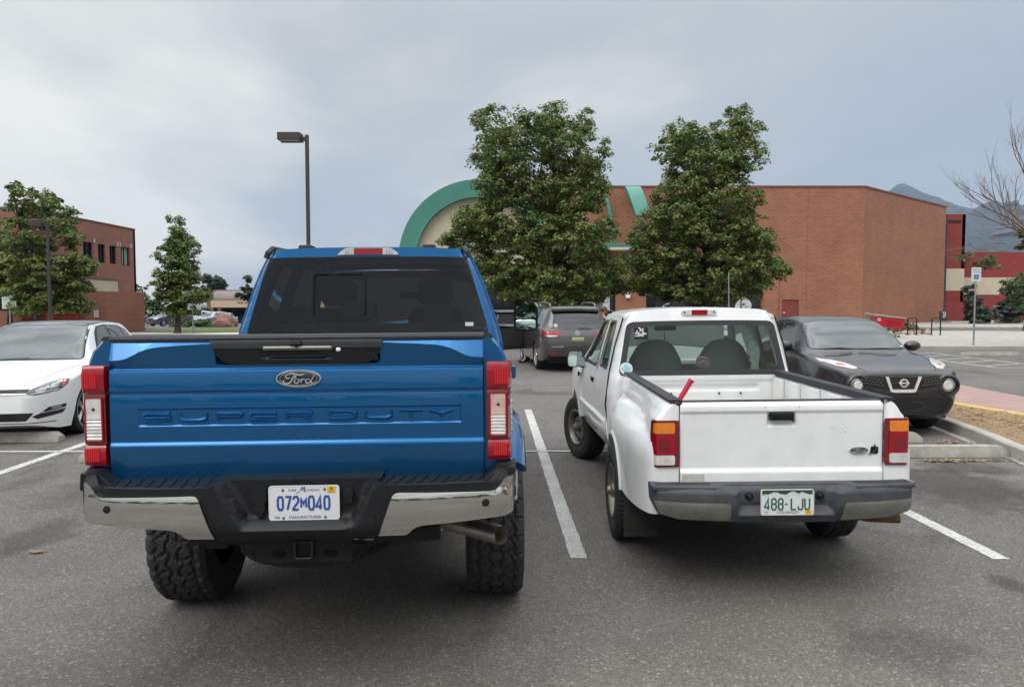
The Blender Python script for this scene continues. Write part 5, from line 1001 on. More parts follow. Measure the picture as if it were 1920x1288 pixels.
# cab
CW = [(.80, .955), (1.2, .985), (1.45, .975), (1.56, .957), (1.70, .91), (1.88, .848), (2.02, .79), (2.09, .757), (2.13, .725)]
cwx = lambda z: interp(z, CW)
ry_ = 2.05
def rearf(u, v):
    e = cwx(v); t = max(0, (abs(u)-(e-.075))/.075); return (u-math.copysign(.012*t*t, u), ry_+(v-1.45)*.10+.10*t*t, v)
wo = round_poly([(-.868, 1.47), (.868, 1.47), (.848, 1.60), (.706, 2.082), (.45, 2.089), (-.45, 2.089), (-.706, 2.082), (-.848, 1.60)], [.01, .01, .05, .05, .3, .3, .05, .05], 5)
cr_ = [(z, w) for z, w in CW if z >= 1.45]
outer = [(w, z) for z, w in cr_]+[(.66, 2.148), (.40, 2.160), (0, 2.164), (-.40, 2.160), (-.66, 2.148)]+[(-w, z) for z, w in reversed(cr_)]
cab = obj('cab', patch(outer, rearf, .03, (wo,), .03), BLUE, bt, smooth=50)
gl = obj('rear_window', patch(wo, lambda u, v: (u, rearf(u, v)[1]-.002, v), .1, (), .0), GLASS_T, cab)
# tinted privacy band: dark frit round the pane leaves the slider and the view strips
sl_ = round_poly([(-.405, 1.665), (.015-.02, 1.665), (-.005, 1.965), (-.405, 1.965)], .03, 5)
obj('slider_frame', stroke([(x, z) for x, z in rrect(-.205, 1.815, .372, .315, .03)], .014, ry_+.02, ry_+.035, True), GLOSSB, gl, smooth=0)
obj('window_seal', patch([(x*1.012, 1.79+(z-1.79)*1.012) for x, z in wo], lambda u, v: (u, rearf(u, v)[1]-.004, v), .1, ([(x*.995, 1.79+(z-1.79)*.99) for x, z in wo],), .004), GLOSSB, gl, smooth=0)
obj('window_label', box(.70, .76, ry_+.008, ry_+.012, 1.585, 1.612), WHITEP, gl, smooth=0)
def sidef(s): return lambda u, v: (s*(cwx(v)-.10*max(0, (v-1.45)/.7)*max(0, (u-3.6)/1.0)), u, v)
sd_poly = [(2.14, 1.45), (4.62, 1.45), (4.50, 1.50), (3.98, 2.10), (3.6, 2.13), (2.20, 2.13)]
win1 = round_poly([(2.50, 1.50), (3.12, 1.50), (3.12, 2.06), (2.56, 2.05)], .04); win2 = round_poly([(3.22, 1.50), (4.36, 1.50), (3.92, 2.04), (3.22, 2.06)], .04)
for s in (-1, 1):
    sd_ = obj('door_side', patch(sd_poly, sidef(s), .1, (win1, win2), .05, (-s, 0, 0)), BLUE, cab, smooth=50)
    for w_ in (win1, win2): obj('side_window', patch(w_, lambda u, v, f=sidef(s): tuple(Vector(f(u, v))-Vector((s*.015, 0, 0))), .2), GLASS_T, sd_)
    obj('roof_molding', tube([(s*.735, 2.122, 2.085), (s*.722, 2.12, 2.125), (s*.70, 2.155, 2.155), (s*.70, 2.6, 2.165), (s*.69, 3.9, 2.15)], .022, 8), PLGREY, cab)
    m_ = obj('mirror', loft([[(s*x, 3.95+d, z) for x, z in round_poly([(1.135, 1.475), (1.345, 1.475), (1.372, 1.51), (1.372, 1.70), (1.31, 1.79), (1.15, 1.795), (1.135, 1.775)], .022, 4)] for d in (0, .05)]+[[(s*x, 4.09, z) for x, z in round_poly([(1.16, 1.50), (1.33, 1.50), (1.345, 1.53), (1.345, 1.69), (1.30, 1.765), (1.17, 1.765), (1.16, 1.75)], .02, 4)]]), GLOSSB, cab, smooth=40)
    obj('mirror_glass', join(patch([(s*x, z) for x, z in round_poly([(1.152, 1.60), (1.352, 1.60), (1.352, 1.695), (1.302, 1.775), (1.16, 1.778), (1.152, 1.77)], .015, 3)], on(3.947))), MIRR, m_, smooth=0)
    obj('spotter_glass', patch([(s*x, z) for x, z in rrect(1.252, 1.54, .195, .095, .02)], lambda u, v: (u, 3.945-.012*(1-((u-s*1.252)/.1)**2-((v-1.54)/.05)**2), v), .02), MIRR, m_)
    obj('mirror_arm', join(*[tube([(s*.93, 4.05, z), (s*1.15, 4.0, z)], .022, 8) for z in (1.52, 1.66)]), GLOSSB, m_)
rfp = [(-.70, 2.15), (.70, 2.15), (.70, 3.6), (.66, 4.02), (-.66, 4.02), (-.70, 3.6)]
obj('roof', patch(rfp, lambda u, v: (u, v, 2.172-.028*(abs(u)/.7)**2.5-.02*max(0, (2.28-v)/.13)**2-.05*max(0, (v-3.5)/.5)**2), .08, (), .03, (0, 0, -1)), BLUE, cab, smooth=50)
obj('windshield', patch([(-.70, 2.08), (.70, 2.08), (.86, 1.48), (-.86, 1.48)], lambda u, v: (u, 4.72-(v-1.48)*1.12+.10*(1-(u/.9)**2)-.1, v), .15), GLASS_C, cab)
obj('hood', loft([[(x, y, z) for x, z in ((-.95, .8), (-.99, 1.2), (-.95, 1.42), (-.7, 1.47), (0, 1.5-.0), (.7, 1.47), (.95, 1.42), (.99, 1.2), (.95, .8))] for y in (4.55, 5.2, 5.75)]), BLUE, cab, smooth=40)
obj('lower_body', join(*[loft([[(s*.93, y, .80), (s*.985, y, 1.2), (s*.975, y, 1.45), (s*.90, y, 1.45), (s*.90, y, .80)] for y in (2.10, 4.6)]) for s in (-1, 1)], box(-.9, .9, 2.12, 4.6, .80, .86), box(-.93, .93, 2.08, 2.12, .82, 1.46)), BLUE, cab, smooth=0)
bl = obj('brake_light', loft([[(x+.003, y, z) for x, z in ((-.222, 2.106), (.222, 2.106), (.20, 2.13), (.165, 2.153), (.14, 2.156), (-.14, 2.156), (-.165, 2.153), (-.20, 2.13))] for y in (ry_+.045, ry_+.16)]), CLR, cab, smooth=20)
obj('red_segment', box(-.10, .106, ry_+.040, ry_+.06, 2.109, 2.153), REDL, bl, smooth=0)
obj('light_bezels', join(*[tube([(s*x+.003, ry_+.043, 2.112), (s*x+.003, ry_+.043, 2.148)], .006, 6) for s in (-1, 1) for x in (.125, .145, .165)]), M('lens_chrome', (.8, .8, .8), .15, .9), bl, smooth=0)
for x in (-.50, .425): obj('roof_pod', loft([[(x-.055, 2.30, 2.155), (x+.055, 2.30, 2.155), (x+.055, 2.46, 2.155), (x-.055, 2.46, 2.155)], [(x-.047, 2.31, 2.197), (x+.047, 2.31, 2.197), (x+.047, 2.45, 2.197), (x-.047, 2.45, 2.197)]]), PLAST, cab, bev=.01)
obj('dashboard', box(-.85, .85, 4.15, 4.65, 1.0, 1.50), SEATD, cab, bev=.03); obj('interior_mirror', box(.02, .26, 4.05, 4.08, 1.80, 1.87), SEATD, cab, bev=.01)
for s in (-1, 1):
    st = obj('front_seat', loft([[(s*.42+q*x, 3.42-(z-1.0)*.22, z) for x in (-1,)]+[(s*.42+q, 3.42-(z-1.0)*.22, z), (s*.42+q, 3.28-(z-1.0)*.22, z), (s*.42-q, 3.28-(z-1.0)*.22, z)] for z, q in ((1.0, .27), (1.5, .27), (1.68, .22), (1.72, .17))]), SEATD, cab, bev=.03)
    obj('headrest', xf(prism(rrect(0, 0, .30, .22, .06), -.05, .05), (s*.42, 3.2, 1.85)), SEATD, st, bev=.02)
obj('rear_seat', join(box(-.75, .75, 2.35, 2.5, 1.0, 1.60), xf(prism(rrect(0, 0, .26, .16, .05), -.05, .05), (-.12, 2.43, 1.70)), xf(prism(rrect(0, 0, .26, .16, .05), -.05, .05), (-.55, 2.43, 1.66)), xf(prism(rrect(0, 0, .26, .16, .05), -.05, .05), (.5, 2.43, 1.66))), SEATD, cab, bev=.02)
obj('fuel_flap', xf(box(-.012, .012, -.02, .02, -.03, .03), (.965, .06, 1.43)), BLUE, bt, bev=.006)
# ================================================================ the older white pickup
wt = thing('pickup_truck', 'older small white step-side pickup seen from behind, with grey bumper and open empty bed', 'pickup truck', (1.618, 4.42, 0), R(-.1), ry=R(-.65))
def wtg(x, z):
    y = interp(z, [(.664, -.004), (.672, -.012), (.752, -.014), (.764, -.006), (.772, .0), (1.09, -.002), (1.104, .0), (1.108, -.008), (1.118, -.011), (1.150, -.008), (1.166, .004), (1.172, .016)])
    e = max(0, (abs(x)-.592)/.012); y += .006*e*e
    rx, rz = .088-abs(x), min(1.109-z, z-1.018); return y+.022*sstep(0, .022, min(rx, rz))
obj('tailgate', patch([(-.604, .664), (.604, .664), (.604, 1.172), (-.604, 1.172)], lambda u, v: (u, wtg(u, v), v), (.011, .0085), (), .04), WHITE, wt, smooth=40); tgw = wt.children[-1] if wt.children else None
tgw = [c for c in wt.children if c.name.startswith('tailgate')][0]
obj('inner_panel', box(-.60, .60, .042, .06, .70, 1.165), CREAMW, tgw, smooth=0); obj('top_cap', box(-.604, .604, .012, .062, 1.166, 1.178), PLGREY, tgw, bev=.004)
obj('handle', join(box(-.070, .070, -.018, .02, 1.060, 1.108), box(-.066, .066, -.024, -.018, 1.078, 1.104), box(.058, .072, -.02, 0, 1.052, 1.062)), PLAST, tgw, bev=.005)
ford_oval(tgw, .459, .876, .058, .0215, -.004)
em = obj('emblem', prism(round_poly([(.527, .853), (.575, .853), (.578, .895), (.535, .898)], .008), -.006, .002), GLOSSB, tgw, smooth=0)
obj('emblem_mark', join(stroke(spline([(.520, .850), (.545, .862), (.565, .882), (.568, .890)], 4), [.008, .006, .006, .005, .005, .005, .005, .004, .004, .004, .004, .003, .003], -.009, -.0065), prism([(.548, .893), (.556, .912), (.566, .893)], -.007, .001)), SATIN, em, smooth=0)
DIRT = M('dirty_white', (.50, .48, .42), .7, var=(30, .2, 6)); obj('old_tape', box(-.595, -.462, -.0160, -.0145, .688, .745), DIRT, tgw, smooth=0)
for x, z, r in ((.38, .985, .004), (.295, 1.015, .003), (.31, 1.005, .003), (-.10, 1.14, .004), (.1, 1.14, .003), (.29, .6755, .006)): obj('paint_chip', prism(ell(x, z, r, r*.7, 8), -.0155 if z < .7 else (-.0125 if z > 1.11 else -.0035), .0), M('chip', (.13, .09, .075), .8), tgw, smooth=0)
obj('sill', box(-.60, .60, .01, .05, .640, .662), CREAMW, wt, smooth=0)
def wx(y, z):
    b = interp(z, [(.40, .66), (.95, .685), (1.05, .70), (1.085, .690), (1.095, .682), (1.13, .675), (1.16, .665), (1.178, .648)])
    rear = .745*1.0; b = max(b, interp(z, [(.45, .742), (.70, .765), (.78, .768), (1.0, .762), (1.06, .748), (1.088, .735), (1.096, .722), (1.13, .705), (1.16, .675), (1.178, .65)])*(1-sstep(.1, .9, y))+b*sstep(.1, .9, y))
    f = max(0, 1-abs((y-.85)/.97)**4)**.6; g = 1 if z < .80 else max(0, 1-((z-.80)/.225)**2.4)**.6
    return max(b, .66+.195*f*g) if g > 0 else b
zz_ = [1.178, 1.172, 1.16, 1.14, 1.12, 1.10, 1.094, 1.088, 1.07, 1.04, 1.0, .96, .92, .88, .84, .80, .74, .68, .62, .57, .53]
for s in (-1, 1):
    rings = []
    for y, q in [(.0, .03), (.008, .014), (.02, .005), (.04, 0)]+[(lerp(.08, 1.80, i/44), 0) for i in range(45)]:
        b = max(arch_z(y, 1.15, .36, .425, lerp(.50, .44, y/1.8)), .44); ring = []
        zs_ = [max(z, b) if z > b else None for z in zz_]; pts = [(wx(y, lerp(1.178, b, i/34)), lerp(1.178, b, i/34)) for i in range(35)]
        for x, z in pts: ring.append((s*(x-q), y, z))
        ring += [(s*(pts[-1][0]-.06-q*.2), y, b+.004), (s*.612, y, max(b, .62)), (s*.612, y, 1.178)]
        rings.append(ring)
    sd_ = obj('bed_side', loft(rings), WHITE, wt, smooth=38)
    obj('bed_rail', loft([[(s*.672, y, 1.176), (s*.668, y, 1.188), (s*.60, y, 1.190), (s*.592, y, 1.186), (s*.592, y, 1.14)] for y in (.0, .02, .9, 1.82)]), PLGREY, sd_, smooth=40)
    obj('inner_wall', join(box(min(s*.598, s*.61), max(s*.598, s*.61), .06, 1.80, .66, 1.16), *[box(min(s*.566, s*.597), max(s*.566, s*.597), y, y+.17, .66, 1.13) for y in (.15, .52, .89, 1.26, 1.6)]), CREAMW, sd_, bev=.012)
    obj('arch_lip', loft([[(s*(wx(1.15-.428*math.cos(a), .36+.428*math.sin(a))+d), 1.15-r*math.cos(a), .36+r*math.sin(a)) for r, d in ((.455, -.002), (.44, .012), (.425, .012), (.418, -.03))] for a in [lerp(.25, PI-.2, i/28) for i in range(29)]]), WHITE, sd_, smooth=50)
    m = lambda P: [(s*a, b) for a, b in (P if s > 0 else P[::-1])]
    wr = lambda u: .035*max(0, (abs(u)-.742)/.027)**2
    def lz(P, d, mm, nm, par, st=(.02, .02), f=0): return obj(nm, patch(m(round_poly(P, .012, 4)), lambda u, v: (u, -.012-d+wr(u)*1.5+(.0008*math.sin(abs(u)*700) if f else 0), v), st, (), .03), mm, par, smooth=40)
    fr = lz([(.612, .786), (.768, .786), (.770, .93), (.766, 1.066), (.612, 1.066)], 0, REDD, 'tail_lamp', wt)
    x0, x1 = .638, .764
    lz([(x0, .988), (x1, .988), (x1-.004, 1.052), (x0, 1.052)], .007, AMB, 'amber_lens', fr, (.0018, .03), 1); lz([(x0-.004, .860), (x1+.004, .860), (x1, .986), (x0-.002, .986)], .006, REDL, 'red_lens', fr)
    lz([(x0+.03, .88), (x1-.03, .88), (x1-.03, .95), (x0+.03, .95)], .0064, REDD, 'lens_core', fr); lz([(x0, .800), (x1-.004, .800), (x1, .858), (x0, .858)], .007, CLR, 'reverse_lens', fr, (.0018, .03), 1)
    if s < 0: obj('mud_flap', join(box(min(s*.62, s*.85), max(s*.62, s*.85), .63, .645, .16, .62)), M('mudflap_rubber', (.026, .025, .024), .8, var=(6, .5, 7)), wt, bev=.012)
    obj('wheel_well', box(min(s*.52, s*.56), max(s*.52, s*.56), .6, 1.7, .45, .95), UNDER, sd_, smooth=0)
obj('bed_floor', join(box(-.60, .60, .06, 1.82, .64, .68), *[box(-.56+i*.16, -.48+i*.16, .08, 1.8, .68, .692) for i in range(7)]), CREAMW, wt, smooth=0)
def hw(x, z): return 1.80+.016*sstep(0, .02, min(.46-abs(x), min(z-1.02, 1.085-z)))-.012*sstep(0, .02, min(.58-abs(x), z-1.10))
obj('head_board', patch([(-.60, .68), (.60, .68), (.60, 1.148), (-.60, 1.148)], lambda u, v: (u, hw(u, v), v), (.02, .01), (), .03), CREAMW, wt, smooth=40)
for x in (-.28, .12, .30): obj('bolt', lathe([(.001, 1.775), (.008, 1.777), (.009, 1.79)], 10, 'y', (x, 0, 1.005)), UNDER, wt)
# bumper
BPL = M('weathered_bumper', (.050, .054, .062), .6, var=(9, .3, 7)); BST = M('bare_bumper_steel', (.25, .25, .225), .48, .55, var=(11, .22, 7))
wb = lambda x: -.17+.07*(abs(x)/.755)**3.5+.05*max(0, (abs(x)-.72)/.035)**2
def wbf(x, z):
    w = interp(z, [(.50, .285), (.53, .285), (.66, .30), (.70, .37)]); ins = min(w-abs(x), z-.528)
    return wb(x)+.075*sstep(0, .05, ins)+.02*sstep(.66, .70, z)+.045*max(0, (.60-z)/.10)**1.5
wbo = [(-.72, .53), (-.60, .498), (-.31, .488), (-.28, .480), (.28, .480), (.31, .488), (.60, .498), (.72, .53), (.752, .60), (.757, .695), (.74, .702), (.40, .698), (.30, .690), (-.30, .690), (-.40, .698), (-.74, .702), (-.757, .695), (-.752, .60)]
bu = obj('bumper', patch(round_poly(wbo, .01, 3), lambda u, v: (u, wbf(u, v), v), (.016, .012), (), .09), BPL, wt, smooth=45); bu.location = (-.018, 0, -.004); bu.scale.x = 1.02
obj('bumper_top', prism([(-.755, -.10), (-.70, -.115), (-.4, -.15), (-.32, -.07), (.32, -.07), (.4, -.15), (.70, -.115), (.755, -.10), (.755, .0), (-.755, .0)], .672, .70, 'z'), BPL, bu, bev=.006)
obj('top_ridges', join(*[box(min(s*.42, s*.73), max(s*.42, s*.73), y, y+.008, .70, .704) for s in (-1, 1) for y in (-.085, -.065, -.045)]), BPL, bu, smooth=0)
for s in (-1, 1): obj('steel_face', patch([(s*a, b) for a, b in (lambda P: P if s > 0 else P[::-1])(round_poly([(.315, .494), (.60, .502), (.715, .535), (.745, .612), (.335, .606), (.322, .596)], .012, 3))], lambda u, v: (u, wbf(u, v)-.007, v), (.02, .012), (), .02), BST, bu, smooth=45)
for x in (-.20, .205): obj('plate_lamp', lathe([(.001, -.03), (.012, -.026), (.016, -.012), (.024, -.010), (.026, .02)], 18, 'y', (x, -.095, .632)), GLOSSB, bu)
obj('bumper_badge', patch(ell(.025, .535, .030, .007, 16), lambda u, v: (u, -.155, v), None, (), .004), SATIN, bu, smooth=0)
p2 = obj('number_plate', prism(rrect(.0, .610, .302, .150, .012), -.156, -.150), PLATEW, bu, smooth=0); y2 = -.1562
sky_ = [(-.142, .683), (-.142, .653), (-.125, .661), (-.11, .656), (-.085, .668), (-.065, .672), (-.04, .660), (-.01, .655), (.005, .664), (.03, .676), (.05, .668), (.065, .660), (.08, .672), (.10, .665), (.125, .655), (.142, .657), (.142, .683)]
obj('plate_sky', prism(sky_, y2-.001, y2+.001), M('plate_green', (.010, .075, .042), .5), p2, smooth=0); obj('plate_number', join(plate_text('488', -.128, .568, .026, .064, .0125, .0085, y2), plate_text('.', -.013, .568, .02, .064, 0, .009, y2), plate_text('LJU', .022, .568, .026, .064, .0125, .0085, y2)), INKG, p2, smooth=0)
obj('plate_wording', text('COLORADO', .022, y2, .002, .551, .0006), MATS['sign_black'], p2, smooth=0); s3 = obj('plate_sticker', prism(rrect(.118, .553, .036, .024, .002), y2-.001, y2), YST, p2, smooth=0); obj('sticker_text', text('22', .016, y2-.0012, .118, .553, .0004), MATS['sticker_ink'], s3, smooth=0)
s4 = obj('month_sticker', prism(rrect(-.122, .553, .03, .022, .002), y2-.001, y2), M('pale_blue_sticker', (.45, .55, .66), .5), p2, smooth=0); obj('month_text', text('5', .016, y2-.0012, -.118, .553, .0004), INKB, s4, smooth=0)
obj('plate_edge', stroke(rrect(0, .610, .298, .146, .011), .004, y2-.0012, y2+.001, True), M('plate_gold', (.6, .58, .48), .5), p2, smooth=0)
ridge = [(-.14, .653), (-.125, .661), (-.11, .656), (-.085, .668), (-.065, .672), (-.04, .660), (-.01, .655), (.005, .664), (.03, .676), (.05, .668), (.065, .660), (.08, .672), (.10, .665), (.125, .655), (.14, .657)]
obj('plate_ridges', join(*[stroke([(a[0], a[1]-.003), (a[0]+dx, a[1]-.018)], .0012, y2-.0008, y2) for i, a in enumerate(ridge[1:-1]) for dx in (-.005, .006)]), M('plate_grey', (.4, .42, .42), .6), p2, smooth=0)
# underside and wheels
obj('frame', join(*[box(s*.38-.04, s*.38+.04, .05, 4.6, .42, .52) for s in (-1, 1)], box(-.60, .60, .02, 4.4, .56, .62), box(-.3, .3, .3, .9, .36, .56), box(-.66, .66, 1.75, 3.5, .34, .56), box(-.5, .5, 3.5, 4.6, .32, .56)), UNDER, wt, smooth=0)  # the wide low boxes are added to deepen the shade under the pickup
obj('rear_axle', join(tube([(-.7, 1.15, .36), (.7, 1.15, .36)], .04, 10), ico((0, 1.15, .36), .13)), UNDER, wt, smooth=40)
obj('exhaust', join(tube([(.25, 1.3, .45), (.40, .6, .42), (.52, .27, .415), (.62, .20, .41), (.80, .175, .407)], [.026, .026, .028, .030, .030], 16, False), tube([(.80, .175, .407), (.63, .199, .41)], .026, 16, False)), RUST, wt, smooth=60)
TW = tyre(.36, .235, .20, tread_rib, 128, 25, .008); q0 = wheel(wt, (-.755, 1.15, .36), .36, .235, .20, TW, rim_steel, -1)
for x, y, sd, a in ((.755, 1.15, 1, 0), (-.79, 4.06, -1, 20), (.79, 4.06, 1, 20)): wheel(wt, (x, y, .36), .36, .235, .20, None, rim_steel, sd, R(a), tyre_mesh=q0.data)
# cab
WC = [(.50, .76), (.62, .80), (.85, .81), (1.0, .805), (1.12, .785), (1.18, .768), (1.40, .722), (1.58, .675), (1.64, .648), (1.68, .615)]
wcx = lambda z: interp(z, WC); wy = 1.86
def wrear(u, v):
    e = wcx(v); t = max(0, (abs(u)-(e-.085))/.085); return (u-math.copysign(.01*t*t, u), wy+max(0, v-1.12)*.20+.09*t**2.2, v)
wwin = round_poly([(-.708, 1.152), (.708, 1.152), (.625, 1.602), (.3, 1.610), (-.3, 1.610), (-.625, 1.602)], [.05, .05, .06, .2, .2, .06], 5)
outer = [(w, z) for z, w in WC]+[(.50, 1.702), (.28, 1.714), (0, 1.718), (-.28, 1.714), (-.50, 1.702)]+[(-w, z) for z, w in reversed(WC)]
wc = obj('cab', patch(outer, wrear, .025, (wwin,), .03), WHITE, wt, smooth=50)
sc_ = lambda P, a, b: [(x*a, 1.375+(z-1.375)*b) for x, z in P]
wi = round_poly([(-.650, 1.195), (.650, 1.195), (.585, 1.562), (.3, 1.568), (-.3, 1.568), (-.585, 1.562)], [.03, .03, .04, .2, .2, .04], 5)
rw = obj('rear_window', patch(wi, lambda u, v: (u, wrear(u*.9, v)[1]-.001, v), .12), GLASS_C, wc)
obj('window_frit', patch(wwin, lambda u, v: (u, wrear(u*.9, v)[1]-.003, v), .06, (wi,), .006), M('window_rubber', (.022, .024, .027), .45), rw, smooth=0)
ys = lambda z: wrear(0, z)[1]-.0075
def stick(P, nm, m, d=0., par=None): return obj(nm, patch(P, lambda u, v: (u, ys(v)-d, v), None, (), .002), m, par or rw, smooth=0)
k1 = stick([(-.565, 1.455), (-.445, 1.455), (-.445, 1.56), (-.565, 1.56)], 'square_decal', GLOSSB)
scr = [[(-.53, 1.555), (-.50, 1.535), (-.49, 1.51), (-.515, 1.49), (-.55, 1.47)], [(-.56, 1.505), (-.53, 1.51), (-.50, 1.485), (-.47, 1.465), (-.45, 1.475)], [(-.545, 1.53), (-.53, 1.50), (-.54, 1.465)], [(-.52, 1.525), (-.485, 1.545)], [(-.50, 1.47), (-.48, 1.505), (-.46, 1.50)], [(-.56, 1.485), (-.52, 1.475), (-.49, 1.46)]]
obj('decal_scrawl', join(*[xf(stroke(spline(p, 4), .012, -.004, -.002), (0, ys(1.5), 0), (0, 0, 0)) for p in scr]), PLATEW, k1, smooth=0)
k2 = stick(ell(-.642, 1.212, .054, .052, 28), 'round_sticker', PLATEW, .002); obj('sticker_flower', join(*[patch(ell(-.642+dx*.024, 1.212+dz*.024, .017, .017, 12), lambda u, v: (u, ys(v)-.004, v), None, (), .002) for dx, dz in ((1, 0), (-1, 0), (0, 1), (0, -1))], patch(ell(-.642, 1.212, .014, .014, 12), lambda u, v: (u, ys(v)-.0045, v), None, (), .002)), M('cyan_print', (.28, .55, .62), .5), k2, smooth=0)
k3 = stick(round_poly([(-.045, 1.215), (.065, 1.215), (.07, 1.28), (.03, 1.312), (-.03, 1.312), (-.05, 1.28)], .02), 'skull_decal', M('brown_decal', (.05, .04, .04), .7)); obj('decal_lines', join(*[xf(stroke(spline(p, 4), .006, -.004, -.002), (0, ys(1.26), 0)) for p in ([(-.03, 1.29), (0, 1.305), (.04, 1.295)], [(-.03, 1.25), (.01, 1.265), (.05, 1.25)], [(-.035, 1.23), (.01, 1.225), (.055, 1.232)], [(.0, 1.27), (.02, 1.28)])]), M('decal_grey', (.2, .19, .18), .7), k3, smooth=0)
wside = lambda s: (lambda u, v: (s*(wcx(v)+(.06*sstep(1.9, 3.9, u) if v < 1.18 else .06*sstep(1.9, 3.9, u)*max(0, 1-(v-1.18)/.4))-.09*max(0, (v-1.15)/.5)*max(0, (u-3.1)/.7)), u, v))
spoly = [(1.955, .50), (3.58, .50), (3.70, .72), (3.78, 1.0), (3.86, 1.14), (3.74, 1.18), (3.20, 1.655), (2.6, 1.668), (2.0, 1.66)]
qw = round_poly([(2.15, 1.19), (2.60, 1.19), (2.60, 1.60), (2.22, 1.60)], .05); dw = round_poly([(2.74, 1.17), (3.62, 1.17), (3.22, 1.585), (2.74, 1.60)], .05)
for s in (-1, 1):
    f = wside(s); sd_ = obj('cab_side', patch(spoly, f, .06, (qw, dw), .04, (-s, 0, 0)), WHITE, wc, smooth=50)
    for w_, nm in ((qw, 'quarter_window'), (dw, 'door_window')):
        obj(nm, patch(w_, lambda u, v: tuple(Vector(f(u, v))-Vector((s*.012, 0, 0))), .15), GLASS_C if nm[0] == 'd' else GLASS_D, sd_)
        cxm = sum(p[0] for p in w_)/len(w_); czm = sum(p[1] for p in w_)/len(w_); obj('window_seal', patch([(cxm+(a-cxm)*1.04, czm+(b-czm)*1.05) for a, b in w_], lambda u, v: tuple(Vector(f(u, v))+Vector((s*.003, 0, 0))), .1, ([(cxm+(a-cxm)*.95, czm+(b-czm)*.94) for a, b in w_],), .004, (-s, 0, 0)), MATS['window_rubber'], sd_, smooth=0)
    tb = lambda P, r: tube([tuple(Vector(f(u, v))+Vector((s*.001, 0, 0))) for u, v in P], r, 5)
    obj('door_seams', tb([(2.665, 1.62), (2.67, 1.15), (2.66, .56), (3.55, .56), (3.66, .8), (3.70, 1.13)], .005), UNDER, sd_); obj('bed_gap', tb([(1.99, 1.64), (1.985, 1.4), (1.98, 1.15), (1.97, .9), (1.965, .52)], .007), UNDER, sd_)
    obj('door_handle', xf(box(-.012, .016, -.08, .08, -.022, .022), f(2.84, 1.03)), PLAST, sd_, bev=.008); obj('side_molding', tube([tuple(Vector(f(u, .74))+Vector((s*.006, 0, 0))) for u in np.linspace(2.02, 3.62, 12)], .018, 6), WHITE, sd_)
    mi = obj('mirror', loft([[(s*x, y, z) for x, z in round_poly([(.80+.0, 1.10), (1.0, 1.10), (1.005, 1.27), (.83, 1.272)], .03, 4)] for y in (3.48, 3.52)]+[[(s*x, 3.60, z) for x, z in round_poly([(.83, 1.12), (.985, 1.12), (.985, 1.25), (.845, 1.255)], .03, 4)]]), PLAST, sd_, smooth=40); mi.location.x = s*.02; mi.location.z = -.006
    obj('mirror_glass', patch([(s*x, z) for x, z in round_poly([(.808, 1.108), (.994, 1.108), (.998, 1.262), (.836, 1.264)], .026, 4)], on(3.478)), MIRR, mi, smooth=0); obj('mirror_arm', tube([(s*.80, 3.64, 1.10), (s*.86, 3.58, 1.12)], .03, 8), PLAST, mi)
    obj('front_fender', loft([[(s*x, y, z) for x, z in ((.60, 1.12), (.74, 1.10), (.84+.03*k, 1.04), (.875+.03*k, .94), (.87+.03*k, max(.55, b)), (.70, max(.55, b)))] for y, k, b in [(yy, math.sin(PI*(yy-3.4)/1.35), arch_z(yy, 4.06, .36, .42, .5)) for yy in np.linspace(3.60, 4.75, 24)]]), WHITE, wc, smooth=40)
    obj('fender_badge', xf(box(-.008, .008, -.03, .03, -.022, .022), (s*.885, 3.72, 1.0)), PLAST, wc, smooth=0)
obj('roof', patch(round_poly([(-.64, 1.985), (.64, 1.985), (.645, 3.0), (.60, 3.24), (-.60, 3.24), (-.645, 3.0)], .03), lambda u, v: (u, v, 1.722-.033*(abs(u)/.58)**2.4-.03*max(0, (abs(u)-.57)/.075)**2-.012*max(0, (2.12-v)/.12)**2-.05*max(0, (v-2.9)/.34)**2), .06, (), .03, (0, 0, -1)), WHITE, wc, smooth=50)
obj('windshield', patch([(-.575, 1.62), (.575, 1.62), (.76, 1.12), (-.76, 1.12)], lambda u, v: (u, 3.84-(v-1.12)*1.15+.08*(1-(u/.8)**2), v), .1), GLASS_C, wc)
obj('hood', loft([[(x, y, z) for x, z in ((-.80, .60), (-.80, 1.02), (-.70, 1.09), (0, 1.11), (.70, 1.09), (.80, 1.02), (.80, .60))] for y in (3.75, 4.2, 4.75)]), WHITE, wc, smooth=40)
obj('cab_floor', join(box(-.74, .74, 1.96, 3.7, .50, .56), box(-.72, .72, 1.95, 1.97, .56, 1.1)), UNDER, wc, smooth=0)
obj('dashboard', join(box(-.72, .72, 3.35, 3.74, .80, 1.13), box(-.2, .02, 3.33, 3.36, .95, 1.12)), DASH, wc, bev=.03)
for s in (-1, 1): obj('bucket_seat', loft([[(s*.31+q*math.cos(a), y0+d*math.sin(a), z) for a in np.linspace(0, 2*PI, 16)[:-1]] for z, q, y0, d in ((.62, .25, 2.45, .12), (1.1, .26, 2.38, .10), (1.25, .235, 2.35, .09), (1.36, .175, 2.33, .075), (1.41, .12, 2.32, .06), (1.43, .06, 2.32, .03))]), SEAT, wc, smooth=60)
obj('interior_mirror', box(-.15, .07, 3.20, 3.225, 1.48, 1.55), SEAT, wc, bev=.012); obj('air_freshener', join(tube([(-.05, 3.2, 1.48), (-.05, 3.2, 1.30)], .004, 5), box(-.07, -.03, 3.195, 3.205, 1.20, 1.30)), SEAT, wc, smooth=0)
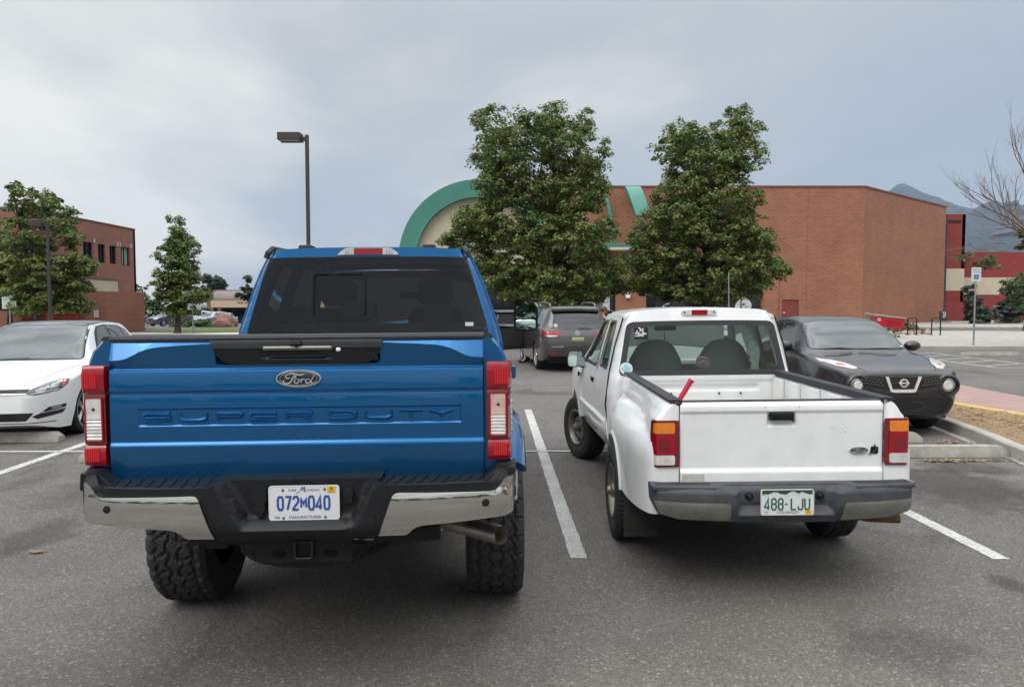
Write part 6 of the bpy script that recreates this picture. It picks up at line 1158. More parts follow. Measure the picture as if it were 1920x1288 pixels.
hg_ = obj('hanging_bag', patch(spline([(.42, 1.56), (.50, 1.57), (.56, 1.4), (.57, 1.15), (.50, 1.05), (.50, 1.25), (.45, 1.36)], 4, True), lambda u, v: (u, 2.15+.02*math.sin(u*60+v*30), v), .03, (), .01), M('clear_plastic_bag', (.42, .55, .50), .25), wc)
bl2 = obj('brake_light', prism(rrect(-.005, 1.678, .30, .052, .018), wrear(0, 1.68)[1]-.018, wrear(0, 1.68)[1]+.02), CLR, wc, bev=.006); obj('red_segment', box(-.07, .065, wrear(0, 1.68)[1]-.021, wrear(0, 1.68)[1], 1.655, 1.701), REDL, bl2, bev=.003)
for x in (-.13, .12): obj('screw', lathe([(.001, wrear(0, 1.68)[1]-.021), (.008, wrear(0, 1.68)[1]-.019)], 10, 'y', (x, 0, 1.678)), UNDER, bl2)
obj('antenna', join(tube([(.84, 4.0, 1.06), (.84, 4.02, 2.10)], .006, 6), lathe([(.02, 1.05), (.015, 1.08), (.001, 1.085)], 10, 'z', (.84, 4.0, 0))), GALV, wt)
sc2 = thing('ice_scraper', 'red-handled scraper leaning in the near left corner of the white pickup bed', 'scraper', (1.135, 4.85, .70), 0)
obj('handle', tube([(-.065, -.03, .40), (-.03, -.03, .46), (.02, -.03, .545)], [.014, .018, .018], 12), M('red_grip', (.48, .012, .04), .4), sc2); obj('shaft', tube([(-.20, -.03, .0), (-.065, -.03, .40)], .011, 8), WHITEP, sc2)
obj('grip_end', tube([(.02, -.03, .545), (.03, -.03, .56)], .021, 12), MATS['red_grip'], sc2)
# ================================================================ lofted cars: local y = 0 at the nose, +y towards the tail
WSG = M('windscreen', (.035, .050, .054), .02, 0, 0, .9); WSG.node_tree.nodes['Principled BSDF'].inputs['IOR'].default_value = 1.6
SGL = M('side_glass', (.016, .02, .021), .03, 0, 0, .9); HLG = M('headlamp_glass', (.24, .25, .26), .06, .35, 1, var=(26, .5, 3)); HLD = M('headlamp_dark', (.05, .055, .06), .08, .3, 1, var=(30, .5, 2)); BLKTRIM = M('black_trim', (.010, .010, .011), .4)
def spl(tab):
    xs = [p[0] for p in tab]; ys = [p[1] for p in tab]
    def f(y):
        if y <= xs[0]: return ys[0]
        if y >= xs[-1]: return ys[-1]
        i = max(k for k in range(len(xs)) if xs[k] <= y); i = min(i, len(xs)-2); h = xs[i+1]-xs[i]; t = (y-xs[i])/h
        d = lambda k: 0 if k in (0, len(xs)-1) and False else ((ys[min(k+1, len(xs)-1)]-ys[max(k-1, 0)])/(xs[min(k+1, len(xs)-1)]-xs[max(k-1, 0)]))
        m0, m1 = d(i)*h, d(i+1)*h; return (2*t**3-3*t*t+1)*ys[i]+(t**3-2*t*t+t)*m0+(-2*t**3+3*t*t)*ys[i+1]+(t**3-t*t)*m1
    return f
def car_body(S, ny=70):
    T, B, Wd, Wr, Z = (spl(S[k]) for k in 'TBWRZ'); L = S['L']; ys = sorted(set([round(L*(.5-.5*math.cos(PI*i/ny))*.45+L*i/ny*.55, 4) for i in range(ny+1)])); rings = []
    for y in ys:
        t, b, w, wr, z0 = T(y), B(y), Wd(y), Wr(y), Z(y); b = min(b, t-.02); g = sstep(.05, .30, t-b); lo = z0
        for yc in S['ax']: lo = max(lo, arch_z(y, yc, S['rw'], S['ra'], z0))
        lo = min(lo, b-.06); fl = S.get('flare', .0); bump = fl*max([max(0, 1-((y-yc)/(S['ra']*1.35))**2) for yc in S['ax']])
        top = [(0, t), (lerp(w*.42, wr*.5, g), t-lerp(.008, .006, g)), (lerp(w*.70, wr-.10, g), lerp(lerp(b, t, .72), t-.022, g)), (lerp(w*.84, wr-.015, g), lerp(lerp(b, t, .42), t-.068, g)), (lerp(w-.075, lerp(wr, w-.06, .45)+.012, g), lerp(b+.012, lerp(t-.07, b, .5), g)), (w-.052, b+.004)]
        side = []
        for k in range(9):
            z = lerp(b-.028, lo, k/8); q = (z-(z0+(b-z0)*.56))/(b-z0); side.append((w-.012-.10*q*q*(1 if q > 0 else S.get('tap', .8))+.012+bump*max(0, 1-abs(z-(S['rw']+S['ra']*.7))/.4)-.012, z))
        half = spline(top+side, 3); half.append((side[-1][0]-.06, lo-.0)); half.append((side[-1][0]-.30, max(lo-.02, z0)))
        rings.append([(x, y, z) for x, z in half]+[(-x, y, z) for x, z in reversed(half[1:])])
    V, F = loft(rings, True, True, True); return V, F
def car(root, S, paint, under=True):
    sh = car_body(S, S.get('ny', 70)); bv = bvh_of(sh); body = obj('body', sh, paint, root, smooth=50)
    return body, bv
def dec(bv, P, axis, nm, m, par, off=.004, step=.05, holes=(), side=1, thick=.01, smooth=60, r=0):
    P = round_poly(P, r, 3) if r else P
    return obj(nm, decal(bv, P, axis, off, step, holes, thick, side), m, par, smooth=smooth)
mirx = lambda P: [(-a, b) for a, b in reversed(P)]
TC = tyre(.33, .215, .235, tread_rib, 72, 15, .006); TCm = None
def car_wheels(root, S, w, rim, steer=0., rr=None, tm=None):
    tm = tm or tyre(S['rw'], w, rr or S['rw']*.72, tread_rib, 72, 13, .006); first = None
    for yc in S['ax']:
        for s in (-1, 1):
            o = wheel(root, (s*(spl(S['W'])(yc)-w/2-.03), yc, S['rw']), S['rw'], w, rr or S['rw']*.72, tm, rim, s, R(steer) if yc == S['ax'][0] else 0., tyre_mesh=first)
            first = first or o.data
    x = spl(S['W'])(S['ax'][0])-.28
    obj('underbody', join(box(-x, x, .25, S['L']-.3, S['Z'][1][1]-.02, S['Z'][1][1]+.06), *[box(s*(x-.02)-.06, s*(x-.02)+.06, yc-.4, yc+.4, .25, .75) for s in (-1, 1) for yc in S['ax']]), UNDER, root, smooth=0)
def mirror_pod(par, x, y, z, s, paint, sc=1.):
    o = obj('door_mirror', xf(ico((0, 0, 0), 1, 3), (x, y, z), (0, 0, s*.15), (.115*sc, .085*sc, .075*sc)), paint, par); obj('mirror_stalk', tube([(x-s*.16, y+.03, z-.06), (x-s*.05, y, z-.04)], .022, 7), BLKTRIM, o); return o
def plate(par, x, y, z, s, d=-1):
    p = obj('number_plate', box(x-.152, x+.152, min(y, y+d*.008), max(y, y+d*.008), z-.076, z+.076), s, par, bev=.002); return p

# ---- white hatchback, nose towards us
H = dict(L=4.25, T=[(0, .64), (.04, .69), (.15, .735), (.5, .835), (.95, .935), (1.12, .975), (1.5, 1.23), (1.85, 1.42), (2.1, 1.48), (2.55, 1.502), (3.3, 1.47), (3.75, 1.40), (4.0, 1.19), (4.17, .85), (4.25, .62)], B=[(0, .60), (.15, .695), (.5, .80), (1.0, .90), (1.5, .935), (3.4, .985), (4.0, .98), (4.25, .58)],
    W=[(0, .48), (.05, .58), (.12, .665), (.25, .76), (.45, .84), (.75, .885), (2, .895), (3.5, .885), (4.0, .83), (4.18, .74), (4.25, .62)], R=[(0, .6), (1.12, .74), (1.85, .635), (3.3, .605), (4.0, .57), (4.25, .5)], Z=[(0, .245), (.3, .17), (3.8, .19), (4.25, .32)], ax=(.86, 3.49), rw=.325, ra=.385, flare=.012, ny=90)
hb = thing('hatchback', 'white hatchback with dark roof facing us at the left edge', 'car', (-6.465, 9.12, 0), R(12))
body, bv = car(hb, H, HWHITE); car_wheels(hb, H, .215, rim_alloy(5, ALLOY, True), -7)
ws = [(-.705, .99), (.705, .99), (.655, 1.15), (.57, 1.43), (.3, 1.445), (-.3, 1.445), (-.57, 1.43), (-.655, 1.15)]
g1 = dec(bv, ws, 'front', 'windscreen', WSG, hb, .014, .04, r=.03, thick=.02); dec(bv, [(a*1.025, 1.19+(b-1.19)*1.05) for a, b in ws], 'front', 'windscreen_seal', BLKTRIM, hb, .010, .04, r=.04, thick=.02)
obj('sticker', patch(ell(.57, 1.06, .040, .022, 16), lambda u, v: tuple(Vector(decal(bv, [(u-.001, v-.001), (u+.001, v-.001), (u, v+.001)], 'front', .006, None, (), 0)[0][0])), None), WHITEP, g1)
dec(bv, [(-.585, 2.02), (.585, 2.02), (.565, 3.4), (-.565, 3.4)], 'top', 'glass_roof', M('black_roof', (.02, .021, .022), .12), hb, .004, .08, r=.05)
obj('wipers', join(tube([(-.25, 1.02, .985), (.10, 1.06, 1.0), (.55, 1.04, .995)], .008, 5), tube([(-.66, 1.05, .985), (-.3, 1.05, 1.0), (.1, 1.07, 1.01)], .008, 5)), BLKTRIM, hb)
for s in (1, -1):
    m = (lambda P: P) if s > 0 else mirx
    dec(bv, [(1.62, .985), (2.45, 1.01), (2.45, 1.405), (2.15, 1.39), (1.98, 1.32)], 'side', 'door_window', SGL, hb, .005, .06, side=s, r=.03)
    dec(bv, [(2.52, 1.01), (3.20, 1.035), (3.14, 1.38), (2.52, 1.405)], 'side', 'door_window', SGL, hb, .005, .06, side=s, r=.03); dec(bv, [(3.27, 1.04), (3.56, 1.06), (3.42, 1.31), (3.22, 1.365)], 'side', 'quarter_window', SGL, hb, .005, .06, side=s, r=.03)
    dec(bv, [(1.52, .965), (3.66, 1.04), (3.48, 1.34), (3.15, 1.407), (2.45, 1.435), (2.10, 1.415), (1.92, 1.335)], 'side', 'window_trim', BLKTRIM, hb, .002, .06, side=s, r=.03)
    hl = dec(bv, m([(0.420, .632), (0.488, .690), (0.608, .755), (0.728, .788), (0.800, .785), (0.796, .72), (0.743, .655), (0.533, .612)]), 'front', 'headlight', HLD, hb, .006, .03, r=.015)
    dec(bv, m([(0.518, .665), (0.570, .70), (0.631, .705), (0.638, .66), (0.563, .645)]), 'front', 'projector', HLG, hl, .010, .03, r=.02); dec(bv, m([(0.657, .675), (0.668, .745), (0.736, .765), (0.740, .69)]), 'front', 'reflector', HLG, hl, .010, .03, r=.02); dec(bv, m([(0.755, .69), (0.751, .76), (0.792, .765), (0.785, .705)]), 'front', 'side_reflector', M('side_marker', (.45, .12, .05), .2, 0, 1), hl, .010, .03, r=.01)
    dec(bv, m([(0.473, .622), (0.728, .662), (0.740, .668), (0.743, .678), (0.533, .640)]), 'front', 'light_strip', CLR, hl, .011, .03)
    fg = dec(bv, m([(0.600, .405), (0.656, .455), (0.789, .475), (0.783, .43), (0.612, .398)]), 'front', 'fog_recess', BLKTRIM, hb, .004, .03, r=.01); dec(bv, m([(0.677, .42), (0.681, .452), (0.755, .462), (0.755, .432)]), 'front', 'fog_light', HLG, fg, .008, .03); dec(bv, m([(0.581, .392), (0.786, .422), (0.783, .412), (0.581, .382)]), 'front', 'chrome_strip', CHROME, fg, .008, .03)
    dec(bv, m([(0.500, .345), (0.563, .378), (0.783, .408), (0.759, .36), (0.549, .315)]), 'front', 'lower_vent', BLKTRIM, hb, .004, .03, r=.01)
    md = mirror_pod(hb, s*.99, 1.72, 1.0, s, HWHITE)
gr = dec(bv, [(-.44, .632), (.44, .632), (.47, .69), (-.47, .69)], 'front', 'grille', BLKTRIM, hb, .005, .03); dec(bv, [(-.44, .632), (.44, .632), (.45, .641), (-.45, .641)], 'front', 'chrome_strip', MATS.get('bright_chrome') or M('bright_chrome', (.8, .8, .79), .3, .35), gr, .010, .03); dec(bv, [(-.33, .668), (.33, .668), (.335, .674), (-.335, .674)], 'front', 'grille_bar', PLAST, gr, .011, .03)
lo_ = dec(bv, [(-.52, .395), (.52, .395), (.44, .295), (-.44, .295)], 'front', 'lower_intake', BLKTRIM, hb, .005, .03, r=.02); obj('intake_bars', join(*[decal(bv, [(-.33, z), (.33, z), (.33, z+.008), (-.33, z+.008)], 'front', .010, .04, (), .004) for z in (.32, .345, .37)]), PLAST, lo_, smooth=0)
dec(bv, [(-.70, .262), (.70, .262), (.72, .272), (-.72, .272)], 'front', 'lip_line', BLKTRIM, hb, .004, .04)
seam = lambda bv_, pts, ax, par, sd=1, w=.006, nm='seam': obj(nm, join(*[decal(bv_, [tuple(Vector(a)+q), tuple(Vector(b)+q), tuple(Vector(b)-q), tuple(Vector(a)-q)], ax, .0025, .05, (), .003, sd) for a, b in zip(pts, pts[1:]) for q in [Vector((-(Vector(b)-Vector(a)).normalized().y, (Vector(b)-Vector(a)).normalized().x))*w/2]]), UNDER, par, smooth=0)
seam(bv, [(.34, .12), (.56, .5), (.76, 1.02)], 'top', hb, nm='bonnet_gap'); seam(bv, [(-.34, .12), (-.56, .5), (-.76, 1.02)], 'top', hb, nm='bonnet_gap'); seam(bv, [(1.36, .93), (1.36, .5), (1.40, .25)], 'side', hb, 1, nm='door_gap')

# ---- black crossover, nose towards us
J = dict(L=4.13, T=[(0, .83), (.03, .865), (.12, .90), (.35, .95), (.7, 1.005), (1.0, 1.05), (1.13, 1.085), (1.5, 1.33), (1.8, 1.485), (2.1, 1.545), (2.6, 1.565), (3.2, 1.52), (3.65, 1.42), (3.95, 1.15), (4.1, .85), (4.13, .7)], B=[(0, .79), (.12, .86), (.35, .91), (.8, .975), (1.2, 1.02), (2, 1.0), (3.3, 1.08), (3.9, 1.04), (4.13, .68)],
    W=[(0, .60), (.04, .70), (.12, .79), (.25, .845), (.5, .875), (.9, .88), (2.0, .855), (3.2, .88), (3.8, .80), (4.05, .70), (4.13, .6)], R=[(0, .6), (1.13, .75), (1.8, .62), (3.2, .57), (3.9, .52), (4.13, .45)], Z=[(0, .30), (.25, .22), (3.8, .24), (4.13, .4)], ax=(.84, 3.37), rw=.335, ra=.39, tap=4.2, flare=.05, ny=90)
jk = thing('crossover', 'black compact crossover with round fog lights facing us, right of the white pickup', 'car', (5.10, 9.70, 0), R(1))
body, bv = car(jk, J, DKPAINT); car_wheels(jk, J, .215, rim_alloy(5, ALLOY), 0)
ws = [(-.725, 1.105), (.725, 1.105), (.67, 1.25), (.575, 1.47), (.3, 1.50), (-.3, 1.50), (-.575, 1.47), (-.67, 1.25)]
g1 = dec(bv, ws, 'front', 'windscreen', WSG, jk, .014, .04, r=.05, thick=.02); dec(bv, [(a*1.02, 1.30+(b-1.30)*1.04) for a, b in ws], 'front', 'windscreen_seal', BLKTRIM, jk, .010, .04, r=.06, thick=.02)
obj('sticker', xf(prism(ell(0, 0, .022, .010, 12), -.002, .002), (.63, 1.22, 1.135), (R(-55), 0, 0)), WHITEP, g1)
obj('wipers', join(tube([(-.58, 1.06, 1.10), (-.35, 1.10, 1.115), (-.15, 1.10, 1.10)], .012, 5), tube([(-.05, 1.1, 1.10), (.3, 1.10, 1.11), (.5, 1.1, 1.10)], .008, 5)), BLKTRIM, jk)
for s in (1, -1):
    m = (lambda P: P) if s > 0 else mirx
    dec(bv, [(1.68, 1.06), (2.45, 1.06), (2.40, 1.45), (2.05, 1.45), (1.88, 1.36)], 'side', 'door_window', SGL, jk, .005, .06, side=s, r=.03); dec(bv, [(2.53, 1.07), (3.25, 1.14), (3.10, 1.40), (2.50, 1.45)], 'side', 'door_window', SGL, jk, .005, .06, side=s, r=.03)
    ht_ = dec(bv, [(s*a, b) for a, b in (lambda P: P if s > 0 else P[::-1])([(.525, .15), (.60, .13), (.75, .32), (.825, .60), (.82, .80), (.70, .62), (.585, .38)])], 'top', 'headlight', CLR, jk, .012, .03, thick=.02, r=.01)
    dec(bv, [(s*a, b) for a, b in (lambda P: P if s > 0 else P[::-1])([(.63, .27), (.68, .30), (.72, .40), (.67, .38)])], 'top', 'turn_signal', M('orange_bulb', (.62, .14, .04), .3), ht_, .020, .03, r=.01)
    gp = dec(bv, m([(.235, .79), (.62, .835), (.80, .855), (.78, .80), (.66, .745), (.40, .665), (.20, .63)]), 'front', 'grille', BLKTRIM, jk, .004, .03)
    bars = []
    for i in range(9):
        for r_ in range(4):
            u = .255+i*.05+(r_ % 2)*.022; z = .655+r_*.036+u*.12; top_ = lerp(.79, .845, (u-.23)/.45); bot_ = lerp(.645, .755, (u-.23)/.45)
            if bot_ < z < top_-.02: bars.append(decal(bv, [(s*u, z), (s*(u+.032), z+.006), (s*(u+.03), z+.016), (s*(u-.004), z+.010)][::s], 'front', .010, None, (), .004))
    obj('mesh_bars', join(*bars), M('mesh_grey', (.11, .11, .115), .35), gp, smooth=0)
    fo = obj('fog_ring', xf(lathe([(.112, .03), (.148, .02), (.152, 0), (.144, -.028), (.122, -.034), (.112, -.02)], 32, 'y'), (s*.595, .012, .69), (0, 0, -s*.14)), DKPAINT, jk, smooth=60); obj('fog_lamp', xf(lathe([(.001, -.026), (.07, -.022), (.10, -.008), (.112, .01)], 28, 'y'), (s*.595, .012, .69), (0, 0, -s*.14)), HLG, fo)
    obj('fog_reflector', xf(lathe([(.001, -.030), (.055, -.029), (.062, -.022)], 18, 'y'), (s*.595, .012, .69), (0, 0, -s*.14)), CLR, fo)
    mirror_pod(jk, s*.975, 1.55, 1.12, s, DKPAINT, 1.1)
    seam(bv, [(s*.46, .05), (s*.66, .5), (s*.78, 1.02)], 'top', jk, nm='bonnet_gap'); dec(bv, [(1.38, .95), (1.385, .95), (1.42, .3), (1.415, .3)], 'side', 'door_gap', UNDER, jk, .003, .1, side=s)
    dec(bv, [(.30, .44), (.48, .66), (.84, .80), (1.20, .66), (1.34, .40), (1.30, .24), (1.26, .40), (1.14, .60), (.84, .725), (.54, .60), (.42, .40)], 'side', 'arch_trim', M('satin_trim', (.02, .019, .022), .3), jk, .012, .05, side=s, thick=.02)
cg = dec(bv, [(-.22, .795), (.22, .795), (.17, .615), (-.17, .615)], 'front', 'centre_grille', BLKTRIM, jk, .006, .03); obj('grille_bars', join(*[decal(bv, [(-.19, z), (.19, z), (.19, z+.010), (-.19, z+.010)], 'front', .012, .05, (), .005) for z in (.655, .685, .72, .755)]), M('bar_grey', (.05, .05, .053), .3), cg, smooth=0)
vm = [(-.238, .805), (-.165, .608), (-.12, .598), (.12, .598), (.165, .608), (.238, .805), (.200, .805), (.143, .638), (-.143, .638), (-.200, .805)]
obj('chrome_v', decal(bv, vm, 'front', .022, .03, (), .02), SATIN if False else M('bright_chrome', (.8, .8, .79), .3, .35), cg, smooth=40)
eb = obj('emblem', join(xf(stroke(ell(0, 0, .048, .048, 30), .014, -.01, .006, True), (0, -.026, .722)), xf(prism(rrect(0, 0, .128, .022, .004), -.014, .006), (0, -.026, .722))), MATS['bright_chrome'], cg, smooth=30)
obj('emblem_lettering', xf(text('NISSAN', .017, -.0145, 0, 0, .0006), (0, -.026, .721)), BLKTRIM, eb, smooth=0)
lw = dec(bv, round_poly([(-.66, .53), (.66, .53), (.74, .44), (.62, .31), (-.62, .31), (-.74, .44)], .05), 'front', 'lower_intake', M('intake_black', (.004, .004, .005), .6), jk, .004, .04)
for x in (-.46, -.18, .18, .46): obj('intake_ring', xf(stroke(ell(0, 0, .115 if abs(x) < .3 else .085, .062, 26), .012, -.012, .03, True), (x, .006+.05*(abs(x) > .3), .415), (0, 0, -.25*x)), M('intake_ring', (.035, .035, .038), .35), lw)
dec(bv, [(-.64, .535), (.64, .535), (.62, .525), (-.62, .525)], 'front', 'bumper_crease', BLKTRIM, jk, .003, .05)
obj('antenna', tube([(-.28, 3.0, 1.52), (-.30, 3.12, 1.70)], .006, 5), BLKTRIM, jk)

# ---- grey three-row suv seen from behind, two doors open
U = dict(L=4.86, T=[(0, .80), (.08, .92), (.5, 1.03), (1.15, 1.11), (1.3, 1.15), (2.05, 1.60), (2.4, 1.69), (3.2, 1.725), (4.2, 1.69), (4.42, 1.66), (4.55, 1.50), (4.68, 1.20), (4.76, 1.06), (4.83, .90), (4.86, .75)], B=[(0, .76), (.5, .98), (1.2, 1.06), (4.2, 1.15), (4.6, 1.10), (4.80, .98), (4.86, .72)],
    W=[(0, .70), (.1, .84), (.4, .93), (1, .96), (4.0, .96), (4.5, .92), (4.72, .86), (4.82, .80), (4.86, .76)], R=[(0, .7), (1.3, .84), (2.1, .72), (4.0, .70), (4.45, .67), (4.86, .6)], Z=[(0, .3), (.3, .24), (4.5, .28), (4.86, .42)], ax=(.93, 3.72), rw=.37, ra=.42, flare=.012)
sv = thing('suv', 'dark grey suv with roof rails and both front doors open, seen from behind', 'suv', (1.10, 23.92, 0), R(187))
body, bv = car(sv, U, GRAYP); car_wheels(sv, U, .235, rim_alloy(5, ALLOY), 0)
rwin = [(-.66, 1.14), (-.30, 1.085), (.30, 1.085), (.66, 1.14), (.64, 1.28), (.57, 1.52), (.40, 1.545), (-.40, 1.545), (-.57, 1.52), (-.64, 1.28)]
rg = dec(bv, rwin, 'rear', 'rear_window', SGL, sv, .005, .05, r=.04); obj('wiper', decal(bv, [(-.38, 1.125), (-.05, 1.155), (-.03, 1.115), (-.38, 1.11)], 'rear', .02, .1, (), .01), BLKTRIM, rg); obj('sticker', decal(bv, ell(.55, 1.20, .05, .05, 14), 'rear', .008, None, (), .004), CREAM, rg)
obj('spoiler', loft([[(x, 4.22, 1.70-.03*abs(x)), (x, 4.60, 1.615-.03*abs(x)), (x, 4.60, 1.575-.03*abs(x)), (x, 4.4, 1.60-.03*abs(x))] for x in np.linspace(-.64, .64, 9)]), GRAYP, sv, smooth=40)
for s in (1, -1):
    m = (lambda P: P) if s > 0 else mirx
    tlm = dec(bv, m([(.40, 1.015), (.46, .945), (.78, .945), (.90, .985), (.93, 1.07), (.60, 1.05)]), 'rear', 'tail_light', REDL, sv, .010, .04, r=.01); dec(bv, m([(.50, .945), (.60, .915), (.76, .915), (.86, .945), (.78, .948)]), 'rear', 'clear_segment', CLR, tlm, .011, .04)
    dec(bv, m([(.56, .46), (.58, .53), (.76, .55), (.76, .47)]), 'rear', 'bumper_reflector', REDD, sv, .012, .04, r=.01)
    obj('roof_rail', tube(spline([(s*.62, 2.3, 1.69), (s*.63, 2.45, 1.765), (s*.63, 3.2, 1.79), (s*.61, 4.0, 1.76), (s*.60, 4.15, 1.69)], 4), .022, 6), M('rail_silver', (.25, .25, .25), .4, .8), sv)
    dec(bv, [(1.75, 1.10), (2.60, 1.12), (2.60, 1.55), (2.35, 1.56), (2.10, 1.46)], 'side', 'door_window', SGL, sv, .005, .08, side=s, r=.03); dec(bv, [(2.70, 1.12), (3.55, 1.14), (3.50, 1.53), (2.70, 1.56)], 'side', 'door_window', SGL, sv, .005, .08, side=s, r=.03); dec(bv, [(3.63, 1.15), (4.28, 1.18), (4.15, 1.45), (3.60, 1.52)], 'side', 'quarter_window', SGL, sv, .005, .08, side=s, r=.03)
dec(bv, [(-.80, .58), (.80, .58), (.84, .47), (.74, .36), (-.74, .36), (-.84, .47)], 'rear', 'bumper_cladding', M('grey_cladding', (.028, .028, .03), .6), sv, .006, .06, r=.03)
lic = obj('number_plate', xf(box(-.155, .155, -.004, .004, -.078, .078), (0, 4.845, .82), (R(-6), 0, 0)), M('plate_yellow', (.55, .58, .28), .5), sv, smooth=0)
obj('plate_band', xf(box(-.155, .155, .0042, .006, -.078, -.03), (0, 4.845, .82), (R(-6), 0, 0)), M('plate_lightblue', (.36, .56, .66), .5), lic, smooth=0); obj('plate_number', xf([(-x, -y, z) for x, y, z in text('AOT2052', .085, -.0065, 0, 0, .001, sx=.88)[0]] and ([(-x, -y, z) for x, y, z in text('AOT2052', .085, -.0065, 0, 0, .001, sx=.88)[0]], text('AOT2052', .085, -.0065, 0, 0, .001, sx=.88)[1]), (0, 4.845, .815), (R(-6), 0, 0)), INKG, lic, smooth=0)
obj('emblem', join(xf(stroke(ell(0, 0, .068, .046, 24), .012, -.008, .008, True), (0, 4.80, 1.005)), xf(stroke(ell(0, .008, .034, .028, 18), .010, -.008, .009, True), (0, 4.80, 1.005)), xf(stroke(ell(0, 0, .02, .042, 18), .009, -.008, .009, True), (0, 4.80, 1.005))), MATS['bright_chrome'], sv)
obj('model_wording', (lambda t: ([(-x, -y, z) for x, y, z in t[0]], t[1]))(text('HIGHLANDER', .05, -4.865, -.53, .655, .003)), MATS['bright_chrome'], sv, smooth=0); obj('gate_seam', tube([(x, 4.842, .62) for x in np.linspace(-.62, .62, 6)], .006, 4), UNDER, sv)
def open_door(s, a):
    d = obj('open_door', prism(round_poly([(0, .42), (1.08, .40), (1.12, 1.10), (1.06, 1.12), (.88, 1.56), (.52, 1.58), (.20, 1.34), (0, 1.08)], .05, 4), -.05, .05, 'x'), GRAYP, sv, bev=.01); d.location = (s*.93, 1.48, 0); d.rotation_euler.z = -s*R(a)
    for q in (-.056, .056): obj('door_glass', prism(round_poly([(.14, 1.14), (1.02, 1.15), (.85, 1.52), (.54, 1.53), (.26, 1.32)], .03, 3), q-.003, q+.003, 'x'), SGL, d, smooth=0)
    obj('door_trim', prism(round_poly([(.08, .50), (1.02, .48), (1.04, 1.02), (.08, 1.0)], .06, 3), -s*.062-.004, -s*.062+.004, 'x'), SEATD, d, smooth=0); mp_ = obj('door_mirror', xf(ico((0, 0, 0), 1, 2), (s*.15, .16, 1.14), (0, 0, 0), (.12, .07, .085)), GRAYP, d); return d
open_door(1, 62); open_door(-1, 58)

# ---- distant cars on the lot at the left
def far_car(label, kind, paint, x, y, rz, cat='car'):
    z = gz(x, y)
    S = {'sedan': dict(L=4.6, T=[(0, .62), (.1, .70), (.6, .86), (1.2, .95), (1.95, 1.38), (2.4, 1.44), (3.0, 1.42), (3.8, 1.06), (4.4, 1.02), (4.6, .8)], B=[(0, .58), (.6, .82), (1.2, .90), (3.8, .98), (4.6, .75)]), 'wagon': dict(L=4.6, T=[(0, .75), (.1, .86), (.6, .98), (1.2, 1.06), (1.95, 1.55), (2.4, 1.64), (3.6, 1.63), (4.2, 1.50), (4.5, 1.05), (4.6, .8)], B=[(0, .7), (.6, .92), (1.2, 1.0), (4.0, 1.08), (4.6, .76)]), 'hatch': dict(L=4.2, T=[(0, .66), (.1, .74), (.6, .88), (1.1, .97), (1.85, 1.42), (2.3, 1.5), (3.2, 1.46), (3.8, 1.3), (4.1, .9), (4.2, .7)], B=[(0, .62), (.6, .84), (1.1, .92), (3.8, 1.0), (4.2, .66)])}[kind]
    L = S['L']; S.update(W=[(0, .62), (.1, .78), (.4, .87), (L/2, .90), (L-.5, .86), (L, .66)], R=[(0, .6), (1.2, .74), (2.0, .64), (L-.8, .60), (L, .5)], Z=[(0, .26), (.3, .2), (L, .35)], ax=(.85, L-.85), rw=.33, ra=.38, ny=40)
    t = thing('parked_car', label, cat, (x, y, z), rz, 'cars on the far left lot'); body, bv = car(t, S, paint); tt = spl(S['T'])
    o0 = None
    for yc in S['ax']:
        for s in (-1, 1):
            w = obj('wheel', lathe([(.001, -.1), (.22, -.1), (.31, -.1), (.33, -.07), (.33, .07), (.31, .1), (.22, .1), (.001, .1)], 24, 'x'), RUB, t, smooth=40) if o0 is None else bpy.data.objects.new('wheel', o0); 
            if o0 is not None: C.objects.link(w); w.parent = t
            o0 = w.data; w.location = (s*.79, yc, .33)
            obj('hub_cap', lathe([(.001, s*.104), (.19, s*.104), (.2, s*.09)], 16, 'x'), ALLOY, w)
    zr = max(p[1] for p in S['T']); cowl = [p[1] for p in S['T'] if p[0] in (1.2, 1.1)][0]
    dec(bv, [(-.72, cowl+.02), (.72, cowl+.02), (.60, zr-.10), (-.60, zr-.10)], 'front', 'windscreen', WSG, t, .005, .1); dec(bv, [(-.56, cowl+.12), (.56, cowl+.12), (.50, zr-.12), (-.50, zr-.12)], 'rear', 'rear_window', SGL, t, .005, .1)
    for s in (-1, 1):
        dec(bv, [(1.62, cowl+.03), (L*.54, cowl+.05), (L*.54, zr-.10), (1.98, zr-.12)], 'side', 'door_window', SGL, t, .005, .1, side=s); dec(bv, [(L*.56, cowl+.05), (L*.80, cowl+.10), (L*.74, zr-.13), (L*.56, zr-.10)], 'side', 'door_window', SGL, t, .005, .1, side=s)
        nz = S['T'][1][1]; m = (lambda P: P) if s > 0 else mirx
        dec(bv, m([(.44, nz-.10), (.50, nz-.04), (.80, nz-.0), (.80, nz-.07), (.6, nz-.13)]), 'front', 'headlight', CLR, t, .008, .05); dec(bv, m([(.42, .86), (.42, .93), (.78, .95), (.78, .85)]), 'rear', 'tail_light', REDD, t, .008, .05); mirror_pod(t, s*.98, 1.6, cowl+.04, s, paint)
    gr_ = dec(bv, [(-.36, nz-.07), (.36, nz-.07), (.26, nz-.26), (-.26, nz-.26)], 'front', 'grille', BLKTRIM, t, .006, .05); dec(bv, [(-.6, .36), (.6, .36), (.5, .27), (-.5, .27)], 'front', 'lower_intake', BLKTRIM, t, .006, .05); dec(bv, [(-.7, .42), (.7, .42), (.66, .34), (-.66, .34)], 'rear', 'bumper_cladding', BLKTRIM, t, .006, .05)
    plate(t, 0, L+.002, .72, BLKTRIM, 1); return t
fx = lambda px, y: (px-960)/1400*y
WH2 = M_paint('far_white_paint', (.62, .63, .64), 0, .35)
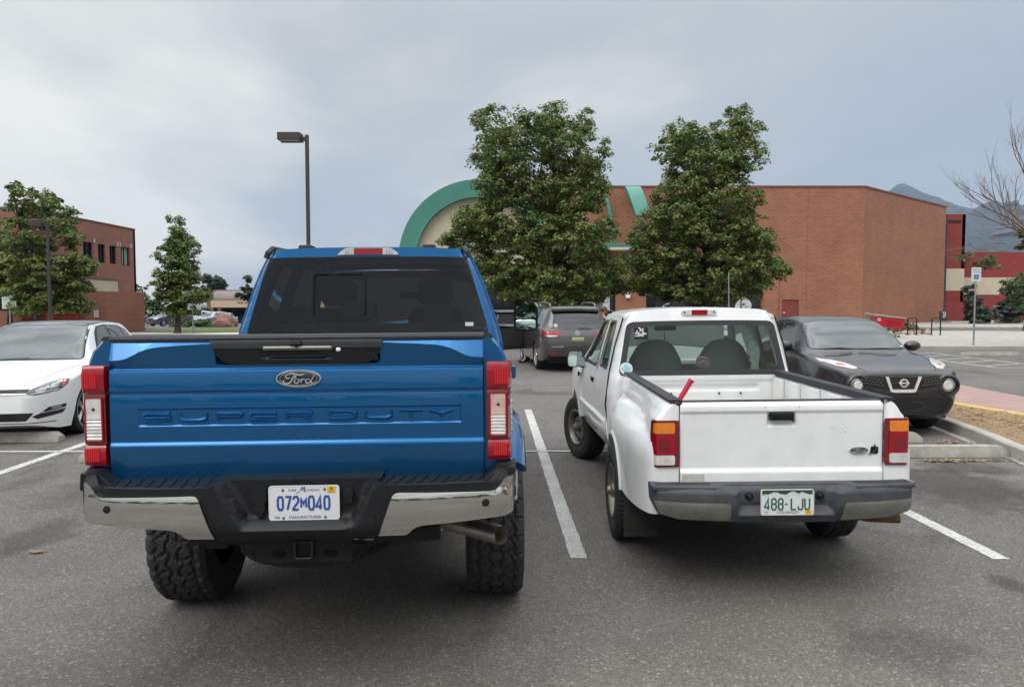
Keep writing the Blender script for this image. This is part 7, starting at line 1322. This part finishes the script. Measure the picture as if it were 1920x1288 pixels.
far_car('dark slate wagon with a roof box nearest the brick enclosure', 'wagon', NAVY, fx(282, 74), 74, R(-28)); rb_ = [o for o in bpy.data.objects if o.name.startswith('parked_car')][-1]
obj('roof_box', xf(ico((0, 0, 0), 1, 3), (-.2, 2.9, 1.80), (0, 0, 0), (.36, .95, .16)), BLKTRIM, rb_)
far_car('white suv facing us half hidden by the young tree trunk', 'wagon', WH2, fx(334, 80), 80, R(-25)); far_car('white van-like car farthest back between the wagon and the trunk', 'wagon', WH2, fx(313, 96), 96, R(20))
far_car('silver-blue hatchback with bright headlights beside the stop sign post', 'hatch', SILV, fx(366, 76), 76, R(-30)); far_car('pale silver sedan behind the hedge and boulder', 'sedan', SILV, fx(402, 99), 99, R(75))
far_car('white suv seen from its rear beside the blue truck cab', 'wagon', WH2, fx(434, 88), 88, R(188))

# ================================================================ people beside the suv
SKIN = M('skin', (.45, .25, .17), .55); HAIR = M('brown_hair', (.075, .038, .022), .6, var=(30, .3)); TEE = M('dark_tee', (.03, .03, .035), .9); SHORT = M('dark_shorts', (.02, .022, .026), .9); SHOE = M('black_shoe', (.015, .015, .016), .6)
def figure(name, label, cat, loc, rz, joints, links, cloth, extra):
    t = thing(name, label, cat, loc, rz); me = bpy.data.meshes.new('body'); names = list(joints)
    me.from_pydata([joints[k][0] for k in names], [(names.index(a), names.index(b)) for a, b in links], []); o = bpy.data.objects.new('body', me); C.objects.link(o); o.parent = t; me.materials.append(SKIN)
    sk = o.modifiers.new('skin', 'SKIN'); 
    for i, k in enumerate(names):
        r = joints[k][1]; r = r if isinstance(r, tuple) else (r, r); me.skin_vertices[0].data[i].radius = r
    me.skin_vertices[0].data[names.index('pelvis')].use_root = True; ss = o.modifiers.new('smooth', 'SUBSURF'); ss.levels = ss.render_levels = 2
    for p in me.polygons: p.use_smooth = True
    sk.use_smooth_shade = True
    for nm, s, m in cloth: obj(nm, s, m, t, smooth=60)
    return t
def hand_links(p, sgn):
    """palm and five fingers hanging from the wrist p"""
    J, K = {}, []; x, y, z = p
    return J, K
LK = [('pelvis', 'spine'), ('spine', 'chest'), ('chest', 'neck'), ('neck', 'jaw'), ('jaw', 'skull'), ('chest', 'shL'), ('shL', 'elL'), ('elL', 'wrL'), ('chest', 'shR'), ('shR', 'elR'), ('elR', 'wrR'), ('pelvis', 'hpL'), ('hpL', 'knL'), ('knL', 'anL'), ('anL', 'toL'), ('pelvis', 'hpR'), ('hpR', 'knR'), ('knR', 'anR'), ('anR', 'toR')]
def fingers(J, K, side):
    w = Vector(J['wr'+side][0]); e = Vector(J['el'+side][0]); d = (w-e).normalized(); q = Vector((0, 1, 0)) if abs(d.y) < .8 else Vector((1, 0, 0)); q = (q-d*q.dot(d)).normalized(); n = d.cross(q)
    J['pm'+side] = (tuple(w+d*.055), (.020, .036)); K.append(('wr'+side, 'pm'+side))
    for i, (o, L) in enumerate(((-.028, .062), (-.010, .075), (.009, .070), (.027, .055))):
        a, b = w+d*.095+q*o, w+d*(.095+L*.55)+q*o*1.1+n*.008; c = b+d*L*.4+n*.018; J[f'f{side}{i}a'] = (tuple(a), .009); J[f'f{side}{i}b'] = (tuple(b), .008); J[f'f{side}{i}c'] = (tuple(c), .007)
        K += [('pm'+side, f'f{side}{i}a'), (f'f{side}{i}a', f'f{side}{i}b'), (f'f{side}{i}b', f'f{side}{i}c')]
    J['th'+side] = (tuple(w+d*.07-q*.045+n*.012), .010); J['tt'+side] = (tuple(w+d*.105-q*.055+n*.02), .008); K += [('pm'+side, 'th'+side), ('th'+side, 'tt'+side)]
def head_parts(c, hair_len, yaw=0.):
    x, y, z = c; s = []
    hair = join(xf(ico((0, 0, 0), 1, 3), (x, y+.018, z+.035), (0, 0, 0), (.092, .108, .112)), *( [xf(ico((0, 0, 0), 1, 3), (x, y+.060, z-.06), (0, 0, 0), (.095, .060, hair_len))] if hair_len > .08 else []))
    face = [('hair', hair, HAIR), ('nose', xf(ico((0, 0, 0), 1, 2), (x, y-.108, z-.015), (0, 0, 0), (.014, .022, .024)), SKIN), ('mouth', xf(ico((0, 0, 0), 1, 2), (x, y-.094, z-.062), (0, 0, 0), (.026, .010, .007)), M('lips', (.32, .10, .09), .5))]
    for e in (-1, 1): face += [('ear', xf(ico((0, 0, 0), 1, 2), (x+e*.080, y+.0, z-.01), (0, 0, 0), (.014, .022, .032)), SKIN), ('eye', xf(ico((0, 0, 0), 1, 2), (x+e*.032, y-.090, z+.008), (0, 0, 0), (.013, .010, .008)), M('eye_dark', (.03, .02, .015), .2))]
    return face
Jt = {'pelvis': ((0, 0, .90), (.15, .11)), 'spine': ((0, .01, 1.06), (.135, .10)), 'chest': ((0, .01, 1.25), (.155, .11)), 'neck': ((0, .0, 1.40), .055), 'jaw': ((0, -.01, 1.475), (.062, .07)), 'skull': ((0, 0, 1.55), (.078, .09)), 'shL': ((-.17, .0, 1.32), .06), 'elL': ((-.22, .03, 1.06), .044), 'wrL': ((-.21, -.10, .86), .030), 'shR': ((.17, 0, 1.32), .06), 'elR': ((.23, .02, 1.07), .044), 'wrR': ((.17, -.16, .98), .030),
    'hpL': ((-.09, 0, .84), .095), 'knL': ((-.10, -.015, .48), .062), 'anL': ((-.10, .02, .085), .042), 'toL': ((-.11, -.14, .04), .036), 'hpR': ((.09, 0, .84), .095), 'knR': ((.10, -.02, .48), .062), 'anR': ((.10, .015, .085), .042), 'toR': ((.11, -.145, .04), .036)}
def shell(j, a, b, pad, n=10, ends=(0., 1.)):
    A, B = Vector(j[a][0]), Vector(j[b][0]); ra, rb = j[a][1], j[b][1]; ra = ra if isinstance(ra, tuple) else (ra, ra); rb = rb if isinstance(rb, tuple) else (rb, rb)
    P = [A.lerp(B, lerp(*ends, i/4)) for i in range(5)]; return tube(P, [lerp(max(ra), max(rb), lerp(*ends, i/4))+pad for i in range(5)], 14)
def ellip(c, r): return xf(ico((0, 0, 0), 1, 3), c, (0, 0, 0), r)
K1 = list(LK); J1 = dict(Jt); fingers(J1, K1, 'L'); fingers(J1, K1, 'R')
shirt = join(loft([[(w*math.cos(a), .005+d*math.sin(a), z) for a in np.linspace(0, 2*PI, 25)[:-1]] for z, w, d in ((.82, .185, .135), (.95, .175, .13), (1.08, .165, .125), (1.25, .195, .135), (1.34, .18, .11), (1.385, .08, .075))]), shell(J1, 'shL', 'elL', .016, ends=(0, .6)), shell(J1, 'shR', 'elR', .016, ends=(0, .6)))
pants = join(shell(J1, 'hpL', 'knL', .018), shell(J1, 'hpR', 'knR', .018), shell(J1, 'knL', 'anL', .018, ends=(0, .95)), shell(J1, 'knR', 'anR', .018, ends=(0, .95)), ellip((0, .0, .86), (.185, .14, .12)))
figure('person', 'person with long brown hair and dark top at the open passenger door', 'person', (2.62, 21.45, 0), R(-60), J1, K1, head_parts((0, 0, 1.545), .16)+[('shirt', shirt, TEE), ('trousers', pants, SHORT)]+[('shoe', xf(ico((0, 0, 0), 1, 3), (s*.105, -.06, .045), (0, 0, 0), (.05, .135, .05)), SHOE) for s in (-1, 1)], None)
J2 = {'pelvis': ((.30, 0, .80), (.14, .12)), 'spine': ((.33, .01, .95), (.125, .11)), 'chest': ((.36, .01, 1.14), (.145, .11)), 'neck': ((.37, 0, 1.28), .055), 'jaw': ((.365, -.01, 1.35), (.062, .07)), 'skull': ((.37, 0, 1.43), (.078, .09)), 'shL': ((.20, .0, 1.20), .06), 'elL': ((.14, -.10, .97), .044), 'wrL': ((.20, -.28, .92), .03), 'shR': ((.52, 0, 1.20), .06), 'elR': ((.56, -.10, .97), .044), 'wrR': ((.48, -.28, .92), .03),
    'hpL': ((.24, -.06, .78), .09), 'knL': ((-.02, -.10, .72), .060), 'anL': ((-.14, -.08, .10), .040), 'toL': ((-.27, -.12, .05), .034), 'hpR': ((.36, -.06, .78), .09), 'knR': ((.34, -.48, .80), .062), 'anR': ((.36, -.62, .46), .042), 'toR': ((.36, -.76, .42), .036)}
K2 = list(LK); fingers(J2, K2, 'L'); fingers(J2, K2, 'R')
shirt = join(loft([[(.345+(z-1)*.15+w*math.cos(a), .005+d*math.sin(a), z) for a in np.linspace(0, 2*PI, 25)[:-1]] for z, w, d in ((.76, .17, .15), (.95, .15, .13), (1.14, .18, .13), (1.22, .17, .11), (1.265, .08, .075))]), shell(J2, 'shL', 'elL', .016, ends=(0, .6)), shell(J2, 'shR', 'elR', .016, ends=(0, .6)))
figure('person', 'person in the open driver side of the suv with one bare leg out', 'person', (.52, 22.25, 0), R(0), J2, K2, head_parts((.37, 0, 1.425), .0)+[('shirt', shirt, TEE), ('shorts', join(shell(J2, 'hpL', 'knL', .02, ends=(0, .9)), shell(J2, 'hpR', 'knR', .02, ends=(0, .9)), ellip((.30, -.02, .79), (.165, .15, .12))), SHORT), ('shoe', xf(ico((0, 0, 0), 1, 3), (-.21, -.10, .055), (0, 0, .3), (.145, .055, .06)), SHOE), ('shoe', xf(ico((0, 0, 0), 1, 3), (.36, -.68, .43), (0, 0, 0), (.05, .135, .055)), SHOE), ('shoe_stripe', xf(ico((0, 0, 0), 1, 2), (-.20, -.135, .07), (0, 0, .3), (.05, .024, .02)), WHITEP)], None)
